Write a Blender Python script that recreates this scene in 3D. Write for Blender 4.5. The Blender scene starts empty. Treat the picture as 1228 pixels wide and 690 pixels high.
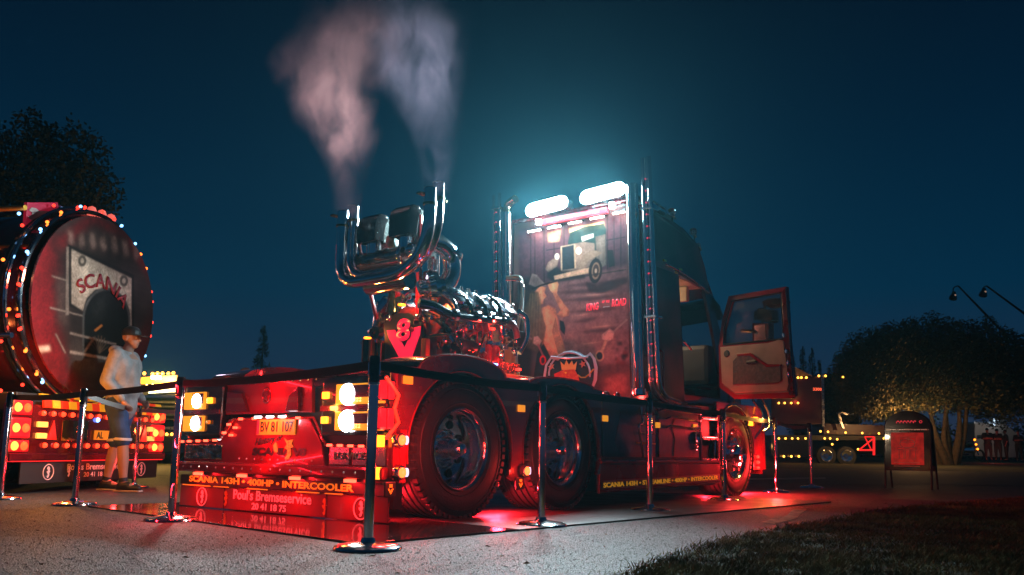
import bpy, bmesh, math, random
from math import sin, cos, pi, radians, sqrt, atan2
from mathutils import Vector, Matrix
random.seed(7)
S = bpy.context.scene
COL = S.collection

# ------------------------------------------------------------------ camera
F_PX, CY, PITCH, ROLL, CAM_Z = 1000.5, 389.87, 0.1495, 0.0131, 0.5082
cp, sp, cr, sr = cos(PITCH), sin(PITCH), cos(ROLL), sin(ROLL)
FWD = Vector((0, cp, sp)); UP0 = Vector((0, -sp, cp)); RT0 = Vector((1, 0, 0))
RT = RT0 * cr + UP0 * sr; UP = UP0 * cr - RT0 * sr
cam = bpy.data.objects.new('camera', bpy.data.cameras.new('camera'))
COL.objects.link(cam)
M = Matrix.Identity(4)
for i in range(3):
    M[i][0], M[i][1], M[i][2] = RT[i], UP[i], -FWD[i]
M[2][3] = CAM_Z
cam.matrix_world = M
cam.data.sensor_width = 36
cam.data.lens = F_PX / 1228 * 36
cam.data.shift_y = (CY - 345) / 1228
cam.data.clip_start = .05; cam.data.clip_end = 2000
S.camera = cam

# ------------------------------------------------------------------ sky, exposure, sampling
w = bpy.data.worlds.new('World'); S.world = w; w.use_nodes = True
nt = w.node_tree; nt.nodes.clear()
def N(t, **k):
    n = nt.nodes.new(t)
    for a, b in k.items(): setattr(n, a, b)
    return n
tc = N('ShaderNodeTexCoord'); sep = N('ShaderNodeSeparateXYZ')
nt.links.new(tc.outputs['Generated'], sep.inputs[0])
ramp = N('ShaderNodeValToRGB')
el = ramp.color_ramp.elements
stops = [(0.0, (.020, .025, .056)), (.06, (.009, .024, .058)), (.18, (.0008, .0235, .056)), (.36, (.0006, .0120, .0315)), (.52, (.0008, .0050, .0140)), (1, (.0010, .0045, .011))]
el[0].position, el[0].color = stops[0][0], (*stops[0][1], 1)
el[1].position, el[1].color = stops[-1][0], (*stops[-1][1], 1)
for p, c_ in stops[1:-1]:
    e = el.new(p); e.color = (*c_, 1)
nt.links.new(sep.outputs['Z'], ramp.inputs[0])
# night sky: the hand-set night-blue gradient alone
bg = N('ShaderNodeBackground'); bg.inputs['Strength'].default_value = 1.0
out = N('ShaderNodeOutputWorld')
nt.links.new(ramp.outputs[0], bg.inputs['Color'])
nt.links.new(bg.outputs[0], out.inputs[0])
S.view_settings.view_transform = 'Standard'; S.view_settings.look = 'None'
S.view_settings.exposure = 0.0; S.view_settings.gamma = 1.0
cy = S.cycles
cy.max_bounces = 6; cy.diffuse_bounces = 2; cy.glossy_bounces = 4; cy.transmission_bounces = 5
cy.volume_bounces = 0; cy.transparent_max_bounces = 12
cy.sample_clamp_indirect = 3.0; cy.sample_clamp_direct = 0
cy.use_denoising = True; cy.caustics_reflective = False; cy.caustics_refractive = False
cy.use_light_tree = True; cy.volume_max_steps = 128
cy.use_adaptive_sampling = False

BARP, SMD, HAZE = 32.0, 2.3, .0010      # power of one roof-lamp light, smoke density, haze density

# ------------------------------------------------------------------ frames: a place on the ground with a heading; u forward, v right, z up
def ray(px, py):
    return FWD + RT * ((px - 614) / F_PX) + UP * ((CY - py) / F_PX)
def W(px, py, z=0.0):
    d = ray(px, py); t = (z - CAM_Z) / d.z
    return Vector((d.x * t, d.y * t, z))
class Frame:
    def __init__(s, x, y, yaw, z=0):
        s.o = Vector((x, y, z)); s.f = Vector((cos(yaw), sin(yaw), 0)); s.r = Vector((sin(yaw), -cos(yaw), 0)); s.yaw = yaw
    def hit(s, px, py, u=None, v=None):
        n, k = (s.f, u) if u is not None else (s.r, v)
        d = ray(px, py); O = Vector((0, 0, CAM_Z))
        t = ((s.o + n * k - O).dot(n)) / d.dot(n)
        P = O + d * t - s.o
        return (P.dot(s.f), P.dot(s.r), P.z)
    def R(s, px, py, u):        # measured point on a cross plane -> (v, z)
        h = s.hit(px, py, u=u); return (h[1], h[2])
    def Sd(s, px, py, v):       # measured point on a side plane -> (u, z)
        h = s.hit(px, py, v=v); return (h[0], h[2])
def L(u, v, z): return Vector((u, -v, z))

# ------------------------------------------------------------------ materials
MATS = {}
def mat(name, col=(.5, .5, .5), rough=.5, metal=0.0, coat=0.0, em=None, es=0.0, noise=0.0, nscale=8.0, bump=0.0, bscale=40.0,
        trans=0.0, ior=1.5, alpha=1.0, sample=True, rvar=0.0, col2=None, spec=.5, sheen=0):
    if name in MATS: return MATS[name]
    m = bpy.data.materials.new(name); m.use_nodes = True
    t = m.node_tree; b = t.nodes['Principled BSDF']
    b.inputs['Base Color'].default_value = (*col, 1); b.inputs['Roughness'].default_value = rough
    b.inputs['Metallic'].default_value = metal; b.inputs['Coat Weight'].default_value = coat
    b.inputs['Coat Roughness'].default_value = .04
    b.inputs['Transmission Weight'].default_value = trans; b.inputs['IOR'].default_value = ior
    b.inputs['Alpha'].default_value = alpha; b.inputs['Specular IOR Level'].default_value = spec
    if em is not None:
        b.inputs['Emission Color'].default_value = (*em, 1); b.inputs['Emission Strength'].default_value = es
        if not sample: m.cycles.emission_sampling = 'NONE'
    if noise or bump or rvar or col2:
        tcn = t.nodes.new('ShaderNodeTexCoord')
        nz = t.nodes.new('ShaderNodeTexNoise'); nz.inputs['Scale'].default_value = nscale; nz.inputs['Detail'].default_value = 6
        t.links.new(tcn.outputs['Object'], nz.inputs['Vector'])
        if noise or col2:
            mx = t.nodes.new('ShaderNodeMix'); mx.data_type = 'RGBA'
            c2 = col2 if col2 else tuple(c * (1 - noise) for c in col)
            rp = t.nodes.new('ShaderNodeMapRange'); rp.inputs[1].default_value = .35; rp.inputs[2].default_value = .65
            t.links.new(nz.outputs[0], rp.inputs[0]); t.links.new(rp.outputs[0], mx.inputs[0])
            mx.inputs[6].default_value = (*col, 1); mx.inputs[7].default_value = (*c2, 1)
            t.links.new(mx.outputs[2], b.inputs['Base Color'])
        if rvar:
            rr = t.nodes.new('ShaderNodeMapRange'); rr.inputs[1].default_value = .3; rr.inputs[2].default_value = .7
            rr.inputs[3].default_value = max(.01, rough - rvar); rr.inputs[4].default_value = rough + rvar
            t.links.new(nz.outputs[0], rr.inputs[0]); t.links.new(rr.outputs[0], b.inputs['Roughness'])
        if bump:
            nb = t.nodes.new('ShaderNodeTexNoise'); nb.inputs['Scale'].default_value = bscale; nb.inputs['Detail'].default_value = 5
            t.links.new(tcn.outputs['Object'], nb.inputs['Vector'])
            bp = t.nodes.new('ShaderNodeBump'); bp.inputs['Strength'].default_value = bump; bp.inputs['Distance'].default_value = .01
            t.links.new(nb.outputs[0], bp.inputs['Height']); t.links.new(bp.outputs[0], b.inputs['Normal'])
    MATS[name] = m
    return m
def glow(name, c, s, sample=False): return mat(name, tuple(min(1, x * .6) for x in c), .35, em=c, es=s, sample=sample)

m_red = mat('red_paint', (.30, .003, .010), .22, .15, 1.0, noise=.35, nscale=3, rvar=.06)
m_dred = mat('deep_red_paint', (.15, .006, .014), .2, .25, 1.0, noise=.5, nscale=4, rvar=.06)
m_wine = mat('wine_paint', (.19, .018, .05), .38, 0, .35, noise=.5, nscale=2)
m_black = mat('black_gloss', (.012, .012, .014), .18, 0, .6, rvar=.06)
m_flat = mat('black_satin', (.014, .014, .015), .55, noise=.4)
m_chrome = mat('chrome', (.88, .88, .90), .115, 1.0, noise=.08, nscale=5, rvar=.045)
m_steel = mat('brushed_steel', (.5, .5, .5), .3, 1.0, rvar=.08, nscale=20)
m_dsteel = mat('dark_metal', (.09, .09, .1), .35, .8, noise=.5, nscale=12)
m_rub = mat('tyre_rubber', (.022, .022, .023), .62, noise=.4, nscale=9, bump=.35, bscale=70)
m_glass = mat('dark_glass', (.02, .03, .035), .04, 0, 0, alpha=.35)
m_mirror = mat('mirror_glass', (.75, .8, .85), .02, 1.0)
m_white = mat('white_print', (.75, .72, .7), .5)
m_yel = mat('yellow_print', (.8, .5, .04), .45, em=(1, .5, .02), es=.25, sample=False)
m_blkp = mat('black_print', (.01, .01, .01), .4)
m_pink = mat('pale_print', (.95, .62, .62), .45, em=(1, .35, .35), es=.12, sample=False)
m_gold = mat('gold_print', (.7, .4, .05), .35, .5)
m_belt = mat('black_webbing', (.012, .011, .012), .75, bump=.4, bscale=300)
m_gbelt = mat('grey_webbing', (.16, .13, .12), .75, bump=.4, bscale=300)
g_red = glow('red_lamp_lens', (1, .02, .012), 5)
g_redb = glow('bright_red_lamp_lens', (1, .045, .02), 8)
g_amb = glow('amber_lamp_lens', (1, .22, .01), 5)
g_white = glow('white_lamp_lens', (.85, .95, 1), 30)
g_yel = glow('yellow_reflector', (1, .36, .02), .95)
g_bar = glow('light_bar_lens', (.72, .95, 1), 40)
g_tube = glow('white_tube', (1, .95, .85), 9)
g_blue = glow('blue_lamp_lens', (.1, .25, 1), 10)
g_warm = glow('warm_bulb', (1, .42, .05), 5)


# ------------------------------------------------------------------ airbrushed pictures: pigment laid on a fine grid of a flat panel
import numpy as np
def vnoise(X, Y, s, seed):
    r = np.random.RandomState(seed); T = r.rand(64, 64); x = X / s; y = Y / s
    xi = np.floor(x).astype(int); yi = np.floor(y).astype(int); fx = x - xi; fy = y - yi; fx = fx * fx * (3 - 2 * fx); fy = fy * fy * (3 - 2 * fy)
    g = lambda a, b: T[a % 64, b % 64]
    return (g(xi, yi) * (1 - fx) + g(xi + 1, yi) * fx) * (1 - fy) + (g(xi, yi + 1) * (1 - fx) + g(xi + 1, yi + 1) * fx) * fy
def blur(A, s):
    if s < .3: return A
    k = int(s * 2.5) + 1; w_ = np.exp(-.5 * (np.arange(-k, k + 1) / s) ** 2); w_ /= w_.sum()
    B = np.pad(A, k, mode='edge'); B = np.apply_along_axis(lambda m_: np.convolve(m_, w_, 'valid'), 0, B); return np.apply_along_axis(lambda m_: np.convolve(m_, w_, 'valid'), 1, B)
class Canvas:
    def __init__(s, a0, a1, b0, b1, step, col):
        s.a0, s.b0, s.st = a0, b0, step; s.na = int((a1 - a0) / step) + 1; s.nb = int((b1 - b0) / step) + 1
        s.A, s.B = np.meshgrid(a0 + np.arange(s.na) * step, b0 + np.arange(s.nb) * step, indexing='ij')
        s.C = np.zeros((s.na, s.nb, 3)) + np.array(col); s.k = 0
    def mottle(s, sc, amt, seed=1):
        n = vnoise(s.A + 9, s.B + 9, sc, seed) * .6 + vnoise(s.A + 9, s.B + 9, sc * .37, seed + 1) * .4
        s.C *= (1 + amt * (n - .5) * 2)[..., None]
    def poly(s, P, col, col2=None, soft=1.0, shade=.5, alpha=1.0, grain=.25):
        s.k += 1; P = np.array(P); pad = int(soft * 3) + 3
        i0 = max(0, int((P[:, 0].min() - s.a0) / s.st) - pad); i1 = min(s.na, int((P[:, 0].max() - s.a0) / s.st) + pad + 2)
        j0 = max(0, int((P[:, 1].min() - s.b0) / s.st) - pad); j1 = min(s.nb, int((P[:, 1].max() - s.b0) / s.st) + pad + 2)
        if i1 <= i0 or j1 <= j0: return
        A, B = s.A[i0:i1, j0:j1], s.B[i0:i1, j0:j1]; M_ = np.zeros(A.shape)
        for da, db in ((-.25, -.25), (.25, -.25), (-.25, .25), (.25, .25)):
            x, y = A + da * s.st, B + db * s.st; c = np.zeros(A.shape, bool)
            for q in range(len(P)):
                x1, y1 = P[q - 1]; x2, y2 = P[q]
                if y1 == y2: continue
                c ^= ((y1 > y) != (y2 > y)) & (x < (x2 - x1) * (y - y1) / (y2 - y1) + x1)
            M_ += c * .25
        m_ = blur(M_, soft); sz = max(1.0, min(i1 - i0 - 2 * pad, j1 - j0 - 2 * pad) * .22)
        inn_ = np.clip(blur(M_, sz) * 1.6 - .6, 0, 1)
        lit = np.clip(inn_ * .6 + .4 * vnoise(A + s.k, B, .05, s.k), 0, 1)
        c2 = np.array(col2 if col2 else tuple(v * (1 - shade) for v in col)); cc = c2 + (np.array(col) - c2) * lit[..., None]
        cc = cc * (1 + grain * (vnoise(A, B + s.k, .018, s.k + 50) - .5))[..., None]
        a_ = (m_ * alpha)[..., None]; s.C[i0:i1, j0:j1] = s.C[i0:i1, j0:j1] * (1 - a_) + cc * a_
    def build(s, name, parent, place, rough=.35, keep=None, coat=.3):
        n, m = s.na, s.nb; co = [tuple(place(a, b)) for a, b in zip(s.A.ravel(), s.B.ravel())]
        ii, jj = np.meshgrid(np.arange(n - 1), np.arange(m - 1), indexing='ij'); k = (ii * m + jj).ravel()
        if keep is not None: k = k[keep(s.A[:-1, :-1].ravel() + s.st / 2, s.B[:-1, :-1].ravel() + s.st / 2)]
        F = np.stack([k, k + m, k + m + 1, k + 1], 1)
        me = bpy.data.meshes.new(name); me.from_pydata(co, [], F.tolist())
        at = me.color_attributes.new('pigment', 'FLOAT_COLOR', 'POINT'); rgba = np.ones((n * m, 4), dtype=np.float32); rgba[:, :3] = np.clip(s.C, 0, 1).reshape(-1, 3); at.data.foreach_set('color', rgba.ravel())
        mt = bpy.data.materials.new(name + '_lacquer'); mt.use_nodes = True; b = mt.node_tree.nodes['Principled BSDF']; an = mt.node_tree.nodes.new('ShaderNodeAttribute'); an.attribute_name = 'pigment'
        mt.node_tree.links.new(an.outputs['Color'], b.inputs['Base Color']); b.inputs['Roughness'].default_value = rough; b.inputs['Specular IOR Level'].default_value = .18; b.inputs['Coat Weight'].default_value = 0
        me.materials.append(mt); o = bpy.data.objects.new(name, me); COL.objects.link(o); o.parent = parent; return o

# ------------------------------------------------------------------ mesh building
class MB:
    def __init__(s): s.bm = bmesh.new(); s.mi = 0
    def _f(s, vs):
        try:
            f = s.bm.faces.new(vs); f.material_index = s.mi; return f
        except ValueError: return None
    def box(s, c, d, rot=None, bev=0.0):
        c = Vector(c); hx, hy, hz = d[0] / 2, d[1] / 2, d[2] / 2
        R_ = rot if rot is not None else Matrix.Identity(3)
        vs = [s.bm.verts.new(c + R_ @ Vector((x * hx, y * hy, z * hz))) for x in (-1, 1) for y in (-1, 1) for z in (-1, 1)]
        fs = []
        for q in ((0, 1, 3, 2), (4, 6, 7, 5), (0, 4, 5, 1), (2, 3, 7, 6), (0, 2, 6, 4), (1, 5, 7, 3)):
            fs.append(s._f([vs[i] for i in q]))
        if bev:
            es = set(e for f in fs for e in f.edges)
            r = bmesh.ops.bevel(s.bm, geom=list(es), offset=min(bev, min(d) * .45), segments=2, affect='EDGES', profile=.6)
            for f in r['faces']: f.material_index = s.mi
        return s
    def ubox(s, u0, u1, v0, v1, z0, z1, bev=0.0):
        return s.box(L((u0 + u1) / 2, (v0 + v1) / 2, (z0 + z1) / 2), (abs(u1 - u0), abs(v1 - v0), abs(z1 - z0)), None, bev)
    def tube(s, pts, r, seg=12, cap=True, closed=False):
        pts = [Vector(p) for p in pts]; n = len(pts)
        rs = r if isinstance(r, (list, tuple)) else [r] * n
        rings = []; prev = None
        for i, p in enumerate(pts):
            if closed: t = pts[(i + 1) % n] - pts[i - 1]
            elif i == 0: t = pts[1] - p
            elif i == n - 1: t = p - pts[i - 1]
            else: t = (pts[i + 1] - p).normalized() + (p - pts[i - 1]).normalized()
            if t.length < 1e-9: t = Vector((0, 0, 1))
            t.normalize()
            if prev is None:
                a = Vector((0, 0, 1)) if abs(t.z) < .9 else Vector((1, 0, 0))
                x = t.cross(a).normalized()
            else:
                x = prev - t * prev.dot(t)
                x = x.normalized() if x.length > 1e-6 else t.orthogonal().normalized()
            prev = x; y = t.cross(x)
            rings.append([s.bm.verts.new(p + (x * cos(2 * pi * k / seg) + y * sin(2 * pi * k / seg)) * rs[i]) for k in range(seg)])
        m = n if closed else n - 1
        for i in range(m):
            A, B = rings[i], rings[(i + 1) % n]
            for k in range(seg): s._f([A[k], A[(k + 1) % seg], B[(k + 1) % seg], B[k]])
        if cap and not closed:
            s._f(list(reversed(rings[0]))); s._f(rings[-1])
        return s
    def cyl(s, a, b, r, r2=None, seg=16): return s.tube([a, b], [r, r if r2 is None else r2], seg)
    def lathe(s, prof, origin, axis, seg=32, close=False):
        origin = Vector(origin); ax = Vector(axis).normalized(); x = ax.orthogonal().normalized(); y = ax.cross(x)
        rings = [[s.bm.verts.new(origin + ax * h + (x * cos(2 * pi * k / seg) + y * sin(2 * pi * k / seg)) * max(r, 1e-4)) for k in range(seg)] for r, h in prof]
        n = len(rings)
        for i in range(n if close else n - 1):
            A, B = rings[i], rings[(i + 1) % n]
            for k in range(seg): s._f([A[k], A[(k + 1) % seg], B[(k + 1) % seg], B[k]])
        return s
    def sph(s, c, r, seg=10, ring=7, sc=(1, 1, 1)):
        prof = [(sin(pi * i / ring) * r, -cos(pi * i / ring) * r) for i in range(ring + 1)]
        n0 = len(s.bm.verts); s.bm.verts.ensure_lookup_table()
        s.lathe(prof, (0, 0, 0), (0, 0, 1), seg)
        s.bm.verts.ensure_lookup_table()
        for v in s.bm.verts[n0:]:
            v.co = Vector((v.co.x * sc[0], v.co.y * sc[1], v.co.z * sc[2])) + Vector(c)
        return s
    def plate(s, pts, o, ax, ay, th, bev=0.0):
        """flat outline pts (a,b) in the plane o+a*ax+b*ay, thick towards ax x ay"""
        o, ax, ay = Vector(o), Vector(ax), Vector(ay); n = ax.cross(ay).normalized()
        ar = sum(pts[i - 1][0] * pts[i][1] - pts[i][0] * pts[i - 1][1] for i in range(len(pts)))
        if ar < 0: pts = list(reversed(pts))
        A = [s.bm.verts.new(o + ax * a + ay * b) for a, b in pts]
        B = [s.bm.verts.new(o + ax * a + ay * b + n * th) for a, b in pts]
        k = len(pts); fs = [s._f(list(reversed(A)))]; top = s._f(B); fs.append(top)
        for i in range(k): fs.append(s._f([A[i], A[(i + 1) % k], B[(i + 1) % k], B[i]]))
        if bev and top:
            r = bmesh.ops.bevel(s.bm, geom=list(top.edges), offset=bev, segments=2, affect='EDGES', profile=.6)
            for f in r['faces']: f.material_index = s.mi
        return s
    def build(s, name, m, parent=None, smooth=False, label=None, loc=None):
        me = bpy.data.meshes.new(name)
        bmesh.ops.recalc_face_normals(s.bm, faces=s.bm.faces)
        s.bm.to_mesh(me); s.bm.free()
        for mm in (m if isinstance(m, (list, tuple)) else [m]): me.materials.append(mm)
        if smooth:
            me.shade_smooth()
            try: me.set_sharp_from_angle(angle=radians(38))
            except Exception: pass
        o = bpy.data.objects.new(name, me); COL.objects.link(o)
        if parent is not None: o.parent = parent
        if label: o['label'] = label
        if loc is not None: o.location = loc
        return o
def fillet(pts, r, n=7):
    pts = [Vector(p) for p in pts]; out_ = [pts[0]]; rl = r if isinstance(r, (list, tuple)) else None
    for i in range(1, len(pts) - 1):
        a, p, b = pts[i - 1], pts[i], pts[i + 1]
        rr = min(rl[i - 1], (a - p).length * .9, (b - p).length * .9) if rl else min(r, (a - p).length * .49, (b - p).length * .49)
        A = p + (a - p).normalized() * rr; B = p + (b - p).normalized() * rr
        for k in range(n + 1):
            t = k / n; out_.append(A * (1 - t) ** 2 + p * 2 * t * (1 - t) + B * t * t)
    out_.append(pts[-1]); return out_
def empty(name, loc=(0, 0, 0), rz=0):
    o = bpy.data.objects.new(name, None); COL.objects.link(o); o.location = loc; o.rotation_euler[2] = rz
    o.empty_display_size = .2
    return o
def tag(o, label=None, cat=None, group=None, kind=None):
    if label: o['label'] = label
    if cat: o['category'] = cat
    if group: o['group'] = group
    if kind: o['kind'] = kind
    return o
def copy_tree(o, parent=None):
    c = o.copy(); COL.objects.link(c); c.parent = parent
    for ch in [k for k in o.children]: copy_tree(ch, c)
    return c
def rep(o, loc, parent=None, rot=None):
    c = o.copy(); COL.objects.link(c); c.location = loc
    if parent is not None: c.parent = parent
    if rot is not None: c.rotation_euler = rot
    return c
def lamp(name, parent, loc, col, power, radius=.04, kind='POINT', direction=None, size=None, spread=None, spot=None):
    d = bpy.data.lights.new(name, kind); d.color = col; d.energy = power
    if kind == 'AREA':
        d.shape = 'RECTANGLE'; d.size, d.size_y = size
        if spread: d.spread = spread
    else: d.shadow_soft_size = radius
    if kind == 'SPOT': d.spot_size = spot or radians(100); d.spot_blend = .6
    o = bpy.data.objects.new(name, d); COL.objects.link(o); o.parent = parent; o.location = loc
    if direction is not None: o.rotation_euler = Vector(direction).to_track_quat('-Z', 'Y').to_euler()
    return o
def text(name, body, m, parent, o, ax, ay, width, height, bold=0.0, th=.003, shear=0.0, space=1.0, arc=None):
    """lettering lying on the plane o + a*ax + b*ay, centred at o, fitted to width x height"""
    cu = bpy.data.curves.new(name, 'FONT'); cu.body = body; cu.size = 1; cu.offset = bold; cu.shear = shear
    cu.space_character = space; cu.align_x = 'CENTER'; cu.resolution_u = 3
    ob = bpy.data.objects.new(name, cu); COL.objects.link(ob)
    dg = bpy.context.evaluated_depsgraph_get(); dg.update()
    me = bpy.data.meshes.new_from_object(ob.evaluated_get(dg))
    bpy.data.objects.remove(ob); bpy.data.curves.remove(cu)
    xs = [v.co.x for v in me.vertices]; ys = [v.co.y for v in me.vertices]
    x0, x1, y0, y1 = min(xs), max(xs), min(ys), max(ys)
    sx, sy = width / (x1 - x0), height / (y1 - y0)
    ax, ay, o = Vector(ax).normalized(), Vector(ay).normalized(), Vector(o); n = ax.cross(ay).normalized()
    for v in me.vertices:
        a = (v.co.x - (x0 + x1) / 2) * sx; b = (v.co.y - (y0 + y1) / 2) * sy
        if arc:
            ang = a / arc; a, b = sin(ang) * (arc + b), cos(ang) * (arc + b) - arc
        v.co = o + ax * a + ay * b + n * th
    bm = bmesh.new(); bm.from_mesh(me)
    ex = bmesh.ops.extrude_face_region(bm, geom=list(bm.faces))
    for g in ex['geom']:
        if isinstance(g, bmesh.types.BMVert): g.co = g.co - n * (th * .9)
    bm.to_mesh(me); bm.free()
    me.materials.clear(); me.materials.append(m)
    ob = bpy.data.objects.new(name, me); COL.objects.link(ob); ob.parent = parent
    if ' ' in body and not arc and 'script' not in name:      # every word its own piece
        A_ = lambda v: (Vector(v) - o).dot(ax)
        rg = sorted((min(A_(me.vertices[i].co) for i in p.vertices), max(A_(me.vertices[i].co) for i in p.vertices), p.index) for p in me.polygons)
        groups, mx_ = [[]], None
        for lo, hi, ix in rg:
            if mx_ is not None and lo - mx_ > .22 * height: groups.append([])
            groups[-1].append(ix); mx_ = hi if mx_ is None else max(mx_, hi)
        if len(groups) > 1:
            first = None
            for gset in groups:
                idx = {}; V_, F_ = [], []
                for ix in gset:
                    f_ = []
                    for i in me.polygons[ix].vertices:
                        if i not in idx: idx[i] = len(V_); V_.append(tuple(me.vertices[i].co))
                        f_.append(idx[i])
                    F_.append(f_)
                m2 = bpy.data.meshes.new(name); m2.from_pydata(V_, [], F_); m2.materials.append(m)
                o2 = bpy.data.objects.new(name, m2); COL.objects.link(o2); o2.parent = parent; first = first or o2
            bpy.data.objects.remove(ob); return first
    return ob
def ring_pts(cx, cz, r, a0, a1, n, rz=None):
    rz = rz or r
    return [(cx + r * cos(radians(a0 + (a1 - a0) * k / n)), cz + rz * sin(radians(a0 + (a1 - a0) * k / n))) for k in range(n + 1)]

# ================================================================== THE SETTING
TR = Frame(-1.3523, 7.03, .9163)
def asphalt_mat():
    m = bpy.data.materials.new('coarse_asphalt'); m.use_nodes = True; t = m.node_tree; b = t.nodes['Principled BSDF']
    tcn = t.nodes.new('ShaderNodeTexCoord')
    v = t.nodes.new('ShaderNodeTexVoronoi'); v.inputs['Scale'].default_value = 120
    n1 = t.nodes.new('ShaderNodeTexNoise'); n1.inputs['Scale'].default_value = 150; n1.inputs['Detail'].default_value = 4
    n2 = t.nodes.new('ShaderNodeTexNoise'); n2.inputs['Scale'].default_value = .8; n2.inputs['Detail'].default_value = 5
    for n in (v, n1, n2): t.links.new(tcn.outputs['Object'], n.inputs['Vector'])
    r = t.nodes.new('ShaderNodeValToRGB'); r.color_ramp.elements[0].position = .26; r.color_ramp.elements[0].color = (.010, .010, .010, 1)
    r.color_ramp.elements[1].position = .86; r.color_ramp.elements[1].color = (.135, .13, .125, 1)
    e = r.color_ramp.elements.new(.60); e.color = (.027, .026, .025, 1)
    sepc = t.nodes.new('ShaderNodeSeparateColor'); t.links.new(v.outputs['Color'], sepc.inputs[0])
    mx = t.nodes.new('ShaderNodeMath'); mx.operation = 'MULTIPLY_ADD'; t.links.new(n1.outputs[0], mx.inputs[0]); mx.inputs[1].default_value = .5
    m2 = t.nodes.new('ShaderNodeMath'); m2.operation = 'MULTIPLY'; t.links.new(sepc.outputs[0], m2.inputs[0]); m2.inputs[1].default_value = .68
    t.links.new(m2.outputs[0], mx.inputs[2]); t.links.new(mx.outputs[0], r.inputs[0])
    mm = t.nodes.new('ShaderNodeMix'); mm.data_type = 'RGBA'; mm.blend_type = 'MULTIPLY'; mm.inputs[0].default_value = .8
    rr = t.nodes.new('ShaderNodeMapRange'); rr.inputs[1].default_value = .3; rr.inputs[2].default_value = .7; rr.inputs[3].default_value = .4; rr.inputs[4].default_value = 1.15
    t.links.new(n2.outputs[0], rr.inputs[0]); t.links.new(r.outputs[0], mm.inputs[6]); t.links.new(rr.outputs[0], mm.inputs[7])
    t.links.new(mm.outputs[2], b.inputs['Base Color'])
    b.inputs['Roughness'].default_value = .62
    bp = t.nodes.new('ShaderNodeBump'); bp.inputs['Strength'].default_value = .9; bp.inputs['Distance'].default_value = .012
    ad = t.nodes.new('ShaderNodeMath'); ad.operation = 'SUBTRACT'; t.links.new(n1.outputs[0], ad.inputs[0]); t.links.new(v.outputs['Distance'], ad.inputs[1])
    t.links.new(ad.outputs[0], bp.inputs['Height']); t.links.new(bp.outputs[0], b.inputs['Normal'])
    return m
def sheet(name, pts, z, m, kind='structure', nx=0):
    mb = MB(); mb._f([mb.bm.verts.new((x, y, z)) for x, y in pts])
    o = mb.build(name, m); o['kind'] = kind; return o
m_asph = asphalt_mat()
sheet('ground', [(-400, -60), (400, -60), (400, 900), (-400, 900)], 0, m_asph)
m_road = mat('smooth_asphalt', (.05, .048, .046), .7, noise=.45, nscale=2.5, bump=.5, bscale=60)
sheet('road', [(-30, 15.2), (2.2, 14.6), (12, 15.5), (60, 13), (60, 26), (15, 35), (-40, 46)], .004, m_road)
m_soil = mat('turf_soil', (.035, .038, .015), .95, noise=.5, nscale=6, bump=.8, bscale=30)
lawn_edge = [W(x, y) for x, y in ((700, 712), (760, 691), (800, 674), (830, 662), (880, 647), (950, 633), (1000, 624), (1050, 614), (1120, 606), (1228, 598), (1400, 588))]
sheet('lawn', [(p.x, p.y) for p in lawn_edge] + [(25, 9), (25, -5), (.2, -5)], .006, m_soil)
# far bank of grass under the trees: rises gently
mb = MB()
fb = [(2, 31, 0), (60, 22, 0), (90, 60, .3), (300, 300, 1.0), (-60, 300, .5), (4, 60, .25)]
mb._f([mb.bm.verts.new((x, y, z + .008)) for x, y, z in fb])
o = mb.build('far_grass_bank', mat('night_turf', (.05, .055, .02), .95, noise=.5, nscale=.7, bump=.7, bscale=5)); o['kind'] = 'structure'
mb = MB()
mb._f([mb.bm.verts.new(p) for p in ((-120, 27, .005), (-12.5, 17, .005), (-6, 27, .005), (0, 42, .005), (-120, 90, .1))])
o = mb.build('left_grass_bank', MATS['night_turf']); o['kind'] = 'structure'

# blades on the near lawn
def in_poly(x, y, P):
    c = False
    for i in range(len(P)):
        x1, y1 = P[i - 1]; x2, y2 = P[i]
        if (y1 > y) != (y2 > y) and x < (x2 - x1) * (y - y1) / (y2 - y1) + x1: c = not c
    return c
LP = [(p.x, p.y) for p in lawn_edge] + [(25, 9), (25, -5), (.2, -5)]
vs, fs = [], []
rnd = random.Random(3)
cnt = 0
while cnt < 130000:
    d = 2.6 + 9.5 * rnd.random() ** 1.5; px = rnd.uniform(660, 1300); a = (px - 614) / 1000
    x, y = a * d, d
    if not in_poly(x + rnd.gauss(0, .06), y + rnd.gauss(0, .06), LP): continue
    cl = .5 + .5 * sin(x * 5.1 + 1.3 * sin(y * 3.7)) * sin(y * 4.3 + x * 2)
    c3 = sin(x * 13 + y * 3) * sin(y * 11 - x * 4)
    if c3 < -.6 and rnd.random() < .6: continue
    h = .72 * (.008 + .028 * rnd.random() ** 1.5 + .024 * cl + (.05 * rnd.random() if rnd.random() < .06 else 0)) * (1 if d > 3.5 else .8); wd = .0011 + .00045 * d
    t = rnd.uniform(0, 2 * pi); lx, ly = h * (rnd.gauss(0, .7) + .4 * cl), h * rnd.gauss(0, .7)
    k = len(vs); c_, s_ = cos(t) * wd, sin(t) * wd
    vs += [(x - c_, y - s_, .004), (x + c_, y + s_, .004), (x + lx, y + ly, h)]
    fs.append((k, k + 1, k + 2)); cnt += 1
me = bpy.data.meshes.new('grass'); me.from_pydata(vs, [], fs)
me.materials.append(mat('grass_blades', (.15, .14, .04), .8, col2=(.05, .055, .018), nscale=2.2, spec=.05))
o = bpy.data.objects.new('grass', me); COL.objects.link(o)
tag(o, 'short rough grass growing beside the asphalt in the near right corner', 'grass', kind='stuff')

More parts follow.
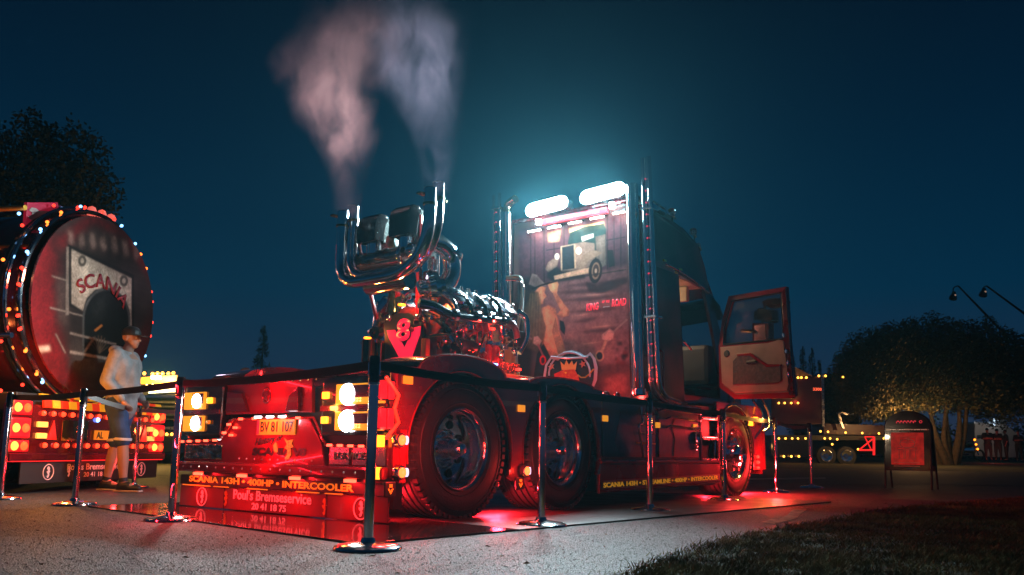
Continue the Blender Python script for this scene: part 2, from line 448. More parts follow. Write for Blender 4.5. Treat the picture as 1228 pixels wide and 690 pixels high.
# loose chippings on the near asphalt
vs, fs = [], []
for i in range(18000):
    d = 2.55 + 6 * rnd.random() ** 1.3; px = rnd.uniform(-40, 900); x = (px - 614) / 1000 * d; y = d
    if in_poly(x, y, LP): continue
    l = TR.o; q = Vector((x, y, 0)) - l; uu, vv = q.dot(TR.f), q.dot(TR.r)
    if uu > -1.7 + (1.9 - vv) * .14 and vv < 1.95: continue
    r = rnd.uniform(.0015, .0045); k = len(vs)
    vs += [(x + r, y, .0), (x - r * .5, y + r, .0), (x - r * .5, y - r, .0), (x, y, r * 1.1)]
    fs += [(k, k + 1, k + 3), (k + 1, k + 2, k + 3), (k + 2, k, k + 3)]
me = bpy.data.meshes.new('chippings'); me.from_pydata(vs, [], fs)
me.materials.append(mat('stone_chip', (.15, .145, .135), .7, noise=.85, nscale=90))
o = bpy.data.objects.new('chippings', me); COL.objects.link(o)
tag(o, 'loose grey chippings scattered over the near asphalt', 'gravel', kind='stuff')

vs, fs = [], []
for i in range(150):
    d = 2.7 + 7 * rnd.random(); x = (rnd.uniform(-20, 1100) - 614) / 1000 * d; q = Vector((x, d, 0)) - TR.o
    if q.dot(TR.f) > -1.7 and abs(q.dot(TR.r)) < 2.1: continue
    r = rnd.uniform(.008, .02); t_ = rnd.uniform(0, 6.28); k = len(vs); c_, s_ = cos(t_) * r, sin(t_) * r
    vs += [(x - c_, d - s_, .006), (x + s_ * .5, d - c_ * .5, .004 + rnd.random() * .012), (x + c_, d + s_, .008), (x - s_ * .5, d + c_ * .5, .004 + rnd.random() * .012)]; fs.append((k, k + 1, k + 2, k + 3))
me = bpy.data.meshes.new('fallen_leaves'); me.from_pydata(vs, [], fs); me.materials.append(mat('dry_leaf', (.14, .075, .03), .8, noise=.6, nscale=9))
o = bpy.data.objects.new('fallen_leaves', me); COL.objects.link(o); tag(o, 'dry brown leaves scattered over the asphalt', 'leaves', kind='stuff')
# tar smear on the asphalt
mk = [W(*p) for p in ((913, 627), (925, 623), (933, 624), (945, 618), (950, 612), (962, 609), (968, 612), (960, 617), (956, 622), (938, 627), (928, 629))]
sheet('worn_paint_mark', [(p.x, p.y) for p in mk], .005, mat('worn_paint', (.32, .25, .15), .8, noise=.7, nscale=14))
mk = [W(*p) for p in ((955, 571.5), (1180, 571), (1228, 570.2), (1228, 571.6), (1180, 572.6), (960, 574))]
mk = [W(*p) for p in ((560, 571), (880, 574.5), (990, 573), (990, 575), (880, 576.3), (560, 572.2))]
sheet('road_edge_line', [(p.x, p.y) for p in mk], .0085, mat('worn_line', (.4, .38, .33), .8, noise=.7, nscale=3))

# glossy display flooring under the truck: panels with seams
fl = empty('display_floor', TR.o + TR.f * (-1.62) + TR.r * 1.96, TR.yaw - radians(5.2))
tag(fl, 'shiny black display flooring of butted panels lying under the red truck', 'floor')
m_sat = mat('satin_black_panel', (.022, .019, .019), .42, 0, 0, rvar=.08, nscale=3, bump=.15, bscale=60, noise=.5)
m_tile = mat('polished_black_panel', (.03, .02, .02), .11, 0, .35, rvar=.05, nscale=3, bump=.03, bscale=3)
mb = MB(); mb.box((.625, .615, .006), (1.246, 1.226, .012), None, .002); t0 = mb.build('panel', m_tile, fl)
mb = MB(); mb.box((.625, .615, .006), (1.246, 1.226, .012), None, .002); t1 = mb.build('panel', m_sat, fl); t1.location = (1.25, 0, 0)
for i in range(5):
    for j in range(3):
        if (i, j) not in ((0, 0), (1, 0)): rep(t1 if i else t0, (i * 1.25, j * 1.23, 0), fl)
for pts in (((560, 686), (590, 668), (640, 660), (668, 646), (720, 640), (760, 628)), ((30, 622), (80, 628), (120, 640), (150, 660), (190, 688))):
    P_ = [W(*p) for p in pts]; Q_ = []
    for a, b in zip(P_, P_[1:]):
        for k in range(6): Q_.append(a.lerp(b, k / 6) + Vector((rnd.gauss(0, .007), rnd.gauss(0, .007), 0)))
    wd_ = [rnd.uniform(.002, .006) for _ in Q_]
    sheet('asphalt_crack', [(p.x, p.y - w_) for p, w_ in zip(Q_, wd_)] + [(p.x, p.y + w_) for p, w_ in reversed(list(zip(Q_, wd_)))], .0035, m_flat)

# ================================================================== THE RED SHOW TRUCK
truck = empty('show_truck', TR.o, TR.yaw)
tag(truck, 'dark red show truck with chrome stacks, painted cab back and open door', 'truck')
AXR, AYR = Vector((0, -1, 0)), Vector((0, 0, 1))       # rear face: a = v, b = z, normal backwards
AXS, AYS = Vector((1, 0, 0)), Vector((0, 0, 1))        # right side: a = u, b = z, normal to the right
def rp(pts, u=-.7): return [TR.R(x, y, u) for x, y in pts]
def spx(pts, v=1.25): return [TR.Sd(x, y, v) for x, y in pts]
def rear(name, pts, u, th, m, parent=truck, bev=0.0, raw=False, label=None, smooth=False):
    P = pts if raw else rp(pts, u)
    return MB().plate(P, L(u, 0, 0), AXR, AYR, th, bev).build(name, m, parent, smooth, label)
def side(name, pts, v, th, m, parent=truck, bev=0.0, raw=False, label=None):
    P = pts if raw else spx(pts, v)
    return MB().plate(P, L(0, v, 0), AXS, AYS, th, bev).build(name, m, parent, False, label)
def rb(name, v0, v1, z0, z1, u, th, m, parent=truck, bev=.004, label=None):     # box standing proud of the rear face
    return MB().ubox(u - th, u, v0, v1, z0, z1, bev).build(name, m, parent, False, label)

# ---- wheels
def tyre_mesh(name, R, ri, w, parent):
    mb = MB()
    pr = [(ri, w * .46), (ri + .03, w * .5), (ri + .10, w * .515), (R - .05, w * .5), (R - .012, w * .44), (R, w * .38)]
    for k in range(-2, 3):
        g = k * w * .15
        pr += [(R, g + .012 + w * .05), (R - .012, g + .008), (R - .012, g - .008), (R, g - .012 - w * .05)] if False else []
    gs = [.26, .09, -.09, -.26]
    for g in gs: pr += [(R, w * g + .009), (R - .014, w * g + .006), (R - .014, w * g - .006), (R, w * g - .009)]
    pr += [(R, -w * .38), (R - .012, -w * .44), (R - .05, -w * .5), (ri + .10, -w * .515), (ri, -w * .46)]
    mb.lathe(pr, (0, 0, 0), (0, -1, 0), 72, close=True)
    n = 56
    for k in range(n):                       # shoulder lugs
        a = 2 * pi * k / n
        for s_ in (1, -1):
            rot = Matrix.Rotation(-a, 3, 'Y')
            mb.box(rot @ Vector((R - .012, s_ * w * .45, 0)), (.034, w * .12, 2 * pi * R / n * .62), rot)
    for rr in (ri + .045, ri + .055): pass
    mb.lathe([(ri + .035, w * .49), (ri + .045, w * .515), (ri + .055, w * .50)], (0, 0, 0), (0, -1, 0), 64)
    mb.lathe([(ri + .15, w * .50), (ri + .153, w * .522), (ri + .158, w * .50)], (0, 0, 0), (0, -1, 0), 64)
    return mb.build(name, m_rub, parent, True)
def add_wheel(u, v, deep=True, R=.515, right=True, w=.36):
    s_ = 1 if right else -1
    wh = empty('wheel', L(u, v - s_ * w * .5, R), 0 if right else pi); wh.parent = truck
    tyre_mesh('tyre', R, .295, w, wh)
    o_ = w * .5
    if deep:
        pr = [(.292, o_ - .02), (.305, o_ + .002), (.300, o_ + .006), (.288, o_ - .006), (.281, o_ - .03), (.276, o_ - .05), (.268, o_ - .056), (.262, o_ - .10), (.258, o_ - .108), (.252, o_ - .155), (.240, o_ - .19),
              (.19, o_ - .20), (.15, o_ - .19), (.135, o_ - .165), (.10, o_ - .16), (.085, o_ - .12), (.075, o_ - .08), (.03, o_ - .07), (0, o_ - .07)]
    else:
        pr = [(.292, o_ - .02), (.305, o_ + .002), (.300, o_ + .006), (.286, o_ - .01), (.272, o_ - .05), (.255, o_ - .06), (.225, o_ - .03), (.20, o_ - .005), (.15, o_ + .0), (.12, o_ + .0), (.11, o_ + .03), (.09, o_ + .045), (0, o_ + .05)]
    rim = MB().lathe(pr, (0, 0, 0), (0, -1, 0), 64).build('rim', m_chrome, wh, True)
    nh = 8
    hole = None
    for k in range(nh):
        a = 2 * pi * (k + .5) / nh; q_ = .198 if deep else .20
        if hole is None:
            pr_ = [(.0, o_ - .186), (.028, o_ - .186), (.032, o_ - .1835), (.036, o_ - .19)] if deep else [(.0, o_ + .004), (.02, o_ + .004), (.024, o_ - .02)]
            hole = MB().lathe(pr_, (0, 0, 0), (0, -1, 0), 16).build('vent_hole', m_blkp, rim, True); hole.location = (q_ * cos(a), 0, q_ * sin(a))
        else: rep(hole, (q_ * cos(a), 0, q_ * sin(a)), rim)
    nut = None
    for k in range(10):
        a = 2 * pi * k / 10; rr_ = .118 if deep else .155
        oo = o_ - (.16 if deep else 0)
        if nut is None:
            nut = MB().cyl((0, 0, 0), (0, -.035, 0), .014, .010, 8).build('wheel_nut', m_chrome, rim, True)
            nut.location = (rr_ * cos(a), -oo, rr_ * sin(a))
        else: rep(nut, (rr_ * cos(a), -oo, rr_ * sin(a)), rim)
    if deep:
        MB().lathe([(.0, o_ + .02), (.04, o_ + .01), (.06, o_ - .03), (.066, o_ - .075)], (0, 0, 0), (0, -1, 0), 24).build('hub_cap', m_chrome, rim, True)
    return wh
for uu in (0.0, 1.33):
    add_wheel(uu, 1.25); add_wheel(uu, -1.22, right=False)
add_wheel(5.13, 1.25, deep=False, R=.50); add_wheel(5.13, -1.2, deep=False, R=.50, right=False)
for uu in (0, 1.33, 5.13):
    MB().cyl(L(uu, -.95, .5), L(uu, .95, .5), .075, None, 14).build('axle', m_flat, truck, True)

# ---- frame rails, deck, inner dark body
for v0 in (-.42, .42): MB().ubox(-.62, 5.4, v0 - .04, v0 + .04, .55, .86, .01).build('frame_rail', m_dsteel, truck)
for uu in (-.4, .65, 2.0, 3.0): MB().ubox(uu - .05, uu + .05, -.38, .38, .58, .84, .01).build('cross_member', m_dsteel, truck)
MB().ubox(-.66, 3.2, -1.12, 1.12, .965, 1.03, .006).build('deck', m_black, truck)
MB().ubox(-.62, -.54, -1.2, 1.18, .10, .96).build('rear_bulkhead', m_flat, truck)
for k in range(9):      # slats of the catwalk seen edge-on behind the wheel cover
    MB().ubox(-.60 + k * .07, -.565 + k * .07, -1.0, 1.1, 1.032, 1.055, .004).build('deck_slat', m_steel, truck)

# ---- right side: bodywork with the two wheel openings
def arch(cx, r, z0=.50, n=22, floor=.27):
    a0 = math.degrees(math.asin((floor - z0) / r)) if abs(floor - z0) < r else 0
    return [(cx + r * cos(radians(a)), z0 + r * sin(radians(a))) for a in [180 - a0 + (2 * a0 - 180) * k / n for k in range(n + 1)]]
def bump(cx, n=12):
    hb = .135 if cx < 1 else .062;       # fender crown above the waist line, rearward to forward
    return [(cx + .50 * cos(radians(180 - 180 * k / n)), 1.075 + hb * sin(radians(180 * k / n))) for k in range(n + 1)]
A1 = arch(0.0, .585, floor=.50); A1 = [p for p in A1]
A2 = arch(1.33, .585, floor=.30)
left_leg = [(-.72, .58), (-.585, .50)]
A1b = [(.585 * cos(radians(a)), .50 + .585 * sin(radians(a))) for a in [180 - (180 + 20) * k / 24 for k in range(25)]]
A2b = [(1.33 + .585 * cos(radians(a)), .50 + .585 * sin(radians(a))) for a in [200 - (200 + 20) * k / 26 for k in range(27)]]
outl = [(-.70, .60)] + [(-.70, 1.075)] + bump(0.0) + bump(1.33) + [(1.98, 1.075), (1.95, .30)] + list(reversed(A2b)) + [(.70, .27), (.62, .27)] + list(reversed(A1b)) + [(-.60, .50), (-.66, .52)]
for s_, nm, vv in ((1, 'right_side', 1.235), (-1, 'left', -1.265)):
    pn = MB().plate(outl, L(0, vv, 0), AXS, AYS, .03, .008).build('wheel_fender_panel', m_dred, truck)
    for cx in (0, 1.33):
        strip = MB()
        P = [(cx + .585 * cos(radians(a)), .50 + .585 * sin(radians(a))) for a in range(-18, 199, 9)]
        va, vb = (1.236, .80) if s_ > 0 else (-1.24, -.80)
        A = [strip.bm.verts.new(L(u_, va, z_)) for u_, z_ in P]; B = [strip.bm.verts.new(L(u_, vb, z_)) for u_, z_ in P]
        C_ = [strip.bm.verts.new(L(cx + (u_ - cx) * 1.03, vb, .5 + (z_ - .5) * 1.03)) for u_, z_ in P]
        for k in range(len(P) - 1):
            strip._f([A[k], A[k + 1], B[k + 1], B[k]]); strip._f([B[k], B[k + 1], C_[k + 1], C_[k]])
        strip.build('arch_lining', m_flat, pn, True)
        Pb = bump(cx); cap = MB()
        A = [cap.bm.verts.new(L(u_, 1.262 * s_ - (0.0 if s_ > 0 else .03), z_)) for u_, z_ in Pb]; B = [cap.bm.verts.new(L(u_, .80 * s_, z_ + .012)) for u_, z_ in Pb]; C_ = [cap.bm.verts.new(L(u_, .80 * s_, 1.0)) for u_, z_ in Pb]
        for k in range(len(Pb) - 1): cap._f([A[k], A[k + 1], B[k + 1], B[k]]); cap._f([B[k], B[k + 1], C_[k + 1], C_[k]])
        cap.build('fender_crown', m_dred, pn, True)
    if s_ > 0:
        for cx in (0, 1.33):
            MB().tube([L(cx + .592 * cos(radians(a)), 1.267, .50 + .592 * sin(radians(a))) for a in range(-14, 196, 7)], .007, 6).build('arch_trim', m_dred if cx else m_red, pn, True)
            MB().tube([L(u_, 1.266, z_ + .002) for u_, z_ in bump(cx)], .009, 6).build('crown_trim', m_red, pn, True)

# amber side markers, round side lamps, arrow plates (right side)
def amber_marker(u, z, v=1.266):
    o = MB().ubox(u - .045, u + .045, v, v + .014, z - .028, z + .028, .005).build('side_marker', mat('amber_lens', (.8, .35, .02), .3, em=(1, .36, .02), es=.75, sample=False), truck); return o
for p in ((489, 456), (625, 490), (726, 502), (789, 510), (834, 512)):
    u_, z_ = TR.Sd(*p, 1.27); amber_marker(u_, z_, 1.266 if p[0] < 700 else 1.262)
def side_lamp(u, z, v=1.27):
    e = empty('side_lamp', L(u, v, z)); e.parent = truck
    MB().lathe([(.0, .0), (.045, 0), (.05, .012), (.046, .05), (.034, .056)], (0, 0, 0), (0, -1, 0), 20).build('lamp_housing', m_chrome, e, True)
    MB().lathe([(.036, .05), (.033, .064), (.022, .074), (.0, .078)], (0, 0, 0), (0, -1, 0), 18).build('lamp_lens', glow('orange_red_lens', (1, .10, .02), 5), e, True)
    MB().lathe([(.03, .0), (.03, .03), (.0, .034)], (.055, -.01, 0), (.4, -1, 0), 14).build('lamp_back_lens', glow('cool_lens', (.35, .6, 1), 1.6), e, True)
    lamp('side_lamp_light', e, (0, -.16, 0), (1, .03, .02), 6.5, .03)
for p in ((481, 528), (481, 567), (630, 565)):
    u_, z_ = TR.Sd(*p, 1.30); side_lamp(u_, z_, 1.262 if p[0] > 600 else 1.255)
rb('lamp_bracket', 1.16, 1.27, .28, .64, -.60, .06, m_red)
for p in ((467, 587), (623, 580)):
    u_, z_ = TR.Sd(*p, 1.27)
    e = MB().ubox(u_ - .05, u_ + .05, 1.262, 1.28, z_ - .05, z_ + .05, .006).build('arrow_plate', m_blkp, truck)
    MB().plate([(u_ - .026, z_ + .004), (u_, z_ - .034), (u_ + .026, z_ + .004), (u_ + .012, z_ + .004), (u_, z_ - .014), (u_ - .012, z_ + .004)], L(0, 1.281, 0), AXS, AYS, .003).build('arrow_mark', m_yel, e)
    MB().plate([(u_ - .014, z_ + .012), (u_ + .014, z_ + .012), (u_ + .014, z_ + .034), (u_ - .014, z_ + .034)], L(0, 1.281, 0), AXS, AYS, .003).build('arrow_mark', m_yel, e)

# side cabinets between the rear wheels and the steps
side('side_cabinet', [(1.93, .40), (1.93, 1.05), (4.12, 1.03), (4.12, .40)], 1.22, .035, m_dred, raw=True, bev=.01)
MB().ubox(1.95, 4.1, .5, 1.215, .42, 1.02, .01).build('cabinet_body', m_flat, truck)
MUR = [mat('airbrush_a', (.035, .012, .014), .3, 0, .8, noise=.6, nscale=5, col2=(.006, .006, .009)), mat('airbrush_b', (.11, .02, .025), .3, 0, .8, noise=.5, nscale=9, col2=(.02, .006, .01))]
side('painted_side_panel', [(1.99, .46), (1.99, 1.00), (3.02, .99), (3.02, .46)], 1.256, .008, MUR[0], raw=True, bev=.003)
side('painted_side_panel', [(3.10, .46), (3.10, .99), (4.05, .98), (4.05, .46)], 1.256, .008, MUR[1], raw=True, bev=.003)
side('airbrushed_figure', [(3.42, .47), (3.46, .66), (3.38, .78), (3.50, .90), (3.62, .93), (3.72, .86), (3.70, .74), (3.80, .62), (3.84, .47)], 1.2645, .003, MUR[0], raw=True)
# driveline mural print: gears
side('airbrushed_figure', [(2.2, .60), (2.32, .9), (2.44, .93), (2.5, .8), (2.6, .62), (2.5, .5), (2.3, .5)], 1.2645, .003, MUR[1], raw=True)
for z_, a, b in ((.955, 3.08, 4.08), (.88, 3.25, 4.08), (.79, 3.25, 4.08)):
    MB().tube(fillet([L(a, 1.27, z_ - .02), L(a + .04, 1.30, z_), L(b - .04, 1.30, z_ - .012), L(b, 1.27, z_ - .03)], .03, 4), .011, 8).build('chrome_rail', m_chrome, truck, True)
for z_ in (.88, .78, .70, .60):
    MB().tube([L(2.62, 1.272, z_), L(3.0, 1.272, z_ - .005)], .008, 6).build('chrome_rail', m_chrome if z_ > .65 else m_gold, truck, True)
MB().tube(fillet([L(2.70, 1.275, .96), L(2.72, 1.29, .80), L(2.60, 1.30, .78), L(2.72, 1.29, .45)], .05, 5), .013, 8).build('chrome_piston_emblem', m_chrome, truck, True)
MB().lathe([(.0, .0), (.06, 0), (.06, .02), (.05, .026), (.03, .02), (.0, .02)], L(3.98, 1.262, .68), (0, -1, 0), 24).build('filler_cap', m_chrome, truck, True)
for k in range(5): MB().tube(ring_r := [L(3.98 + .05 * cos(a_ * pi / 6), 1.275, .56 + k * .055 + .02 * sin(a_ * pi / 6)) for a_ in range(12)], .006, 6, closed=True).build('chrome_link', m_chrome, truck, True)

# skirt with the yellow lettering
side('side_skirt', [(1.93, .13), (1.93, .395), (4.62, .395), (4.62, .17)], 1.235, .03, m_red, raw=True, bev=.008)
MB().ubox(1.93, 4.6, .9, 1.232, .14, .39, .01).build('skirt_body', m_flat, truck)
side('lettering_strip', [(1.95, .165), (1.95, .245), (4.60, .27), (4.60, .195)], 1.2665, .004, m_blkp, raw=True)
text('skirt_lettering', 'SCANIA 143H \u2022 STREAMLINE \u2022 400HP \u2022 INTERCOOLER', m_yel, truck, L(3.26, 1.2715, .2175), (1, 0, .0115), (-.0115, 0, 1), 2.56, .046, bold=.03)
MB().ubox(1.93, 4.6, 1.236, 1.285, .395, .43, .012).build('skirt_ledge', m_red, truck)
for k in range(9): MB().ubox(2.0 + k * .27, 2.09 + k * .27, 1.262, 1.28, .405, .42, .003).build('ledge_lamp', glow('dim_red_lens', (1, .03, .02), 1.2), truck)

# steps behind the front wheel
MB().ubox(4.14, 4.60, .75, 1.19, .36, 1.05).build('step_well', m_flat, truck)
for z_ in (.91, .675, .43): MB().ubox(4.16, 4.58, 1.12, 1.27, z_ - .018, z_ + .018, .008).build('step', m_steel, truck)
for u_ in (4.13, 4.60): MB().ubox(u_ - .02, u_ + .02, 1.19, 1.262, .40, 1.02, .006).build('step_frame', m_dred, truck)

# front arch and lower front body
FA = [(5.13 + .60 * cos(radians(a)), .50 + .60 * sin(radians(a))) for a in range(190, -8, -9)]
fo = [(4.63, .40)] + [(4.63, 1.12), (6.05, 1.12), (6.16, .85), (6.16, .30), (5.74, .30)] + list(reversed(FA))[0:]
MB().plate(fo, L(0, 1.20, 0), AXS, AYS, .035, .008).build('front_arch_panel', m_dred, truck)
strip = MB(); P = FA
A = [strip.bm.verts.new(L(a, 1.2, b)) for a, b in P]; B = [strip.bm.verts.new(L(a, .75, b)) for a, b in P]
for k in range(len(P) - 1): strip._f([A[k], A[k + 1], B[k + 1], B[k]])
strip.build('arch_lining', m_flat, truck, True)
MB().tube([L(a, 1.24, b) for a, b in FA], .012, 6).build('arch_trim', m_chrome, truck, True)
MB().plate([(1.2, 0), (1.2, 1), (-1.2, 1), (-1.2, 0)], L(6.12, 0, .25), AXR, Vector((0, 0, .87)), .06).build('front_bumper', m_dred, truck)
for p, mm in (((905, 503), g_amb), ((899, 508), g_amb)):
    u_, z_ = TR.Sd(*p, 1.24)
    MB().ubox(u_ - .05, u_ + .05, 1.236, 1.27, z_ - .03, z_ + .03, .01).build('front_side_lamp', mm, truck)
lamp('front_side_light', truck, L(5.8, 1.42, .95), (1, .45, .08), 16, .04)
lamp('step_light', truck, L(4.75, 1.40, .80), (1, .03, .03), 26, .05)
lamp('low_lamp_light', truck, L(5.95, 1.45, .36), (1, .02, .02), 70, .05)
for z_, s2 in ((.47, .02), (.40, .024), (.33, .02)): MB().sph(L(5.85, 1.25, z_), s2, 10, 6).build('low_lamp', g_red, truck, True)
MB().tube(fillet([L(5.70, 1.26, 1.2), L(5.80, 1.34, 1.05), L(5.80, 1.34, .85), L(5.72, 1.26, .70)], .05, 5), .018, 8).build('grab_pipe', m_chrome, truck, True)
MB().tube(fillet([L(6.0, 1.26, 1.25), L(6.05, 1.34, 1.05), L(6.05, 1.34, .85), L(6.0, 1.26, .80)], .05, 5), .018, 8).build('grab_pipe', m_chrome, truck, True)

# ---- rear face
U = -.70
# upper centre panel with pockets and emblem
rear('upper_rear_panel', [(275, 455), (378, 452), (378, 495), (272, 498)], -.64, .03, m_red, bev=.006)
for s_, pts in ((0, [(276, 470), (293, 472), (300, 494), (274, 494)]), (1, [(345, 494), (350, 475), (361, 464), (361, 494)])):
    rear('panel_pocket', pts, -.675, .03, m_dred, bev=.006)
c = TR.R(320, 474, -.675)
g = MB(); g.tube([L(-.678, c[0] + .05 * cos(a * pi / 12), c[1] + .062 * sin(a * pi / 12)) for a in range(24)], .006, 6, closed=True)
g.plate([(c[0] - .03, c[1] - .02), (c[0] - .035, c[1] + .02), (c[0] - .01, c[1] + .03), (c[0] + .02, c[1] + .035), (c[0] + .03, c[1]), (c[0] + .01, c[1] - .01), (c[0] + .015, c[1] - .04), (c[0] - .015, c[1] - .04)], L(-.676, 0, 0), AXR, AYR, .006)
g.build('round_emblem', m_dred, truck, True)
MB().ubox(-.72, -.60, -1.33, 1.2, 1.035, 1.065, .012).build('rear_top_rail', m_dred, truck)
MB().ubox(-.735, -.715, -1.28, 1.16, 1.045, 1.055, .003).build('rail_highlight_strip', m_chrome, truck)
# lamp housings: each bezel holds two units
def lamp_unit(parent, v0, v1, z0, z1, vl, zl, rl, power):
    e = MB().ubox(-.742, -.715, v0, v1, z0, z1, .006).build('lamp_reflector', g_yel, parent)
    MB().lathe([(.0, .03), (rl * .6, .026), (rl, .012), (rl * 1.08, 0)], L(-.744, vl, zl), (-1, 0, 0), 20).build('lamp_lens', g_white, e, True)
    k = MB().ubox(-.748, -.742, v0 + .13, v1 - .012, z0 + .045, z1 - .012, .002).build('lamp_mask', m_dred, e) if v1 - v0 > .28 else None
    d0 = None
    for q in range(5):
        for r_ in range(2):
            p_ = (-.752, -(v0 + .16 + q * .028), z0 + .02 + r_ * .018) if v1 - v0 > .28 else (-.748, -(v0 + .015 + r_ * .02), z0 + .02 + q * .02)
            if d0 is None:
                d0 = MB().sph((0, 0, 0), .007, 8, 5).build('led_dot', glow('led_yellow', (1, .6, .15), 2), e, True); d0.location = p_
            else: rep(d0, p_, e)
    lamp('rear_lamp_light', e, L(-.79, vl, zl), (1, .93, .85), power, .03, 'AREA', direction=(-1, 0, -.1), size=(.08, .08))
for (a, b, cc, d_) in (((-1.30, -.76, .60, 1.02), (-1.28, -.98), -1.09, 0), ((.50, 1.20, .60, 1.00), (.68, 1.17), .80, 1)):
    v0, v1, z0, z1 = a
    h = MB().ubox(-.72, -.62, v0, v1, z0, z1, .02).build('lamp_housing', m_black, truck)
    MB().ubox(-.735, -.72, v0 + .005, v1 - .005, .775, .815, .004).build('housing_bar', m_dred, h)
    for z2, z3, zl in ((.82, .965, .89), (.635, .765, .70)):
        vl = -1.08 if not d_ else .81
        lamp_unit(h, b[0], b[1], z2, z3, vl, zl, .058 if not d_ else .072, 5.0)
    for zl in (.89, .71):
        va = -.91 if not d_ else .56
        sz = .032 if (d_ or zl > .8) else .02
        MB().ubox(-.745, -.72, va - sz, va + sz, zl - sz * .8, zl + sz * .8, .008).build('indicator_lamp', g_amb if (d_ or zl > .8) else m_yel, h)
    if d_: lamp('indicator_light', h, L(-.82, .56, .8), (1, .35, .05), 2.5, .03)
# lower centre panel
lowp = rear('lower_rear_panel', [(264, 556), (266, 529), (280, 503), (376, 501), (392, 534), (396, 562)], -.64, .045, m_red, bev=.01)
trim = rp([(214, 530), (266, 528), (280, 503), (376, 501), (391, 534), (455, 536)], -.70)
MB().tube([L(-.70, a, b) for a, b in trim], .011, 8).build('panel_trim', m_red, truck, True)
# running lights along the trim
mk0 = MB().box((0, 0, 0), (.014, .05, .018), None, .004).build('trim_lamp', g_redb, truck)
def along(P, ts):
    for t in ts:
        i = int(t); f_ = t - i; yield (P[i][0] * (1 - f_) + P[i + 1][0] * f_, P[i][1] * (1 - f_) + P[i + 1][1] * f_)
first = True
for a, b in along(trim, [.12, .3, .5, .68, .88, 1.35, 1.75, 2.12, 2.3, 2.66, 2.84, 4.1, 4.3, 4.5, 4.7, 4.88]):
    if first: mk0.location = L(-.716, a, b); first = False
    else: rep(mk0, L(-.716, a, b), truck)
for a, b in ((282, 513), (277, 522)):
    vv, zz = TR.R(a, b, -.70); rep(mk0, L(-.70, vv, zz), truck)
for vv in (-.22, -.07, .08):
    h = MB().ubox(-.74, -.70, vv - .045, vv + .045, .735, .757, .005).build('plate_lamp', m_chrome, truck)
    MB().ubox(-.752, -.738, vv - .04, vv + .04, .733, .750, .004).build('lamp_lens', glow('plate_lamp_lens', (.7, .9, 1), 5), h)
lamp('plate_light', truck, L(-.86, -.05, .72), (.8, .93, 1), .8, .04)
pl = rb('licence_plate', -.285, .185, .605, .725, -.692, .012, mat('plate_yellow', (.75, .38, .02), .4, em=(1, .45, .03), es=.25, sample=False))
rb('plate_band', -.283, -.25, .609, .721, -.7045, .003, mat('plate_band_blue', (.25, .05, .12), .4), pl)
text('plate_characters', 'BV 81 107', m_blkp, pl, L(-.706, -.032, .667), AXR, AYR, .40, .08, bold=.012)
text('script_lettering', 'History of', m_blkp, truck, L(-.688, -.14, .56), Vector((0, -1, .12)), Vector((0, .12, 1)), .36, .07, bold=.02, shear=.45)
text('badge_lettering', 'SCANIA V8', m_blkp, truck, L(-.688, -.015, .475), AXR, AYR, .66, .062, bold=.05, shear=.1)
gr = MB(); c = (.11, .505)
gr.plate([(c[0] - .06, c[1] + .075), (c[0] - .02, c[1] + .055), (c[0] + .05, c[1] + .065), (c[0] + .03, c[1] + .035), (c[0] + .055, c[1] + .01), (c[0] + .02, c[1] + .0), (c[0] + .03, c[1] - .05), (c[0] + .0, c[1] - .085), (c[0] - .04, c[1] - .08), (c[0] - .012, c[1] - .05), (c[0] - .01, c[1] - .01), (c[0] - .05, c[1] + .0), (c[0] - .02, c[1] + .03)], L(-.690, 0, 0), AXR, AYR, .004)
gr.plate([(c[0] - .19, c[1] + .02), (c[0] - .16, c[1] + .045), (c[0] - .14, c[1] + .02), (c[0] - .13, c[1] - .03), (c[0] - .165, c[1] - .035)], L(-.690, 0, 0), AXR, AYR, .004)
gr.build('gold_emblem', mat('gold_leaf', (.9, .5, .08), .35, .5, noise=.6, nscale=50, col2=(.5, .06, .02), em=(1, .4, .05), es=.3, sample=False), truck)
# mirrored panels left and right
fr1 = rb('mirror_panel_frame', -1.32, -.73, .385, .545, -.66, .02, m_red)
m_mirw = mat('streak_painted_mirror', (.85, .80, .62), .04, 1.0, bump=1.0, bscale=16, col2=(.25, .12, .04), nscale=14)  # gold and brown reflection streaks put into the mirror's colour
rb('mirror_panel', -1.29, -.76, .405, .525, -.6805, .012, m_mirw, fr1)
fr2 = rb('mirror_panel_frame', .56, 1.18, .375, .535, -.66, .02, m_red)
for a, b in ((.585, .79), (.83, 1.0), (1.03, 1.16)): rb('mirror_panel', a, b, .392, .518, -.6805, .012, mat('grey_mirror', (.55, .57, .6), .25, .8, bump=.3, bscale=6), fr2)
text('mirror_lettering', 'SERVICE', mat('grey_print', (.10, .11, .13), .4), fr2, L(-.695, .80, .455), AXR, AYR, .34, .05, bold=.03)
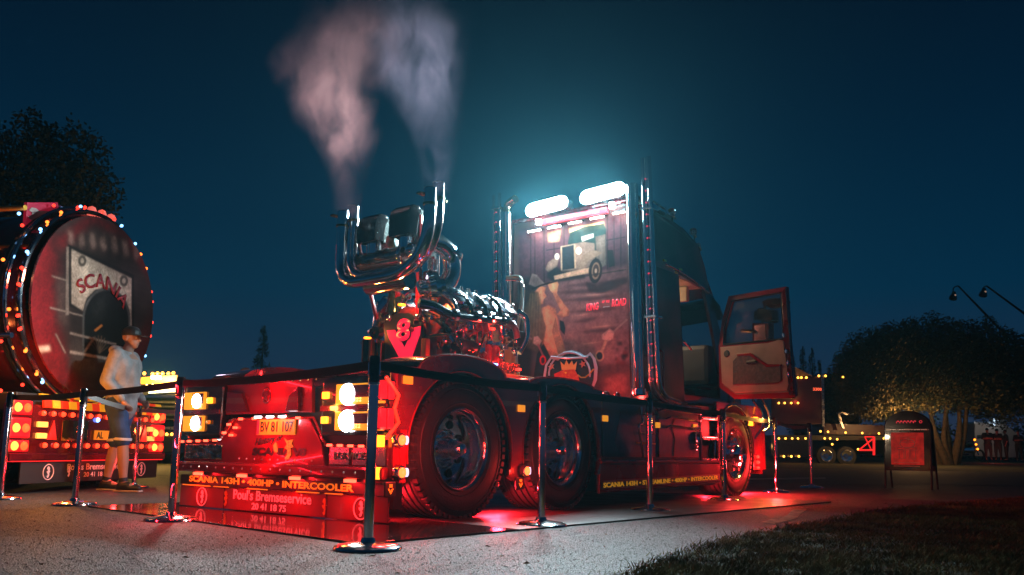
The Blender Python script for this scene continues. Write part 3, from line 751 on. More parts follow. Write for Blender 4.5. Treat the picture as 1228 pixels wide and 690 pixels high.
# bumper bar, strip, flap
MB().ubox(-.78, -.62, -1.33, 1.22, .30, .385, .02).build('bumper_bar', m_red, truck)
for vv in (1.15, 1.152): pass
for zz in (.56, .345): rb('corner_marker', 1.13, 1.20, zz - .04, zz + .04, -.74, .05, g_amb)
rb('lettering_strip', -1.24, 1.12, .195, .275, -.72, .03, m_blkp)
text('rear_lettering', 'SCANIA 143H \u2022 400HP \u2022 INTERCOOLER', m_yel, truck, L(-.7525, -.09, .240), Vector((0, -1, -.004)), Vector((0, -.004, 1)), 2.02, .05, bold=.03)
rb('strip_end_block', 1.12, 1.25, .19, .28, -.70, .05, m_dsteel)
MB().ubox(-.75, -.74, -1.2, -1.02, .186, .194).build('strip_underline', m_yel, truck)
for a, b in ((-1.0, -.8), (-.75, -.55), (-.3, -.05), (.3, .55), (.62, .8)): MB().ubox(-.752, -.74, a, b, .186, .193).build('strip_underline', m_yel, truck)
flap = rb('mud_flap', -1.26, 1.24, .018, .19, -.715, .015, mat('flap_red', (.17, .004, .008), .35, 0, .4, noise=.3, nscale=4))
for vv in (-.62, .62): rb('flap_fold', vv - .006, vv + .006, .02, .188, -.7302, .006, m_dred, flap)
text('flap_lettering', "Poul's Bremseservice", m_pink, flap, L(-.7325, -.02, .140), AXR, AYR, .95, .078, bold=.014)
text('flap_number', '20 41 18 75', m_pink, flap, L(-.7325, -.04, .058), AXR, AYR, .42, .050, bold=.02)
def griffin(parent, cv, cz, s_, m, u=-.7325, ringed=False):
    P = [(-.3, .9), (.0, 1.0), (.35, .85), (.5, .5), (.35, .3), (.6, .2), (.5, -.1), (.3, -.1), (.45, -.5), (.2, -.9), (-.1, -1), (-.35, -.7), (-.1, -.6), (.0, -.3), (-.3, -.2), (-.55, .1), (-.3, .2), (-.05, .1), (-.15, .45), (-.45, .5)]
    g = MB().plate([(cv + a * s_ * .75, cz + b * s_) for a, b in P], L(u, 0, 0), AXR, AYR, .003)
    if ringed:
        g.tube([L(u - .003, cv + s_ * 1.25 * cos(a * pi / 16), cz + s_ * 1.3 * sin(a * pi / 16)) for a in range(32)], s_ * .09, 6, closed=True)
    return g.build('flap_emblem', m, parent)
griffin(flap, -.93, .10, .055, m_pink, ringed=True); griffin(flap, -.60, .10, .06, m_gold); griffin(flap, .60, .095, .06, m_gold); griffin(flap, .98, .10, .055, m_pink, ringed=True)
for vv in (-.70, -.36, .40):      # joints and fixings of the rear panels
    MB().ubox(-.7305, -.727, vv - .002, vv + .002, .40, .50).build('panel_joint', m_blkp, truck) if abs(vv) > .5 else None
bz = MB().lathe([(0, .006), (.006, .005), (.009, 0)], (0, 0, 0), (-1, 0, 0), 8).build('rivet', m_steel, truck, True); bz.location = L(-.781, -1.28, .342)
for k in range(1, 22): rep(bz, L(-.781, -1.28 + k * .118, .342), truck)
for k in range(12): rep(bz, L(-.676, -.66 + k * .094, 1.02), truck)
for k in range(10): rep(bz, L(-.686, -.52 + k * .10, .415), truck)
# right rear corner: red chevron lamps wrapping round
crn = MB().ubox(-.72, -.60, 1.20, 1.262, .30, 1.05, .015).build('rear_corner_post', m_red, truck)
def sidepx(name, pts, v, th, m, parent=truck, bev=0.0): return side(name, pts, v, th, m, parent, bev)
chev = [(458, 452), (465, 452), (478, 474), (472, 490), (478, 508), (463, 527), (456, 527), (470, 508), (465, 490), (470, 474)]
P = [TR.Sd(x, y, 1.27) for x, y in chev]
for seg_ in ((0, 3), (2, 5)):
    cp_ = [(463, 452), (478, 474), (473, 490), (478, 507), (463, 526)][seg_[0]:seg_[1]]
    MB().tube([L(*(lambda q_: (q_[0], 1.272, q_[1]))(TR.Sd(x, y, 1.272))) for x, y in cp_], .013, 6).build('chevron_lamp', glow('chevron_red', (1, .035, .012), 1.6), truck)
for z0, z1 in ((.83, .975), (.63, .79)):
    h = MB().ubox(-.86, -.70, 1.215, 1.262, z0, z1, .018).build('tail_lamp', m_black, truck)
    MB().ubox(-.865, -.80, 1.225, 1.27, z0 + .012, z1 - .012, .01).build('lamp_lens', glow('tail_red', (1, .01, .02), 1.0), h)
    MB().ubox(-.79, -.73, 1.225, 1.272, z0 + .012, z1 - .012, .01).build('lamp_lens', glow('tail_red', (1, .01, .02), 1.0), h)
lamp('tail_light', truck, L(-.80, 1.42, .8), (1, .02, .02), 14, .06)
lamp('trim_light', truck, L(-.75, -.10, 1.025), (1, .01, .02), 24, 0, 'AREA', direction=(.12, 0, -1), size=(.03, 2.0))
lamp('trim_light', truck, L(-.765, -.05, .395), (1, .01, .02), 45, 0, 'AREA', direction=(.14, 0, 1), size=(.02, 2.2))
lamp('trim_light', truck, L(-.735, -.10, .742), (1, .01, .02), 10, 0, 'AREA', direction=(.10, 0, -1), size=(.02, .8))
lamp('trim_light', truck, L(-.83, -.05, .42), (1, .01, .02), 12, 0, 'AREA', direction=(.25, 0, -1), size=(.02, 2.2))
# red working lights low under the rear
for vv in (-.95, -.35, .3, .9):
    h = rb('under_lamp', vv - .05, vv + .05, .275, .297, -.755, .03, g_redb)
    lamp('under_lamp_light', h, L(-.80, vv, .272), (1, .008, .012), 10, 0, 'AREA', direction=(.10, 0, -1), size=(.05, .45))
for uu, vv in ((.66, 1.02), (-.45, 1.0), (2.2, 1.0), (3.0, 1.0), (3.8, 1.0), (4.55, 1.05), (5.95, 1.0), (0.66, -.95), (2.6, -1.0)):
    h = MB().ubox(uu - .05, uu + .05, vv - .03, vv + .03, .17 if uu > 1.9 else .22, .20 if uu > 1.9 else .25, .006).build('underglow_lamp', glow('underglow_lens', (1, .02, .02), 3), truck)
    lamp('underglow_light', h, L(uu, vv, .155 if uu > 1.9 else .21), (1, .01, .02), 60, .04, 'AREA', direction=(0, -.5 if vv > 0 else .5, -1), size=(.30, .05))

# ================================================================== CAB
# profile of the cab front by height: (z, front u on the centre line, half width at the front corner, side half width)
CAB = [(1.05, 5.95, .98, 1.10), (1.30, 5.92, .98, 1.10), (1.90, 5.80, .92, 1.10), (2.25, 5.55, .86, 1.095), (2.55, 5.30, .80, 1.09), (2.80, 5.12, .76, 1.075), (3.05, 4.95, .70, 1.05), (3.22, 4.60, .62, 1.00), (3.30, 4.2, .5, .92)]
def cab_at(z):
    for a, b in zip(CAB, CAB[1:]):
        if a[0] <= z <= b[0]:
            t = (z - a[0]) / (b[0] - a[0]); return tuple(a[i] * (1 - t) + b[i] * t for i in range(1, 4))
    return CAB[-1][1:]
def side_u(z): uf, wf, ws = cab_at(z); return uf - .62      # where the side starts to round towards the front
def strip_wall(zs, ufun, vfun, n_, name, m, th=.035):
    pass
cabo = empty('cab_shell', (0, 0, 0)); cabo.parent = truck
# side wall: from the back wall to the door opening, then over the door, then the pillar
def wall_poly(name, pts, s_, m, parent=cabo, th=.04, inset=0.0):
    """pts (u,z); v follows the cab's own tumblehome"""
    mb = MB()
    A = [mb.bm.verts.new(L(u, s_ * (cab_at(z)[2] - inset), z)) for u, z in pts]; B = [mb.bm.verts.new(L(u, s_ * (cab_at(z)[2] - inset - th), z)) for u, z in pts]
    k = len(pts); mb._f(A); mb._f(list(reversed(B)))
    for i in range(k): mb._f([A[i], A[(i + 1) % k], B[(i + 1) % k], B[i]])
    return mb.build(name, m, parent)
m_side = mat('airbrushed_wine', (.11, .03, .045), .4, 0, .3, noise=.7, nscale=2.6, col2=(.015, .02, .03))
zt = [1.08, 1.3, 1.6, 1.9, 2.2, 2.5, 2.6]
for s_ in (1, -1):
    wall_poly('side_panel', [(3.28, 1.08), (4.06, 1.08), (4.02, 1.9), (3.98, 2.56), (3.28, 2.56)], s_, m_side)
    wall_poly('roof_side_panel', [(3.28, 2.562), (3.98, 2.562), (4.72, 2.50), (4.80, 2.56), (4.74, 2.80), (4.60, 3.05)], s_, m_wine)
    wall_poly('roof_side_panel', [(3.28, 2.563), (4.60, 3.051), (4.30, 3.20), (3.6, 3.28), (3.28, 3.28)], s_, m_wine)
    wall_poly('windscreen_pillar', [(4.66, 2.50), (4.80, 2.54), (4.98, 2.25), (5.18, 1.9), (5.28, 1.5), (5.30, 1.08), (5.05, 1.08), (5.06, 1.5), (4.92, 1.9), (4.76, 2.3)], s_, m_black)
    wall_poly('door_sill', [(4.06, 1.081), (5.05, 1.081), (5.05, 1.17), (4.05, 1.17)], s_, m_dred)
# left (far) door with window opening
wall_poly('far_door_panel', [(4.055, 1.175), (5.05, 1.175), (5.02, 1.80), (4.02, 1.74)], -1, m_dred)
wall_poly('far_door_window', [(4.02, 1.742), (5.02, 1.802), (4.90, 1.95), (4.72, 2.40), (3.99, 2.45)], -1, m_glass, th=.006, inset=.015)
# front corner and windscreen, lofted
mb = MB(); rows = []
for z in (1.08, 1.3, 1.6, 1.9):
    uf, wf, ws = cab_at(z); rows.append([L(uf - .63, -ws, z), L(uf - .2, -(ws - .03), z), L(uf - .03, -wf + .08, z), L(uf + .02, -.4, z), L(uf + .03, 0, z), L(uf + .02, .4, z), L(uf - .03, wf - .08, z), L(uf - .2, ws - .03, z), L(uf - .63, ws, z)])
def loft(rows):
    mb = MB(); V = [[mb.bm.verts.new(p) for p in r] for r in rows]
    for i in range(len(V) - 1):
        for j in range(len(V[0]) - 1): mb._f([V[i][j], V[i][j + 1], V[i + 1][j + 1], V[i + 1][j]])
    return mb
def crow(z, back=.60):
    uf, wf, ws = cab_at(z); return [L(uf - back, -ws, z), L(uf - .2, -(ws + wf) / 2 - .05, z), L(uf - .05, -wf + .06, z), L(uf + .02, -.35, z), L(uf + .03, 0, z), L(uf + .02, .35, z), L(uf - .05, wf - .06, z), L(uf - .2, (ws + wf) / 2 + .05, z), L(uf - back, ws, z)]
loft([crow(z) for z in (1.08, 1.3, 1.6, 1.82)]).build('front_panel', m_dred, cabo, True)
ws_ = loft([crow(z, .45) for z in (1.821, 2.0, 2.2, 2.4, 2.5)]).build('windscreen', m_glass, cabo, True)
loft([crow(z, .45) for z in (2.501, 2.65, 2.8, 2.95, 3.05, 3.15, 3.22, 3.30)]).build('roof_front', m_wine, cabo, True)
mb = MB(); rr = [[L(u, v, z) for v in (-.98, -.6, 0, .6, .98)] for u, z in ((3.28, 3.281), (3.7, 3.30), (4.2, 3.30))]
mb = loft(rr); mb.build('roof_panel', m_wine, cabo, True)
# sun visor
mb = MB()
for s_ in (1,):
    P0 = [(4.86, 1.04, 2.53), (5.30, .86, 2.50), (5.42, .3, 2.48), (5.42, -.3, 2.48), (5.30, -.86, 2.50), (4.86, -1.04, 2.53)]
    P1 = [(4.98, 1.16, 2.33), (5.52, .98, 2.28), (5.68, .3, 2.26), (5.68, -.3, 2.26), (5.52, -.98, 2.28), (4.98, -1.16, 2.33)]
    loft([[L(*p) for p in P0], [L(*p) for p in P1], [L(a, b, c - .03) for a, b, c in P1], [L(a - .03, b * .97, c - .03) for a, b, c in P0]]).build('sun_visor', m_black, cabo)
# gutter / trim line over the door with small lamps
tr_ = [(3.62, 2.62), (3.98, 2.60), (4.35, 2.55), (4.78, 2.47)]
MB().tube([L(u, cab_at(z)[2] + .012, z) for u, z in tr_], .014, 8).build('door_gutter', m_chrome, cabo, True)
for u, z in ((3.62, 2.66), (3.9, 2.57), (4.02, 2.63)): MB().ubox(u - .03, u + .03, cab_at(z)[2] + .002, cab_at(z)[2] + .02, z - .012, z + .012, .004).build('roof_marker', m_gold, cabo)
# side air deflector between the stacks and the door
wall_poly('air_deflector', [(2.98, 1.15), (3.27, 1.15), (3.27, 3.2), (3.08, 3.15)], 1, m_dred)
MB().ubox(4.20, 4.30, 1.105, 1.125, 1.80, 1.84, .004)
MB().tube([L(4.0, 1.125, 1.78), L(4.2, 1.128, 1.70)][:2], .012, 8).build('side_badge_bar', m_steel, cabo, True)
MB().tube(fillet([L(3.42, 1.11, 1.62), L(3.42, 1.16, 1.60), L(3.42, 1.16, 1.12), L(3.62, 1.16, 1.06), L(4.0, 1.16, 1.05)], .06, 5), .014, 8).build('grab_rail', m_red, cabo, True)
# roof horn, beacons on the roof edge
for (px, py, rr_) in ((806, 257, .055), (832, 280, .05), (838, 296, .03)):
    u_, z_ = TR.Sd(px, py, .95)
    e = empty('roof_horn', L(u_, .95, z_)); e.parent = truck
    MB().lathe([(.02, -.12), (.024, 0), (rr_, .05), (rr_ * 1.05, .054), (rr_ * .9, .05), (.018, .01)], (0, 0, 0), (-.9, -.25, .1), 20).build('horn_bell', m_chrome, e, True)
    MB().cyl((0, 0, -.01), (0.02, 0, -.16), .012).build('horn_stand', m_dsteel, e, True)
MB().tube([L(3.35, 1.0, 3.36), L(3.9, .98, 3.34)], .016, 8).build('roof_rail', m_chrome, truck, True)
for k in range(3): MB().cyl(L(3.45 + k * .2, 1.0, 3.26), L(3.45 + k * .2, 1.0, 3.36), .01, None, 8).build('rail_foot', m_chrome, truck, True)
# interior
m_cream = mat('cream_lining', (.55, .42, .25), .6, noise=.2)
m_velvet = mat('red_velvet', (.35, .01, .03), .8, noise=.4, nscale=20, sheen=1)
inn = cabo
MB().ubox(3.3, 5.3, -1.04, 1.04, 1.09, 1.13).build('cab_floor', m_flat, inn)
MB().ubox(3.32, 4.0, -1.03, 1.0, 1.13, 1.55, .03).build('bunk', m_velvet, inn)
MB().ubox(3.32, 4.9, -1.02, 1.0, 2.56, 2.60).build('headlining', m_cream, inn)
MB().ubox(4.28, 4.60, -.98, -.90, 2.40, 2.52, .02).build('roof_locker', m_cream, inn)
MB().ubox(4.60, 4.66, -.9, .9, 2.36, 2.55, .02).build('roof_locker', m_cream, inn)
for vv in (.55, -.55):
    se = empty('seat', L(4.25, vv, 1.13)); se.parent = inn
    MB().box((.16, 0, .40), (.50, .48, .14), None, .04).build('seat_cushion', m_velvet, se, True)
    MB().box((-.10, 0, .80), (.14, .46, .70), Matrix.Rotation(-.15, 3, 'Y'), .05).build('backrest', m_velvet, se, True)
    MB().box((-.16, 0, 1.22), (.10, .26, .16), None, .04).build('headrest', m_velvet, se, True)
    MB().box((.12, 0, .16), (.36, .36, .32), None, .02).build('seat_base', m_flat, se)
MB().ubox(4.95, 5.40, -1.0, 1.0, 1.35, 1.86, .06).build('dashboard', m_flat, inn)
MB().tube([L(4.80 + .07 * sin(a * pi / 10), -.55 + .21 * cos(a * pi / 10), 1.86 + .20 * sin(a * pi / 10)) for a in range(20)], .014, 8, closed=True).build('steering_wheel', m_black, inn, True)
ro = MB().ubox(4.2, 4.4, -.1, .1, 2.54, 2.558, .004).build('interior_lamp', glow('soft_lamp_lens', (1, .8, .5), 3), inn)
lamp('interior_light', ro, L(4.3, 0, 2.44), (1, .72, .45), 45, .06)

# ---- open door
HG = (5.02, 1.13)
dang = radians(74)
def DP(a, z): # point on the door's plane: a metres out from the hinge
    return L(HG[0] - a * cos(dang), HG[1] + a * sin(dang), z)
dx = Vector((-cos(dang), -sin(dang), 0)); dn = dx.cross(Vector((0, 0, 1)))
Hw = TR.o + TR.f * HG[0] + TR.r * HG[1]
dxw = TR.f * (-cos(dang)) + TR.r * sin(dang)
nw = dxw.cross(Vector((0, 0, 1)))
def dpx(px, py):
    d = ray(px, py); O = Vector((0, 0, CAM_Z)); t = (Hw - O).dot(nw) / d.dot(nw); Pp = O + d * t - Hw
    return (Pp.dot(dxw), Pp.z)
door = empty('open_door', L(HG[0], HG[1], 0)); door.parent = truck; door['label'] = 'open passenger door with pale inner trim'
def dplate(name, pts, off, th, m, bev=0.0, parent=None, raw=False):
    P_ = pts if raw else [dpx(*p) for p in pts]
    # outward normal (towards the camera) is the inside face of the door
    nn = dx.cross(Vector((0, 0, 1)))
    return MB().plate(P_, nn * off, dx, Vector((0, 0, 1)), th, bev).build(name, m, parent or door)
outer = [(877, 356), (946, 344.5), (950, 411), (957, 474), (953, 478), (884, 479), (866, 465), (865, 416), (869, 385)]
win = [(881, 362), (940, 352), (943, 407), (871, 414), (872, 395)]
# frame = outer minus window, as two halves
Po = [dpx(*p) for p in outer]; Pw = [dpx(*p) for p in win]
fr_ = MB()
fr_.plate([Po[0], Po[1], Pw[1], Pw[0]], (0, 0, 0), dx, Vector((0, 0, 1)), .05)
fr_.plate([Po[1], Po[2], Pw[2], Pw[1]], (0, 0, 0), dx, Vector((0, 0, 1)), .051)
fr_.plate([Po[0], Pw[0], Pw[4], Pw[3], Po[7], Po[8]], (0, 0, 0), dx, Vector((0, 0, 1)), .052)
fr_.plate([Pw[3], Pw[2], Po[2], Po[3], Po[4], Po[5], Po[6], Po[7]], (0, 0, 0), dx, Vector((0, 0, 1)), .049)
fr_.build('door_frame', m_red, door)
dplate('door_glass', win, .015, .006, m_glass)
sealp = [dpx(*p) for p in win]
sp3 = [dx * a + Vector((0, 0, 1)) * b + dx.cross(Vector((0, 0, 1))) * .055 for a, b in sealp]
MB().tube(sp3, .012, 6, closed=True).build('window_seal', m_flat, door, True)
m_trimc = mat('pale_door_trim', (.36, .21, .16), .55, noise=.25, nscale=6)
dplate('door_trim', [(868, 417), (925, 413), (938, 408), (944, 410), (948, 440), (950, 462), (948, 469), (886, 472), (870, 460)], .052, .018, m_trimc, .008)
m_quilt = mat('dark_quilting', (.10, .05, .045), .7, noise=.5, nscale=25, bump=.6, bscale=30)
dplate('door_pocket', [(884, 462), (884, 434), (890, 427), (905, 426), (916, 434), (924, 440), (941, 440), (942, 457), (938, 460)], .072, .010, m_quilt, .004)
dplate('trim_piping', [(889, 425.5), (906, 424), (917, 432), (926, 438), (942, 437.5), (942, 440), (925, 441), (915, 434.5), (905, 427), (890, 428)], .073, .022, m_red, .004)
q = dpx(876, 425)
MB().lathe([(0, .012), (.035, .012), (.042, .006), (.045, 0)], dx * q[0] + Vector((0, 0, q[1])) + dn * .072, dn, 20).build('door_speaker', m_blkp, door, True)
q = dpx(907, 435); MB().box(dx * q[0] + Vector((0, 0, q[1])) + dn * .088, (.03, .14, .035), Matrix.Rotation(atan2(dx.y, dx.x) + pi / 2, 3, 'Z'), .01).build('door_handle', m_blkp, door)
dplate('door_kick_panel', [(871, 462), (887, 474), (950, 471), (949, 463), (905, 466), (886, 467)], .053, .014, mat('olive_trim', (.12, .08, .05), .7), .005)
dplate('door_edge', [(941, 352), (946, 346), (956, 474), (950, 474), (945, 411)], .053, .012, m_dred, .003)
for p in ((944, 403), (947, 422), (949, 436), (950, 450)):
    q = dpx(*p); MB().box(dx * q[0] + Vector((0, 0, q[1])) + dn * .07, (.03, .03, .05), None, .006).build('latch', m_chrome, door)
# mirrors on the outer face of the door
mo = -dn
def mbox(name, pts, off, th, m, par=None):
    P_ = [dpx(*p) for p in pts]
    return MB().plate(P_, dn * (off - th), dx, Vector((0, 0, 1)), th, .01).build(name, m, par or door)
ma = mbox('mirror_housing', [(890, 372), (896, 367), (912, 369), (913, 383), (907, 385), (890, 381)], -.22, .12, m_black)
mb_ = mbox('mirror_housing', [(892, 386), (912, 386), (912, 411), (892, 412)], -.16, .10, m_red)
P_ = [dpx(*p) for p in ((895, 388), (908, 388), (909, 410), (895, 411))]
MB().plate(P_, dn * -.157, dx, Vector((0, 0, 1)), .004).build('mirror_glass', mat('dusk_mirror', (.8, .8, .8), .03, 1.0), mb_)
mc = mbox('wide_mirror_housing', [(898, 359), (905, 355), (924, 354), (928, 359), (924, 365), (908, 367), (899, 363)], -.25, .08, m_dred)
MB().tube([dx * .32 + Vector((0, 0, dpx(900, 395)[1])) - dn * .0, dx * .42 + Vector((0, 0, dpx(900, 395)[1])) - dn * .2], .02, 8).build('mirror_arm', m_black, door, True)
MB().tube([dx * .42 + Vector((0, 0, dpx(900, 400)[1])) - dn * .24, dx * .5 + Vector((0, 0, dpx(905, 358)[1])) - dn * .27], .018, 8).build('mirror_arm', m_black, door, True)

# ================================================================== BACK WALL OF THE CAB WITH ITS MURAL
BU = 3.27
def bp_(pts, u=BU): return [TR.R(x, y, u) for x, y in pts]
MB().ubox(3.24, 3.30, -1.04, 1.09, 1.05, 3.30, .02).build('cab_back_wall', m_black, truck)
WP = bp_([(617, 268), (752, 247), (757, 478), (620, 478)], 3.235)
MB().plate(WP, L(3.24, 0, 0), AXR, AYR, .012, .004).build('mural_panel', mat('mural_ground', (.10, .035, .035), .4, 0, .2, noise=.65, nscale=2.2, col2=(.03, .02, .022)), truck)
PU = 3.2275
mural = empty('mural', (0, 0, 0)); mural.parent = truck; mural['label'] = 'airbrushed picture of a woman in a hat and an old truck'
WPv = [p[0] for p in WP]; WPz = [p[1] for p in WP]
CAN = Canvas(min(WPv), max(WPv), min(WPz), max(WPz), .0052, (.12, .07, .07)); CAN.mottle(.5, .5, 3)
SOFT = {'hair_strand': 1.4, 'track_shadow': 2.6, 'track_light': 2.6, 'dusty_ground': 4, 'barn_wall': 3, 'shade': 5, 'lower_field': 5, 'lit_board': 1.6, 'board_line': .9, 'painted_dirt': 2.2, 'hair': 2.2, 'shoulder_and_back': 1.3, 'old_truck_shadow': 2.5}
def paint(name, pts, col, noise=.35, ns=6, col2=None, raw=False, rough=.4):
    f_ = 1.55
    CAN.poly(bp_(pts, PU), tuple(c * f_ for c in col), tuple(c * f_ for c in col2) if col2 else None, soft=SOFT.get(name, .8), shade=.45, alpha=.95 if SOFT.get(name, 1) < 2 else .85)
def el_(cx, cy_, rx, ry, n=20, rot=0): return [(cx + rx * cos(2 * pi * k / n) * cos(rot) - ry * sin(2 * pi * k / n) * sin(rot), cy_ + rx * cos(2 * pi * k / n) * sin(rot) + ry * sin(2 * pi * k / n) * cos(rot)) for k in range(n)]
def plates_line(pts, w_):       # a stroke in picture measure
    Lp, Rp = [], []
    for i, (x, y) in enumerate(pts):
        a = pts[max(0, i - 1)]; b = pts[min(len(pts) - 1, i + 1)]; dx_, dy_ = b[0] - a[0], b[1] - a[1]; l_ = sqrt(dx_ * dx_ + dy_ * dy_)
        Lp.append((x - dy_ / l_ * w_, y + dx_ / l_ * w_)); Rp.append((x + dy_ / l_ * w_, y - dx_ / l_ * w_))
    return Lp + list(reversed(Rp))
# barn wall, boards
paint('barn_wall', [(622, 276), (751, 257), (752, 322), (640, 345), (622, 352)], (.085, .035, .045), .5, 5, (.04, .02, .03))
for k, x in enumerate((636, 641, 652, 664, 676, 684, 728, 736, 744)):
    paint('board_line', [(x, 277 - (x - 622) * .15), (x + .7, 277 - (x - 622) * .15), (x + 1.0, 345 - (x - 622) * .2), (x + .1, 345 - (x - 622) * .2)], (.02, .012, .014), 0)
paint('lit_board', [(656, 279), (673, 276), (671, 290), (657, 291)], (.28, .19, .12), .5, 9, (.14, .08, .06))
paint('lit_board', [(682, 274), (700, 271), (724, 266), (726, 275), (704, 276), (683, 280)], (.42, .42, .24), .4, 9, (.2, .16, .09))
paint('board_seam', [(655, 300), (750, 284), (750, 285), (655, 301)], (.02, .012, .015), 0)
# ground
paint('dusty_ground', [(640, 345), (752, 318), (755, 400), (757, 478), (700, 478), (640, 400), (628, 352)], (.24, .125, .115), .5, 3.5, (.085, .045, .05))
for y0_, a, b in ((349, 660, 748), (358, 668, 745), (372, 676, 752), (384, 684, 720), (396, 690, 750), (340, 676, 752)):
    paint('track_shadow', [(a, y0_ + 3), ((a + b) / 2, y0_ - 2), (b, y0_ - 4), ((a + b) / 2, y0_ + 3)], (.07, .035, .04), .3, 8)
for y0_, a, b in ((354, 690, 740), (378, 684, 716), (392, 700, 748), (412, 690, 730)):
    paint('track_light', [(a, y0_ + 2), ((a + b) / 2, y0_ - 2), (b, y0_ - 3), ((a + b) / 2, y0_ + 1)], (.36, .2, .17), .3, 8)
# old truck
G1, G2 = (.13, .10, .085), (.05, .042, .04)
paint('old_truck_cab', [(681, 292), (684, 279), (700, 272), (724, 268), (727, 275), (727, 318), (704, 326), (700, 292), (682, 296)], (.022, .05, .045), .3, 8)
paint('old_truck_window', [(697, 284), (712, 280), (712, 285), (698, 290)], (.32, .30, .26), .4, 30)
paint('old_truck_hood', [(673, 296), (700, 290), (713, 292), (714, 318), (700, 322), (688, 330), (673, 326)], (.20, .14, .11), .4, 8, (.10, .07, .06))
paint('old_truck_door', [(714, 284), (726, 281), (727, 318), (720, 322), (715, 312)], G1, .3, 8)
paint('old_truck_grille', [(674, 297), (688, 294), (689, 322), (674, 324)], (.03, .032, .04), .3, 30)
paint('old_truck_grille_rim', plates_line([(673.5, 325), (673, 296), (689, 293), (690, 322)], .9), (.35, .25, .18), .2)
paint('old_truck_wing', [(654, 323), (657, 315), (664, 310), (670, 312), (668, 320), (658, 327)], (.22, .15, .12), .3, 8)
paint('old_truck_wing', [(692, 322), (700, 306), (712, 300), (722, 303), (716, 308), (706, 312), (700, 325)], (.24, .17, .13), .3, 8)
paint('old_truck_shadow', [(656, 327), (668, 320), (674, 325), (700, 324), (702, 334), (664, 338), (656, 333)], (.02, .016, .018), .2)
paint('old_truck_lamp', el_(668, 308, 3, 4), (.55, .42, .33), .1)
paint('old_truck_lamp', el_(694, 301, 3.6, 4.6), (.60, .44, .34), .1)
paint('old_truck_bumper', [(664, 331), (700, 322), (712, 320), (712, 327), (690, 331), (665, 336)], (.34, .22, .16), .3, 8)
paint('old_truck_tyre', el_(714, 325, 8, 15, rot=.08), (.03, .022, .022), .2)
paint('old_truck_rim', el_(714.5, 325, 5, 10.5, rot=.08), (.24, .14, .10), .4, 9)
paint('old_truck_tyre', el_(714.5, 325, 3.6, 8, rot=.08), (.06, .035, .03), .3)
paint('old_truck_hub', el_(714.5, 325, 1.6, 3), (.3, .2, .15), .2)
paint('old_truck_bed', [(728, 300), (735, 300), (737, 319), (730, 321)], (.025, .02, .022), .2)
paint('old_truck_shadow', [(702, 338), (716, 342), (742, 334), (752, 333), (752, 340), (722, 352), (706, 350)], (.05, .028, .032), .3, 6)
# the woman, seen from behind, hand on her hat
SK, SK2 = (.55, .25, .16), (.20, .08, .06)
paint('shade', [(620, 340), (640, 330), (645, 345), (634, 470), (620, 470)], (.03, .025, .027), .4, 4)
paint('hat_crown', [(634, 341), (638, 328), (644, 330), (650, 337), (656, 343), (645, 346)], (.06, .045, .045), .4, 20, (.16, .11, .10))
paint('face', [(648, 343), (655, 345), (653, 351), (656, 356), (652, 359), (651, 365), (644, 366), (641, 350)], SK, .3, 12, SK2)
paint('shoulder_and_back', [(648, 370), (658, 366), (666, 370), (669, 382), (670, 396), (675, 410), (680, 426), (662, 432), (648, 410), (645, 385)], SK, .4, 6, SK2)
paint('hair', [(638, 349), (646, 350), (648, 362), (650, 376), (655, 392), (652, 412), (645, 424), (632, 418), (625, 396), (629, 368)], (.13, .09, .06), .6, 14, (.04, .03, .025))
for k in range(5):
    paint('hair_strand', plates_line([(636 + k * 3, 352), (634 + k * 3.4, 380), (631 + k * 4, 412)], .5), (.20, .14, .09), .3)
paint('upper_arm', [(663, 352), (668, 352), (678, 366), (683, 373), (682, 379), (674, 381), (668, 377), (672, 372), (667, 362)], SK, .3, 8, SK2)
paint('hand', [(657, 342), (660, 338), (668, 337), (670, 341), (668, 352), (663, 352), (659, 348)], SK, .2)
paint('lower_arm', [(666, 380), (670, 396), (674, 410), (682, 432), (674, 440), (668, 420), (662, 398)], (.34, .17, .12), .3, 8)
paint('top_cloth', [(671, 384), (676, 386), (678, 394), (677, 402), (672, 396)], (.02, .015, .02), .2)
paint('hat_brim', plates_line([(638, 347), (650, 342), (668, 337), (700, 331), (751, 323)][:3], 1.1), (.03, .022, .02), .2)
paint('ledge_line', plates_line([(668, 337.5), (700, 331.5), (751, 323.5)], .6), (.05, .04, .035), .2)
paint('dark_wrap', [(652, 412), (662, 432), (662, 450), (640, 452), (644, 425)], (.025, .02, .022), .3, 8)
# rods and pistons painted in the lower corners
for s_ in (0, 1):
    if s_:
        paint('painted_piston_rod', plates_line([(752, 383), (736, 398)], 1.2), (.30, .18, .16), .3)
        paint('painted_piston', [(721, 402), (731, 394), (737, 399), (735, 407), (728, 410), (722, 407)], (.36, .24, .21), .3, 12)
        paint('painted_piston_rod', plates_line([(727, 408), (723, 418), (721, 424)], 1.8), (.34, .22, .17), .3)
        paint('painted_ring', el_(719, 427, 5.6, 7), (.38, .24, .17), .3)
        paint('painted_ring_hole', el_(719, 427, 3.6, 4.6), (.02, .016, .02), .1)
    else:
        paint('painted_piston_rod', plates_line([(623, 398), (638, 407)], 1.1), (.26, .15, .14), .3)
        paint('painted_piston', [(640, 404), (645, 403), (650, 409), (646, 416), (639, 412)], (.36, .24, .21), .3, 12)
        paint('painted_piston_rod', plates_line([(645, 413), (650, 424), (652, 428)], 1.1), (.34, .12, .12), .3)
        paint('painted_ring', el_(651, 432, 4, 6), (.5, .03, .05), .3)
        paint('painted_ring_hole', el_(651, 432.5, 2.2, 4), (.04, .016, .02), .1)
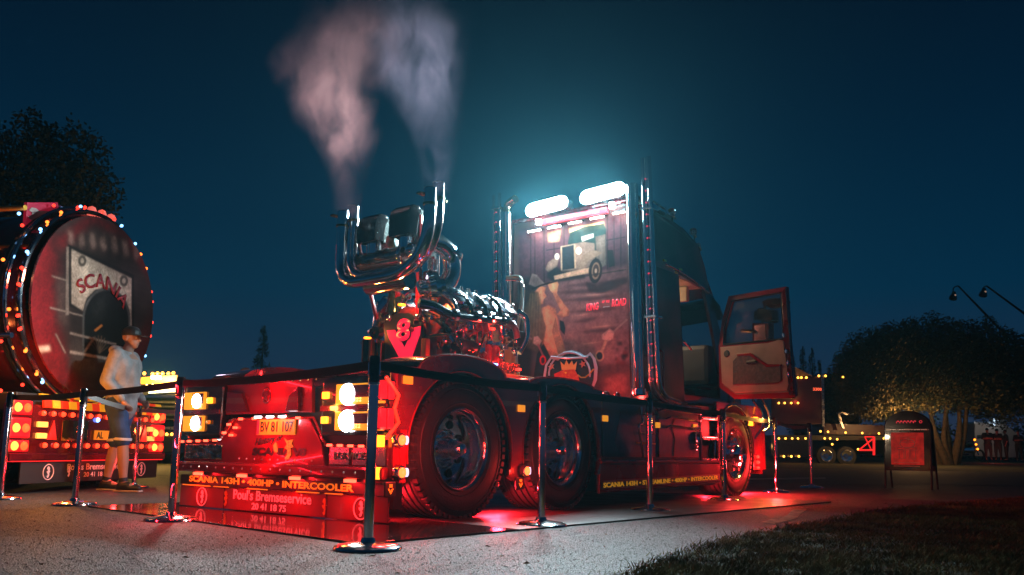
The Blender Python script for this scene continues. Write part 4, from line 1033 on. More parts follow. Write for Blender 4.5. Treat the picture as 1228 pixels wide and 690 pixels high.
for k in range(16):
    a_, b_ = rnd.uniform(734, 752), rnd.uniform(408, 440)
    paint('painted_dirt', el_(a_, b_, rnd.uniform(1, 4), rnd.uniform(1, 4), 9), (.03, .02, .02) if k % 2 else (.18, .05, .05), .4, 20)
paint('lower_field', [(664, 440), (757, 436), (757, 478), (664, 478)], (.10, .05, .045), .6, 5, (.04, .025, .025))
paint('lower_field', [(722, 450), (752, 446), (754, 474), (722, 474)], (.22, .10, .085), .6, 7, (.09, .04, .04))
CAN.mottle(.9, .25, 8); CAN.C = np.clip(CAN.C, 0, 1); lum_ = CAN.C.mean(axis=2, keepdims=True); CAN.C = np.clip(lum_ + (CAN.C - lum_) * 1.35, 0, 1) * (lum_ / .15) ** .6 * np.array((1.1, .92, .9))
CAN.build('airbrushed_picture', mural, lambda a, b: L(PU, a, b), rough=.55, coat=.12, keep=lambda a, b: (a > min(WPv) + (b - min(WPz)) * -.0) & (b < WPz[0] + (a - WPv[0]) * (WPz[1] - WPz[0]) / (WPv[1] - WPv[0])) & (a < max(WPv) - .012))
for body, px, py, w_, h_ in (('KING', 710.5, 368.0, .165, .085), ('ROAD', 742.3, 362.8, .185, .085), ('OF  THE', 726.6, 361.8, .10, .03)):
    v_, z_ = TR.R(px, py, 3.17)
    sl = Vector((0, -1, .0)).normalized()
    text('slogan_lettering', body, mat('slogan_red_glow', (.75, .02, .04), .4, em=(1, .02, .05), es=.9, sample=False), mural, L(3.17, v_, z_), sl, AYR, w_, h_, bold=.03, shear=.15)  # painted letters, given a glow of their own
v_, z_ = TR.R(727, 368.2, 3.17); text('slogan_underline_lettering', 'EDITION', m_white, mural, L(3.17, v_, z_), AXR, AYR, .08, .010, bold=.01)
# crowned griffin roundel low on the wall
em = empty('griffin_badge', (0, 0, 0)); em.parent = truck
EU = 3.12
def eplate(name, pts, lev, m): return MB().plate(bp_(pts, EU), L(EU - lev * .006, 0, 0), AXR, AYR, .006).build(name, m, em)
m_lb = mat('pale_blue_enamel', (.55, .74, .88), .25, 0, .5); m_nv = mat('navy_enamel', (.012, .022, .045), .25, 0, .6)
oc = (684, 452)
out_pts = [(651, 456), (654, 438), (661, 427.5), (669, 430), (676, 422), (686, 420), (696, 423), (702, 428), (708, 422.5), (714, 430), (717, 441), (716, 456), (710, 470), (656, 470)]
eplate('badge_rim', out_pts, 0, m_lb)
eplate('badge_field', [(654.5, 456), (657, 439), (662, 431), (670, 433), (677, 426), (686, 423.5), (696, 426.5), (702, 431.5), (708, 426.5), (711, 431), (713, 441), (712, 456), (708, 470), (658, 470)], 1, m_nv)
MB().tube([L(EU - .016, *TR.R(x, y, EU)) for x, y in [(662 + k * 2.75, 428.2 + 1.6 * sin(pi * k / 16)) for k in range(17)]], .014, 6).build('badge_bar', m_lb, em)
MB().tube([L(EU - .016, *TR.R(684 + 24.5 * cos(radians(a)), 449 - 26 * sin(radians(a)), EU)) for a in range(-8, 189, 8)], .012, 6).build('badge_ring', m_lb, em)
eplate('griffin_crown', [(675, 444), (673.5, 434), (678, 438.5), (680.5, 432.5), (683.5, 438), (687, 433), (689, 438.5), (693, 434), (691.5, 444)], 3, mat('gold_enamel', (.85, .42, .10), .3, em=(1, .5, .1), es=.1, sample=False))
m_or = mat('orange_enamel', (.85, .16, .02), .3, 0, .4, noise=.4, nscale=30, col2=(.7, .03, .02))
eplate('griffin_head', [(678, 444), (690, 443), (695, 452), (697, 464), (694, 472), (686, 470), (680, 466), (677, 460), (668, 457), (672, 453), (668, 449), (674, 445)], 3, m_or)
eplate('griffin_feathers', [(668, 457), (666, 449), (673, 446), (675, 450), (671, 453), (676, 456), (673, 460)], 4, mat('red_enamel', (.7, .02, .02), .3))
eplate('griffin_eye', el_(680, 447.5, 1.2, 1.0, 8), 4, m_yel)
for a, b in ((662.5, 440), (700, 437)): eplate('badge_rosette', [(a + 4.2 * cos(k * pi / 5) * (1 if k % 2 else .45), b + 4.6 * sin(k * pi / 5) * (1 if k % 2 else .45)) for k in range(10)], 3, mat('copper_enamel', (.6, .3, .2), .4))
MB().tube([L(EU - .02, *TR.R(x, y, EU)) for x, y in [(694, 450), (698, 453), (703, 453), (708, 449), (713, 443)]], .008, 6).build('badge_chain', m_gold, em)
# tubes over the mural, red lettered bar, lamp bars on the roof
RU = 3.16
for (x0_, y0_, x1_, y1_) in ((633, 279, 648, 275), (657, 274, 672, 271), (682, 268.5, 697, 265.5), (708, 263, 724, 259.5), (735, 257, 749, 253.5)):
    a = TR.R(x0_, y0_, RU); b = TR.R(x1_, y1_, RU)
    h = MB().ubox(RU, RU + .07, a[0], b[0], (a[1] + b[1]) / 2 + .012, (a[1] + b[1]) / 2 + .03, .004).build('tube_lamp', m_black, truck)
    MB().cyl(L(RU, a[0], (a[1] + b[1]) / 2), L(RU, b[0], (a[1] + b[1]) / 2), .012, None, 10).build('lamp_tube', g_tube, h, True)
    lamp('tube_light', h, L(RU - .03, (a[0] + b[0]) / 2, (a[1] + b[1]) / 2 - .03), (1, .92, .8), 3.2, .03)
a = TR.R(649, 268.5, 3.14); b = TR.R(727, 250, 3.14); zb_ = (a[1] + b[1]) / 2
h = MB().ubox(3.14, 3.2, a[0], b[0], zb_ - .035, zb_ + .035, .006).build('name_bar', mat('name_bar_red', (.55, .03, .05), .35, em=(1, .05, .08), es=.25, sample=False), truck)
text('name_lettering', 'POUL\'S BREMSESERVICE', mat('faded_pink_print', (.6, .25, .25), .5), h, L(3.136, (a[0] + b[0]) / 2, zb_), AXR, AYR, (b[0] - a[0]) * .8, .035, bold=.02)
for px, py in ((645, 266), (733, 246)):
    v_, z_ = TR.R(px, py, 3.12)
    e = MB().ubox(3.11, 3.17, v_ - .03, v_ + .03, z_ - .035, z_ + .035, .012).build('small_work_lamp', g_white, truck)
MB().ubox(3.2, 3.32, -.95, 1.0, 3.28, 3.34, .02).build('roof_bracket', m_dred, truck)
for (x0_, y0_, x1_, y1_) in ((632, 255, 681, 243.5), (697, 239, 750, 228)):
    a = TR.R(x0_, y0_, 3.10); b = TR.R(x1_, y1_, 3.10); zc = (a[1] + b[1]) / 2
    lb = MB().ubox(3.10, 3.20, a[0] - .02, b[0] + .02, zc - .055, zc + .055, .02).build('light_bar', m_black, truck)
    n_ = 1; wv = (b[0] - a[0]) / n_
    for k in range(n_):
        vc = a[0] + wv * (k + .5)
        hw_ = wv * .50; rd = .080
        cap_ = [(vc + (hw_ - .08) * sx_ + .08 * cos(t_), zc + .012 + (rd - .08) * sy_ + .08 * sin(t_) + .012 * sx_) for sx_, sy_, a0_ in ((1, 1, 0), (-1, 1, pi / 2), (-1, -1, pi), (1, -1, 1.5 * pi)) for t_ in (a0_ + q_ * pi / 12 for q_ in range(7))]
        MB().plate(cap_, L(3.096, 0, 0), AXR, AYR, .03, .012).build('lamp_lens', g_bar, lb, True)
    MB().ubox(3.15, 3.17, (a[0] + b[0]) / 2 - .02, (a[0] + b[0]) / 2 + .02, 3.3, zc - .05).build('bar_bracket', m_flat, lb)
    for q in (.28, .72):
        lamp('bar_spill_light', lb, L(2.96, a[0] * (1 - q) + b[0] * q, zc + .03), (.5, .88, 1), BARP, .05)
    lamp('light_bar_light', lb, L(3.04, (a[0] + b[0]) / 2, zc), (.70, .94, 1), BARP * 7.2, 0, 'AREA', direction=(-1, 0, -.22), size=(.5, .12), spread=radians(118))
# exhaust stacks: big pipe and a slim pair each side
def stack(v, u, z0, z1, r, curve=None):
    pts = [L(u, v, z0), L(u, v, z1)] if not curve else curve
    return MB().tube(pts, r, 16, cap=False).build('exhaust_stack', m_chrome, truck, True)
def sv(px, py, u): return TR.R(px, py, u)
BS = [(608.5, 250, -1), (758, 232, 1)]
for px, py, s_ in BS:
    v_, z_ = sv(px, py, 3.05); vb, _ = sv(608 if s_ < 0 else 765, 440, 3.05)
    st = MB().tube(fillet([L(3.05, vb, 1.10), L(3.05, (vb + v_) / 2, 2.2), L(3.05, v_, z_ + (.1 if s_ > 0 else -.06))], .2, 3), .066, 18, cap=False).build('exhaust_stack', m_chrome, truck, True)
    MB().lathe([(.066, 0), (.085, .01), (.085, .07), (.066, .08)], L(3.05, vb, 1.10), (0, 0, 1), 18).build('stack_clamp', m_chrome, st, True)
    if s_ < 0:
        MB().tube(fillet([L(3.05, v_, z_ - .08), L(3.05, v_, z_ + .05), L(3.0, v_ + .16, z_ + .08)], .09, 6), .05, 14, cap=False).build('stack_tip', mat('heat_stained_chrome', (.7, .45, .3), .15, 1.0), st, True)
for (xa, ya, xb, yb, s_) in ((592, 235, 592.5, 470, -1), (599, 232, 600, 470, -1), (771, 190, 780, 465, 1), (777.5, 188, 789, 465, 1)):
    a = sv(xa, ya, 3.0); b = sv(xb, yb, 3.0)
    pts = [L(3.0, b[0], 1.12), L(3.0, a[0], a[1])]
    if s_ > 0: pts = fillet([L(3.45, b[0] + .02, 1.04), L(3.02, b[0], 1.10), L(3.0, a[0], a[1])], .22, 7)
    st = MB().tube(pts, .028 if s_ > 0 else .022, 14, cap=False).build('slim_stack', m_chrome, truck, True)
for s_, xs in ((-1, (595.5, 596)), (1, (774.3, 784))):
    for k in range(18):
        t = k / 17; px = xs[0] * (1 - t) + xs[1] * t; py = (255 if s_ < 0 else 215) * (1 - t) + 455 * t
        v_, z_ = sv(px, py, 3.0)
        if k == 0: ml = MB().sph((0, 0, 0), .008, 8, 6).build('stack_marker', glow('pink_red_lens', (1, .03, .08), .9), truck, True); ml.location = L(2.99, v_, z_)
        else: rep(ml, L(2.99, v_, z_), truck)
    for py in (250, 380):
        v_, z_ = sv(xs[0] + (xs[1] - xs[0]) * (py - 215) / 240, py, 3.0); MB().ubox(2.97, 3.12, v_ - .07, v_ + .07, z_ - .014, z_ + .014, .004).build('stack_bracket', m_chrome, truck)
for uu, vv in ((2.75, .72), (2.8, -.3)):  # red lamps added to redden the foot of the mural and stacks
    h = MB().ubox(uu - .04, uu + .04, vv - .03, vv + .03, 1.03, 1.06, .006).build('deck_fill_lamp', g_red, truck)
    lamp('deck_fill_light', h, L(uu, vv, 1.13), (1, .05, .04), 7, .03)
# red panel and air lines between pipes
for (px, s_) in ((768, 1), (604, -1)):
    vv, _ = TR.R(px, 350, 3.12); MB().ubox(3.11, 3.13, vv - .03, vv + .03, 1.2, 3.2, .004).build('stack_backing', m_red, truck)
MB().tube(fillet([L(2.9, TR.R(608, 333, 2.9)[0], TR.R(608, 333, 2.9)[1]), L(2.9, *TR.R(627, 331, 2.9)), L(2.9, *TR.R(624, 375, 2.9)), L(2.9, *TR.R(618, 405, 2.9)), L(2.9, *TR.R(619, 440, 2.9)), L(2.9, *TR.R(620, 462, 2.9))], .12, 6), .022, 12).build('air_hose', mat('grey_hose', (.30, .30, .26), .3, .6), truck, True)
MB().tube(fillet([L(2.86, *TR.R(607, 336, 2.86)), L(2.86, *TR.R(629, 337, 2.86)), L(2.86, *TR.R(627, 385, 2.86))], .12, 6), .010, 8).build('air_hose', m_chrome, truck, True)
for (px, py, u_) in ((640, 452, 2.6), (700, 470, 2.7), (740, 474, 2.8), (727, 470, 2.6)):
    v_, z_ = TR.R(px, py, u_); MB().sph(L(u_, v_, 1.09), .035, 10, 7).build('air_coupling', m_red, truck, True)
MB().ubox(2.3, 2.36, -.5, 1.0, 1.035, 1.10, .01).build('deck_trim', m_chrome, truck)
for k in range(14): MB().lathe([(.0, .04), (.016, .035), (.024, 0)], L(2.0 + .05 * k, .92 + .04 * sin(k * 2), 1.032), (0, 0, 1), 10).build('deck_bolt', m_chrome, truck, True)
for k in range(4): MB().ubox(.25 + k * .09, .31 + k * .09, 1.1, 1.12, 1.215 - k * .006, 1.228 - k * .006, .003).build('crown_lamp', g_blue, truck)

# ================================================================== THE DISPLAY ENGINE ON THE FRAME
eng = empty('display_engine', TR.o, TR.yaw)
tag(eng, 'chrome and red V8 display engine with upswept twin exhausts on the truck frame', 'engine')
def EP(px, py, u=None, v=None):
    h = TR.hit(px, py, u=u, v=v); return L(*h)
m_cast = mat('red_casting', (.30, .012, .012), .35, .3, .3, noise=.6, nscale=12, col2=(.05, .01, .01))
m_cover = mat('blue_grey_chrome', (.62, .66, .72), .12, 1.0, rvar=.05)
m_brass = mat('warm_brass', (.7, .42, .18), .2, 1.0, noise=.3, nscale=10)
m_pipeb = mat('teal_black_pipe', (.02, .035, .04), .15, .4, .6)
m_oran = mat('orange_steel', (.55, .20, .08), .35, .6)
# stand
e0 = EP(452, 437, u=.45); 
MB().ubox(.45, 2.95, -.48, .60, 1.175, 1.215, .008).build('base_plate', m_oran, eng)
MB().ubox(.46, 2.4, .56, .62, 1.10, 1.18, .008).build('base_beam', m_flat, eng)
for uu in (.6, 1.4, 2.3, 2.85):
    for vv in (-.40, .50): MB().ubox(uu - .03, uu + .03, vv - .03, vv + .03, 1.03, 1.176, .006).build('stand_foot', m_dsteel, eng)
q_ = TR.hit(612, 396, u=2.34); MB().ubox(2.30, 2.38, q_[1] - .05, q_[1] + .05, 1.215, q_[2], .01).build('stand_post', m_oran, eng)
MB().ubox(2.22, 2.5, q_[1] - .09, q_[1] + .12, 1.216, 1.27, .01).build('stand_bracket', m_oran, eng)
# rear plate with the 8 over V sign
PUe = .60
cz = EP(485, 405, u=PUe).z; cv = TR.hit(485, 405, u=PUe)[1]
pp = [TR.R(x, y, PUe) for x, y in ((463, 434), (464, 402), (463, 388), (470, 380), (480, 376), (492, 376), (502, 382), (508, 390), (508, 402), (506, 433))]
MB().plate(pp, L(PUe, 0, 0), AXR, AYR, .03, .006).build('sign_plate', m_blkp, eng)
vp = [TR.R(x, y, PUe - .03) for x, y in ((465, 396.5), (474, 396), (486, 418), (497, 393.5), (505, 391.5), (504, 401), (494, 429.5), (480.5, 430.5), (467, 405))]
MB().plate(vp, L(PUe - .031, 0, 0), AXR, AYR, .012, .002).build('letter_v_sign', glow('sign_red', (1, .01, .06), .9), eng)
v_, z_ = TR.R(485.5, 396, PUe - .04)
text('figure_outline', '8', m_blkp, eng, L(PUe - .046, v_, z_), AXR, AYR, .180, .218, bold=.05, th=.004)
text('figure_eight_sign', '8', MATS['sign_red'], eng, L(PUe - .056, v_, z_), AXR, AYR, .165, .205, bold=.03, th=.008)
for px in (458, 511):
    a = TR.R(px, 400, .55); MB().ubox(.52, .58, a[0] - .025, a[0] + .025, 1.21, 1.47, .006).build('plate_post', m_oran if px > 500 else m_brass, eng)
for px in (516, 446):
    a = TR.R(px, 400, .66); MB().ubox(.62, .72, a[0] - .035, a[0] + .035, 1.21, 1.50, .01).build('side_post', m_dsteel, eng)
MB().ubox(.62, .80, .30, .48, 1.49, 1.52, .006).build('bracket_plate', m_brass, eng)
MB().ubox(.50, .72, -.46, -.24, 1.47, 1.50, .006).build('bracket_plate', m_chrome, eng)
# block, sump, heads
MB().ubox(.72, 2.02, -.22, .22, 1.30, 1.62, .04).build('engine_block', m_cast, eng)
MB().ubox(.78, 1.96, -.17, .17, 1.215, 1.31, .03).build('sump', m_chrome, eng)
MB().lathe([(0, -.05), (.20, -.05), (.25, -.02), (.25, .03), (.17, .05), (0, .05)], L(.66, 0, 1.55), (1, 0, 0), 28).build('flywheel_housing', m_cast, eng, True)
for s_ in (1, -1):
    ax_ = Vector((0, -s_ * .70, .714)).normalized(); tx_ = Vector((1, 0, 0)); side_ = ax_.cross(tx_)
    rot = Matrix((tx_, ax_.cross(tx_).normalized(), ax_)).transposed()
    MB().box(L(1.36, s_ * .27, 1.66), (1.26, .24, .26), rot, .02).build('cylinder_bank', m_cast, eng)
    cv0 = None
    for k in range(4):
        uc = .88 + k * .33
        e = empty('cylinder_head', L(uc, s_ * .385, 1.785)); e.parent = eng
        MB().box((0, 0, 0), (.27, .26, .10), rot, .015).build('head_casting', m_cast, e)
        MB().box(ax_ * .10, (.25, .23, .10), rot, .035).build('rocker_cover', m_cover, e, True)
        MB().box(ax_ * .152, (.20, .05, .02), rot, .008).build('cover_rib', m_chrome, e, True)
        for q in (-1, 1): MB().cyl(ax_ * .14 + Vector((q * .09, 0, 0)), ax_ * .18 + Vector((q * .09, 0, 0)), .016, .012, 8).build('cover_bolt', m_chrome, e, True)
        # exhaust port, injector pipe
        MB().tube(fillet([L(0, s_ * .10, -.06), L(0, s_ * .20, -.10), L(.02, s_ * .22, -.22)], .06, 5), .034, 12).build('exhaust_port', m_cast if k % 2 else m_chrome, e, True)
        MB().tube(fillet([L(.09, s_ * .02, .13), L(.12, s_ * .13, .06), L(.10, s_ * .17, -.16)], .06, 5), .009, 8).build('injector_pipe', m_chrome, e, True)
# lower manifold pipe and plumbing on the right bank
MB().tube(fillet([EP(502, 364, v=.50), EP(520, 367, v=.56), EP(543, 380, v=.60), EP(562, 382, v=.60), EP(604, 386, v=.60)], .12, 5), .042, 14).build('coolant_pipe', m_pipeb, eng, True)
for px, pf in ((545, 378), (571, 380), (587, 381), (604, 383)):
    a = EP(px, pf, v=.60); MB().lathe([(.043, -.02), (.056, -.02), (.056, .02), (.043, .02)], a, (1, 0, 0), 16).build('pipe_clamp', m_chrome, eng, True)
for px in (548, 566, 583, 600):
    a = EP(px, 379, v=.60); MB().tube(fillet([a, a + Vector((0, .02, .12)), a + Vector((-.02, .14, .2))], .06, 4), .02, 10).build('riser_pipe', m_pipeb if px > 550 else m_chrome, eng, True)
# clutter of fittings: starter, alternator, pumps, oil filters
MB().cyl(L(.95, .42, 1.43), L(1.25, .42, 1.43), .075, None, 18).build('starter_motor', m_dsteel, eng, True)
for k in range(2):
    MB().lathe([(0, 0), (.062, 0), (.07, .03), (.07, .16), (.05, .19), (0, .19)], L(1.52 + k * .17, .43, 1.30), (0, 0, 1), 18).build('oil_filter', m_red, eng, True)
    MB().lathe([(.0, 0), (.076, 0), (.076, .03), (0, .035)], L(1.52 + k * .17, .43, 1.488), (0, 0, 1), 18).build('filter_head', m_chrome, eng, True)
MB().ubox(1.26, 1.44, .32, .48, 1.36, 1.50, .02).build('fuel_pump', m_chrome, eng)
cog = MB().lathe([(.0, 0), (.05, 0), (.05, .02), (.028, .025), (.028, .10), (.0, .10)], (0, 0, 0), (0, -.3, 1), 14).build('valve_spring', m_brass, eng, True)
cog.location = L(.80, .50, 1.235); r0 = random.Random(5)
for k in range(1, 22): rep(cog, L(.80 + .057 * k, .50 + .02 * (k % 2), 1.235), eng)
MB().ubox(.76, 2.05, .455, .475, 1.25, 1.262, .002).build('spring_rail', m_chrome, eng)
MB().ubox(.76, 2.05, .53, .545, 1.215, 1.245, .002).build('spring_rail', m_chrome, eng)
MB().tube([EP(548, 405, v=.58), EP(556, 428, v=.62)], .010, 8).build('dip_rod', m_brass, eng, True)
MB().tube([EP(586, 390, v=.58), EP(571, 428, v=.62)], .010, 8).build('dip_rod', m_brass, eng, True)
small = [MB().sph((0, 0, 0), .03, 8, 6).build('fitting', m_chrome, eng, True), MB().cyl((-.03, 0, 0), (.03, 0, 0), .022, None, 8).build('union', m_chrome, eng, True),
         MB().box((0, 0, 0), (.05, .03, .04), None, .008).build('bracket', m_cast, eng), MB().lathe([(.012, -.01), (.03, -.01), (.03, .01), (.012, .01)], (0, 0, 0), (.3, 1, .2), 10, close=True).build('ring_fitting', m_brass, eng, True)]
for i, b in enumerate(small): b.location = L(.9 + .1 * i, .48, 1.58)
for k in range(110):
    b = small[k % 4]
    rep(b, L(r0.uniform(.68, 2.1), r0.uniform(.26, .52), r0.uniform(1.34, 1.70)), eng, rot=(r0.uniform(0, 3), r0.uniform(0, 3), r0.uniform(0, 3)))
for k in range(26):
    b = small[(k + 1) % 4]; rep(b, L(r0.uniform(.72, 2.2), r0.uniform(-.2, .2), r0.uniform(1.85, 1.98)), eng, rot=(r0.uniform(0, 3), r0.uniform(0, 3), 0))
for k in range(14):
    a = Vector(L(r0.uniform(.7, 1.9), .5, r0.uniform(1.5, 1.68))); MB().tube(fillet([a, a + Vector((.08, -.05, .06)), a + Vector((.16, 0, -.06)), a + Vector((.25, .04, -.02))], .05, 4), .008, 6).build('fuel_line', (m_chrome, m_red, m_brass)[k % 3], eng, True)
# valley: intake runners and centre trunk
MB().tube([L(.8, 0, 1.98), L(2.0, 0, 1.98)], .085, 16).build('intake_trunk', m_chrome, eng, True)
for k in range(4):
    for s_ in (1, -1):
        uc = .9 + k * .33; MB().tube(fillet([L(uc, 0, 1.98), L(uc, s_ * .16, 2.01), L(uc, s_ * .27, 1.88)], .08, 5), .04, 12).build('intake_runner', m_chrome, eng, True)
for k in range(8): MB().lathe([(0, .05), (.022, .04), (.03, 0)], L(.85 + k * .16, .02, 2.06), (0, 0, 1), 10).build('trunk_bolt', m_chrome, eng, True)
# front end of the engine: blue-lit fittings and the belt drive
MB().lathe([(0, 0), (.12, 0), (.12, .05), (.09, .06), (.09, .08), (.12, .09), (.12, .12), (0, .12)], L(2.06, .1, 1.55), (1, 0, 0), 24).build('belt_pulley', m_chrome, eng, True)
MB().lathe([(0, 0), (.09, 0), (.09, .08), (0, .09)], L(2.06, .38, 1.70), (1, 0, 0), 20).build('alternator', m_dsteel, eng, True)
MB().tube(fillet([L(2.1, .50, 1.85), L(2.22, .54, 1.80), L(2.20, .56, 1.60), L(2.12, .50, 1.45)], .08, 5), .035, 12).build('water_hose', m_chrome, eng, True)
MB().ubox(2.02, 2.2, .42, .54, 1.50, 1.66, .02).build('thermostat_housing', m_flat, eng)
# turbo horn: a big curved elbow behind the right pipes
hp_ = [EP(522, 352, v=.30), EP(534, 345, v=.30), EP(543, 328, v=.30), EP(541, 306, v=.30), EP(529, 293, v=.30), EP(512, 288, v=.30)]
MB().tube(fillet(hp_, .12, 4), [.10] * 2 + [.085] * 100 if False else .085, 18).build('turbo_elbow', m_chrome, eng, True)
tb = EP(518, 345, v=.28)
MB().lathe([(.0, -.13), (.07, -.13), (.09, -.10), (.09, -.06), (.15, -.05), (.17, 0), (.15, .05), (.09, .06), (.08, .11), (0, .12)], tb, Vector((.75, -.5, .2)), 28).build('turbo_body', m_chrome, eng, True)
MB().lathe([(.095, -.02), (.11, -.02), (.11, .02), (.095, .02)], EP(541, 306, v=.30), (0.3, 0, 1), 18).build('elbow_clamp', m_chrome, eng, True)
# twin U exhausts
def upipe(u, xl, xr, ytl, ytr, yb, r):
    a = EP(xl, ytl, u=u); b = EP(xl - 1, yb - 18, u=u); c_ = EP(xl + 22, yb, u=u); d_ = EP(xr - 44, yb - 12, u=u); e_ = EP(xr - 2, yb - 48, u=u); f_ = EP(xr, ytr, u=u)
    A = EP(xl - 2, yb, u=u); A.z = c_.z; D = EP(xr - 3, yb - 12, u=u); D.z = d_.z
    zb_ = (c_.z + d_.z) / 2
    return fillet([a, Vector((a.x, a.y, zb_)), Vector((f_.x, f_.y, zb_)), f_], [.24, .50], 16), c_, d_
for u_, xl, xr, yl, yr, yb in ((.22, 411.5, 516, 254, 226, 340), (.42, 424, 526, 248, 220, 333)):
    pts, c_, d_ = upipe(u_, xl, xr, yl, yr, yb, .05)
    up = MB().tube(pts, .053, 20, cap=False).build('exhaust_pipe', m_chrome, eng, True)
    for e_ in (pts[0], pts[-1]):
        MB().lathe([(.054, .003), (.047, .006), (.047, -.25), (.0, -.25)], e_, (0, 0, 1), 18).build('pipe_mouth', m_blkp, up, True)
        MB().lathe([(.053, -.0), (.060, -.0), (.060, -.02), (.053, -.02)], e_ + Vector((0, 0, -.13)), (0, 0, 1), 18).build('pipe_ring', m_brass, up, True)
for (xa, ya) in ((405.5, 263), (509, 237)):
    a = EP(xa + 9, ya, u=.32); MB().box(a, (.34, .05, .02), None, .006).build('pipe_strap', m_brass, eng)
a = EP(433, 341, u=.28); b = EP(482, 330, u=.28); b.z = a.z
MB().tube([a + Vector((.1, 0, 0)), b + Vector((.1, 0, 0))], .085, 18).build('exhaust_log', mat('heat_tinted_chrome', (.62, .50, .42), .12, 1.0, rvar=.04), eng, True)
# upper log
a = EP(428, 316, u=.55); b = EP(486, 302, u=.55); b.z = a.z
lg = MB().tube([a, b], .085, 20).build('air_log', MATS['heat_tinted_chrome'], eng, True)
MB().lathe([(.085, -.02), (.105, -.02), (.11, .0), (.105, .02), (.085, .02)], b, (b - a), 20).build('log_flange', m_chrome, lg, True)
MB().sph(EP(494, 300, u=.55), .075, 14, 9).build('log_end', m_chrome, lg, True)
a = EP(452, 330, u=.45); b = EP(500, 318, u=.45); b.z = a.z; MB().tube([a, b], .035, 12).build('cross_tube', m_chrome, eng, True)
# two air snorkels: dark shell, chrome duct behind
for i, (xl, yt, xr, yb) in enumerate(((431, 259, 453, 291), (471, 248, 491, 283))):
    e = empty('air_snorkel', (0, 0, 0)); e.parent = eng
    u0 = .45
    a = EP((xl + xr) / 2 - 1, yb, u=u0); t_ = EP((xl + xr) / 2 - 1, yt, u=u0)
    hgt = t_.z - a.z; W2 = .105
    prof = [(0, 0), (0, hgt * .55), (.04, hgt * .85), (.10, hgt * 1.0), (.26, hgt * 1.0), (.33, hgt * .80), (.34, -.1), (.25, -.1), (.25, hgt * .45), (.22, hgt * .62), (.17, hgt * .62), (.14, hgt * .45), (.14, 0)]
    mb = MB(); mb.plate(prof, Vector((u0, a.y - W2, a.z)), Vector((1, 0, 0)), Vector((0, 0, 1)), -.0001 if False else .21, .03)
    # plate thickens towards -y; shift so it is centred
    ob = mb.build('snorkel_duct', mat('silver_duct', (.45, .52, .5), .22, .9, rvar=.08), e, True); ob.location.y = .21
    shl = MB().plate([(-.03, .0), (-.03, hgt * .6), (-.01, hgt * .88), (.05, hgt * 1.06), (.13, hgt * 1.06), (.13, hgt * .96), (.12, hgt * .9), (.11, hgt * .7), (.10, 0)], Vector((u0, a.y + .12, a.z)), Vector((1, 0, 0)), Vector((0, 0, 1)), .24, .02).build('snorkel_shell', m_black, e, True)
    MB().cyl(a + Vector((.08, 0, -.10)), a + Vector((.08, 0, .01)), .07, .075, 18).build('snorkel_neck', m_chrome, e, True)
    MB().cyl(a + Vector((.45, 0, -.30)), a + Vector((.45, 0, .01)), .06, .06, 14).build('snorkel_neck', m_chrome, e, True)
# red struts
for p, q, u_, r_ in (((427, 277), (433, 305), .5, .016), ((503, 258), (502, 380), .60, .026), ((443, 347), (452, 383), .5, .018), ((470, 363), (478, 350), .6, .03)):
    a = EP(*p, u=u_); b = EP(*q, u=u_)
    d_ = (b - a); rot = d_.to_track_quat('Z', 'Y').to_matrix(); MB().box((a + b) / 2, (r_ * 1.6, r_ * 1.6, d_.length), rot, .004).build('red_strut', m_red, eng)
MB().tube(fillet([L(.62, -.42, 1.48), L(.62, -.40, 1.66), L(.66, -.1, 1.78), L(.7, .30, 1.70), L(.72, .48, 1.52)], .15, 6), .03, 12).build('rear_hose', m_black, eng, True)
MB().cyl(EP(472, 375, u=.62), EP(474, 348, u=.62), .075, .06, 16).build('dark_down_pipe', m_pipeb, eng, True)
MB().cyl(EP(455, 375, u=.62), EP(452, 392, u=.62), .05, None, 12).build('mount_cup', m_chrome, eng, True)
MB().lathe([(0, 0), (.06, 0), (.06, .06), (.03, .06), (.03, .1), (0, .1)], EP(455, 400, u=.5), (-1, 0, 0), 16).build('rear_mount', m_black, eng, True)
for k in range(12): rep(small[k % 4], L(r0.uniform(.5, .66), r0.uniform(-.4, .45), r0.uniform(1.55, 1.72)), eng, rot=(r0.uniform(0, 3), 0, r0.uniform(0, 3)))
MB().tube([L(.5, -.36, 1.22), L(.5, -.36, 1.50)], .05, 14).build('left_column', m_black, eng, True)
MB().box(EP(443, 420, u=.5), (.05, .09, .2), None, .01).build('left_bracket', m_oran, eng)
for uu, vv, zz, c_, pw_ in ((.9, .72, 1.26, (1, .02, .02), 16), (1.7, .72, 1.26, (1, .03, .02), 16), (.42, .15, 1.78, (1, .42, .10), 22), (.50, -.36, 1.53, (1, .25, .05), 12), (1.35, .60, 1.62, (1, .05, .03), 7)):  # lamps added to brighten the engine with red and amber
    h = MB().ubox(uu - .03, uu + .03, vv - .02, vv + .02, zz - .02, zz + .0, .006).build('engine_fill_lamp', g_red if c_[1] < .1 else g_amb, eng)
    lamp('engine_fill_light', h, L(uu, vv + (.04 if vv > 0 else -.04), zz + .05), c_, pw_ * .5, .03)
SHORT = {'base_plate', 'base_beam', 'stand_foot', 'engine_block', 'sump', 'cylinder_bank', 'cylinder_head', 'starter_motor', 'oil_filter', 'filter_head', 'fuel_pump', 'valve_spring', 'spring_rail', 'fitting', 'union', 'bracket', 'ring_fitting', 'fuel_line',
         'intake_trunk', 'intake_runner', 'trunk_bolt', 'belt_pulley', 'alternator', 'water_hose', 'thermostat_housing', 'engine_fill_lamp'}
sq = lambda u: u if u < .66 else .66 + (u - .66) * .70      # the block is short: four close-set heads a side
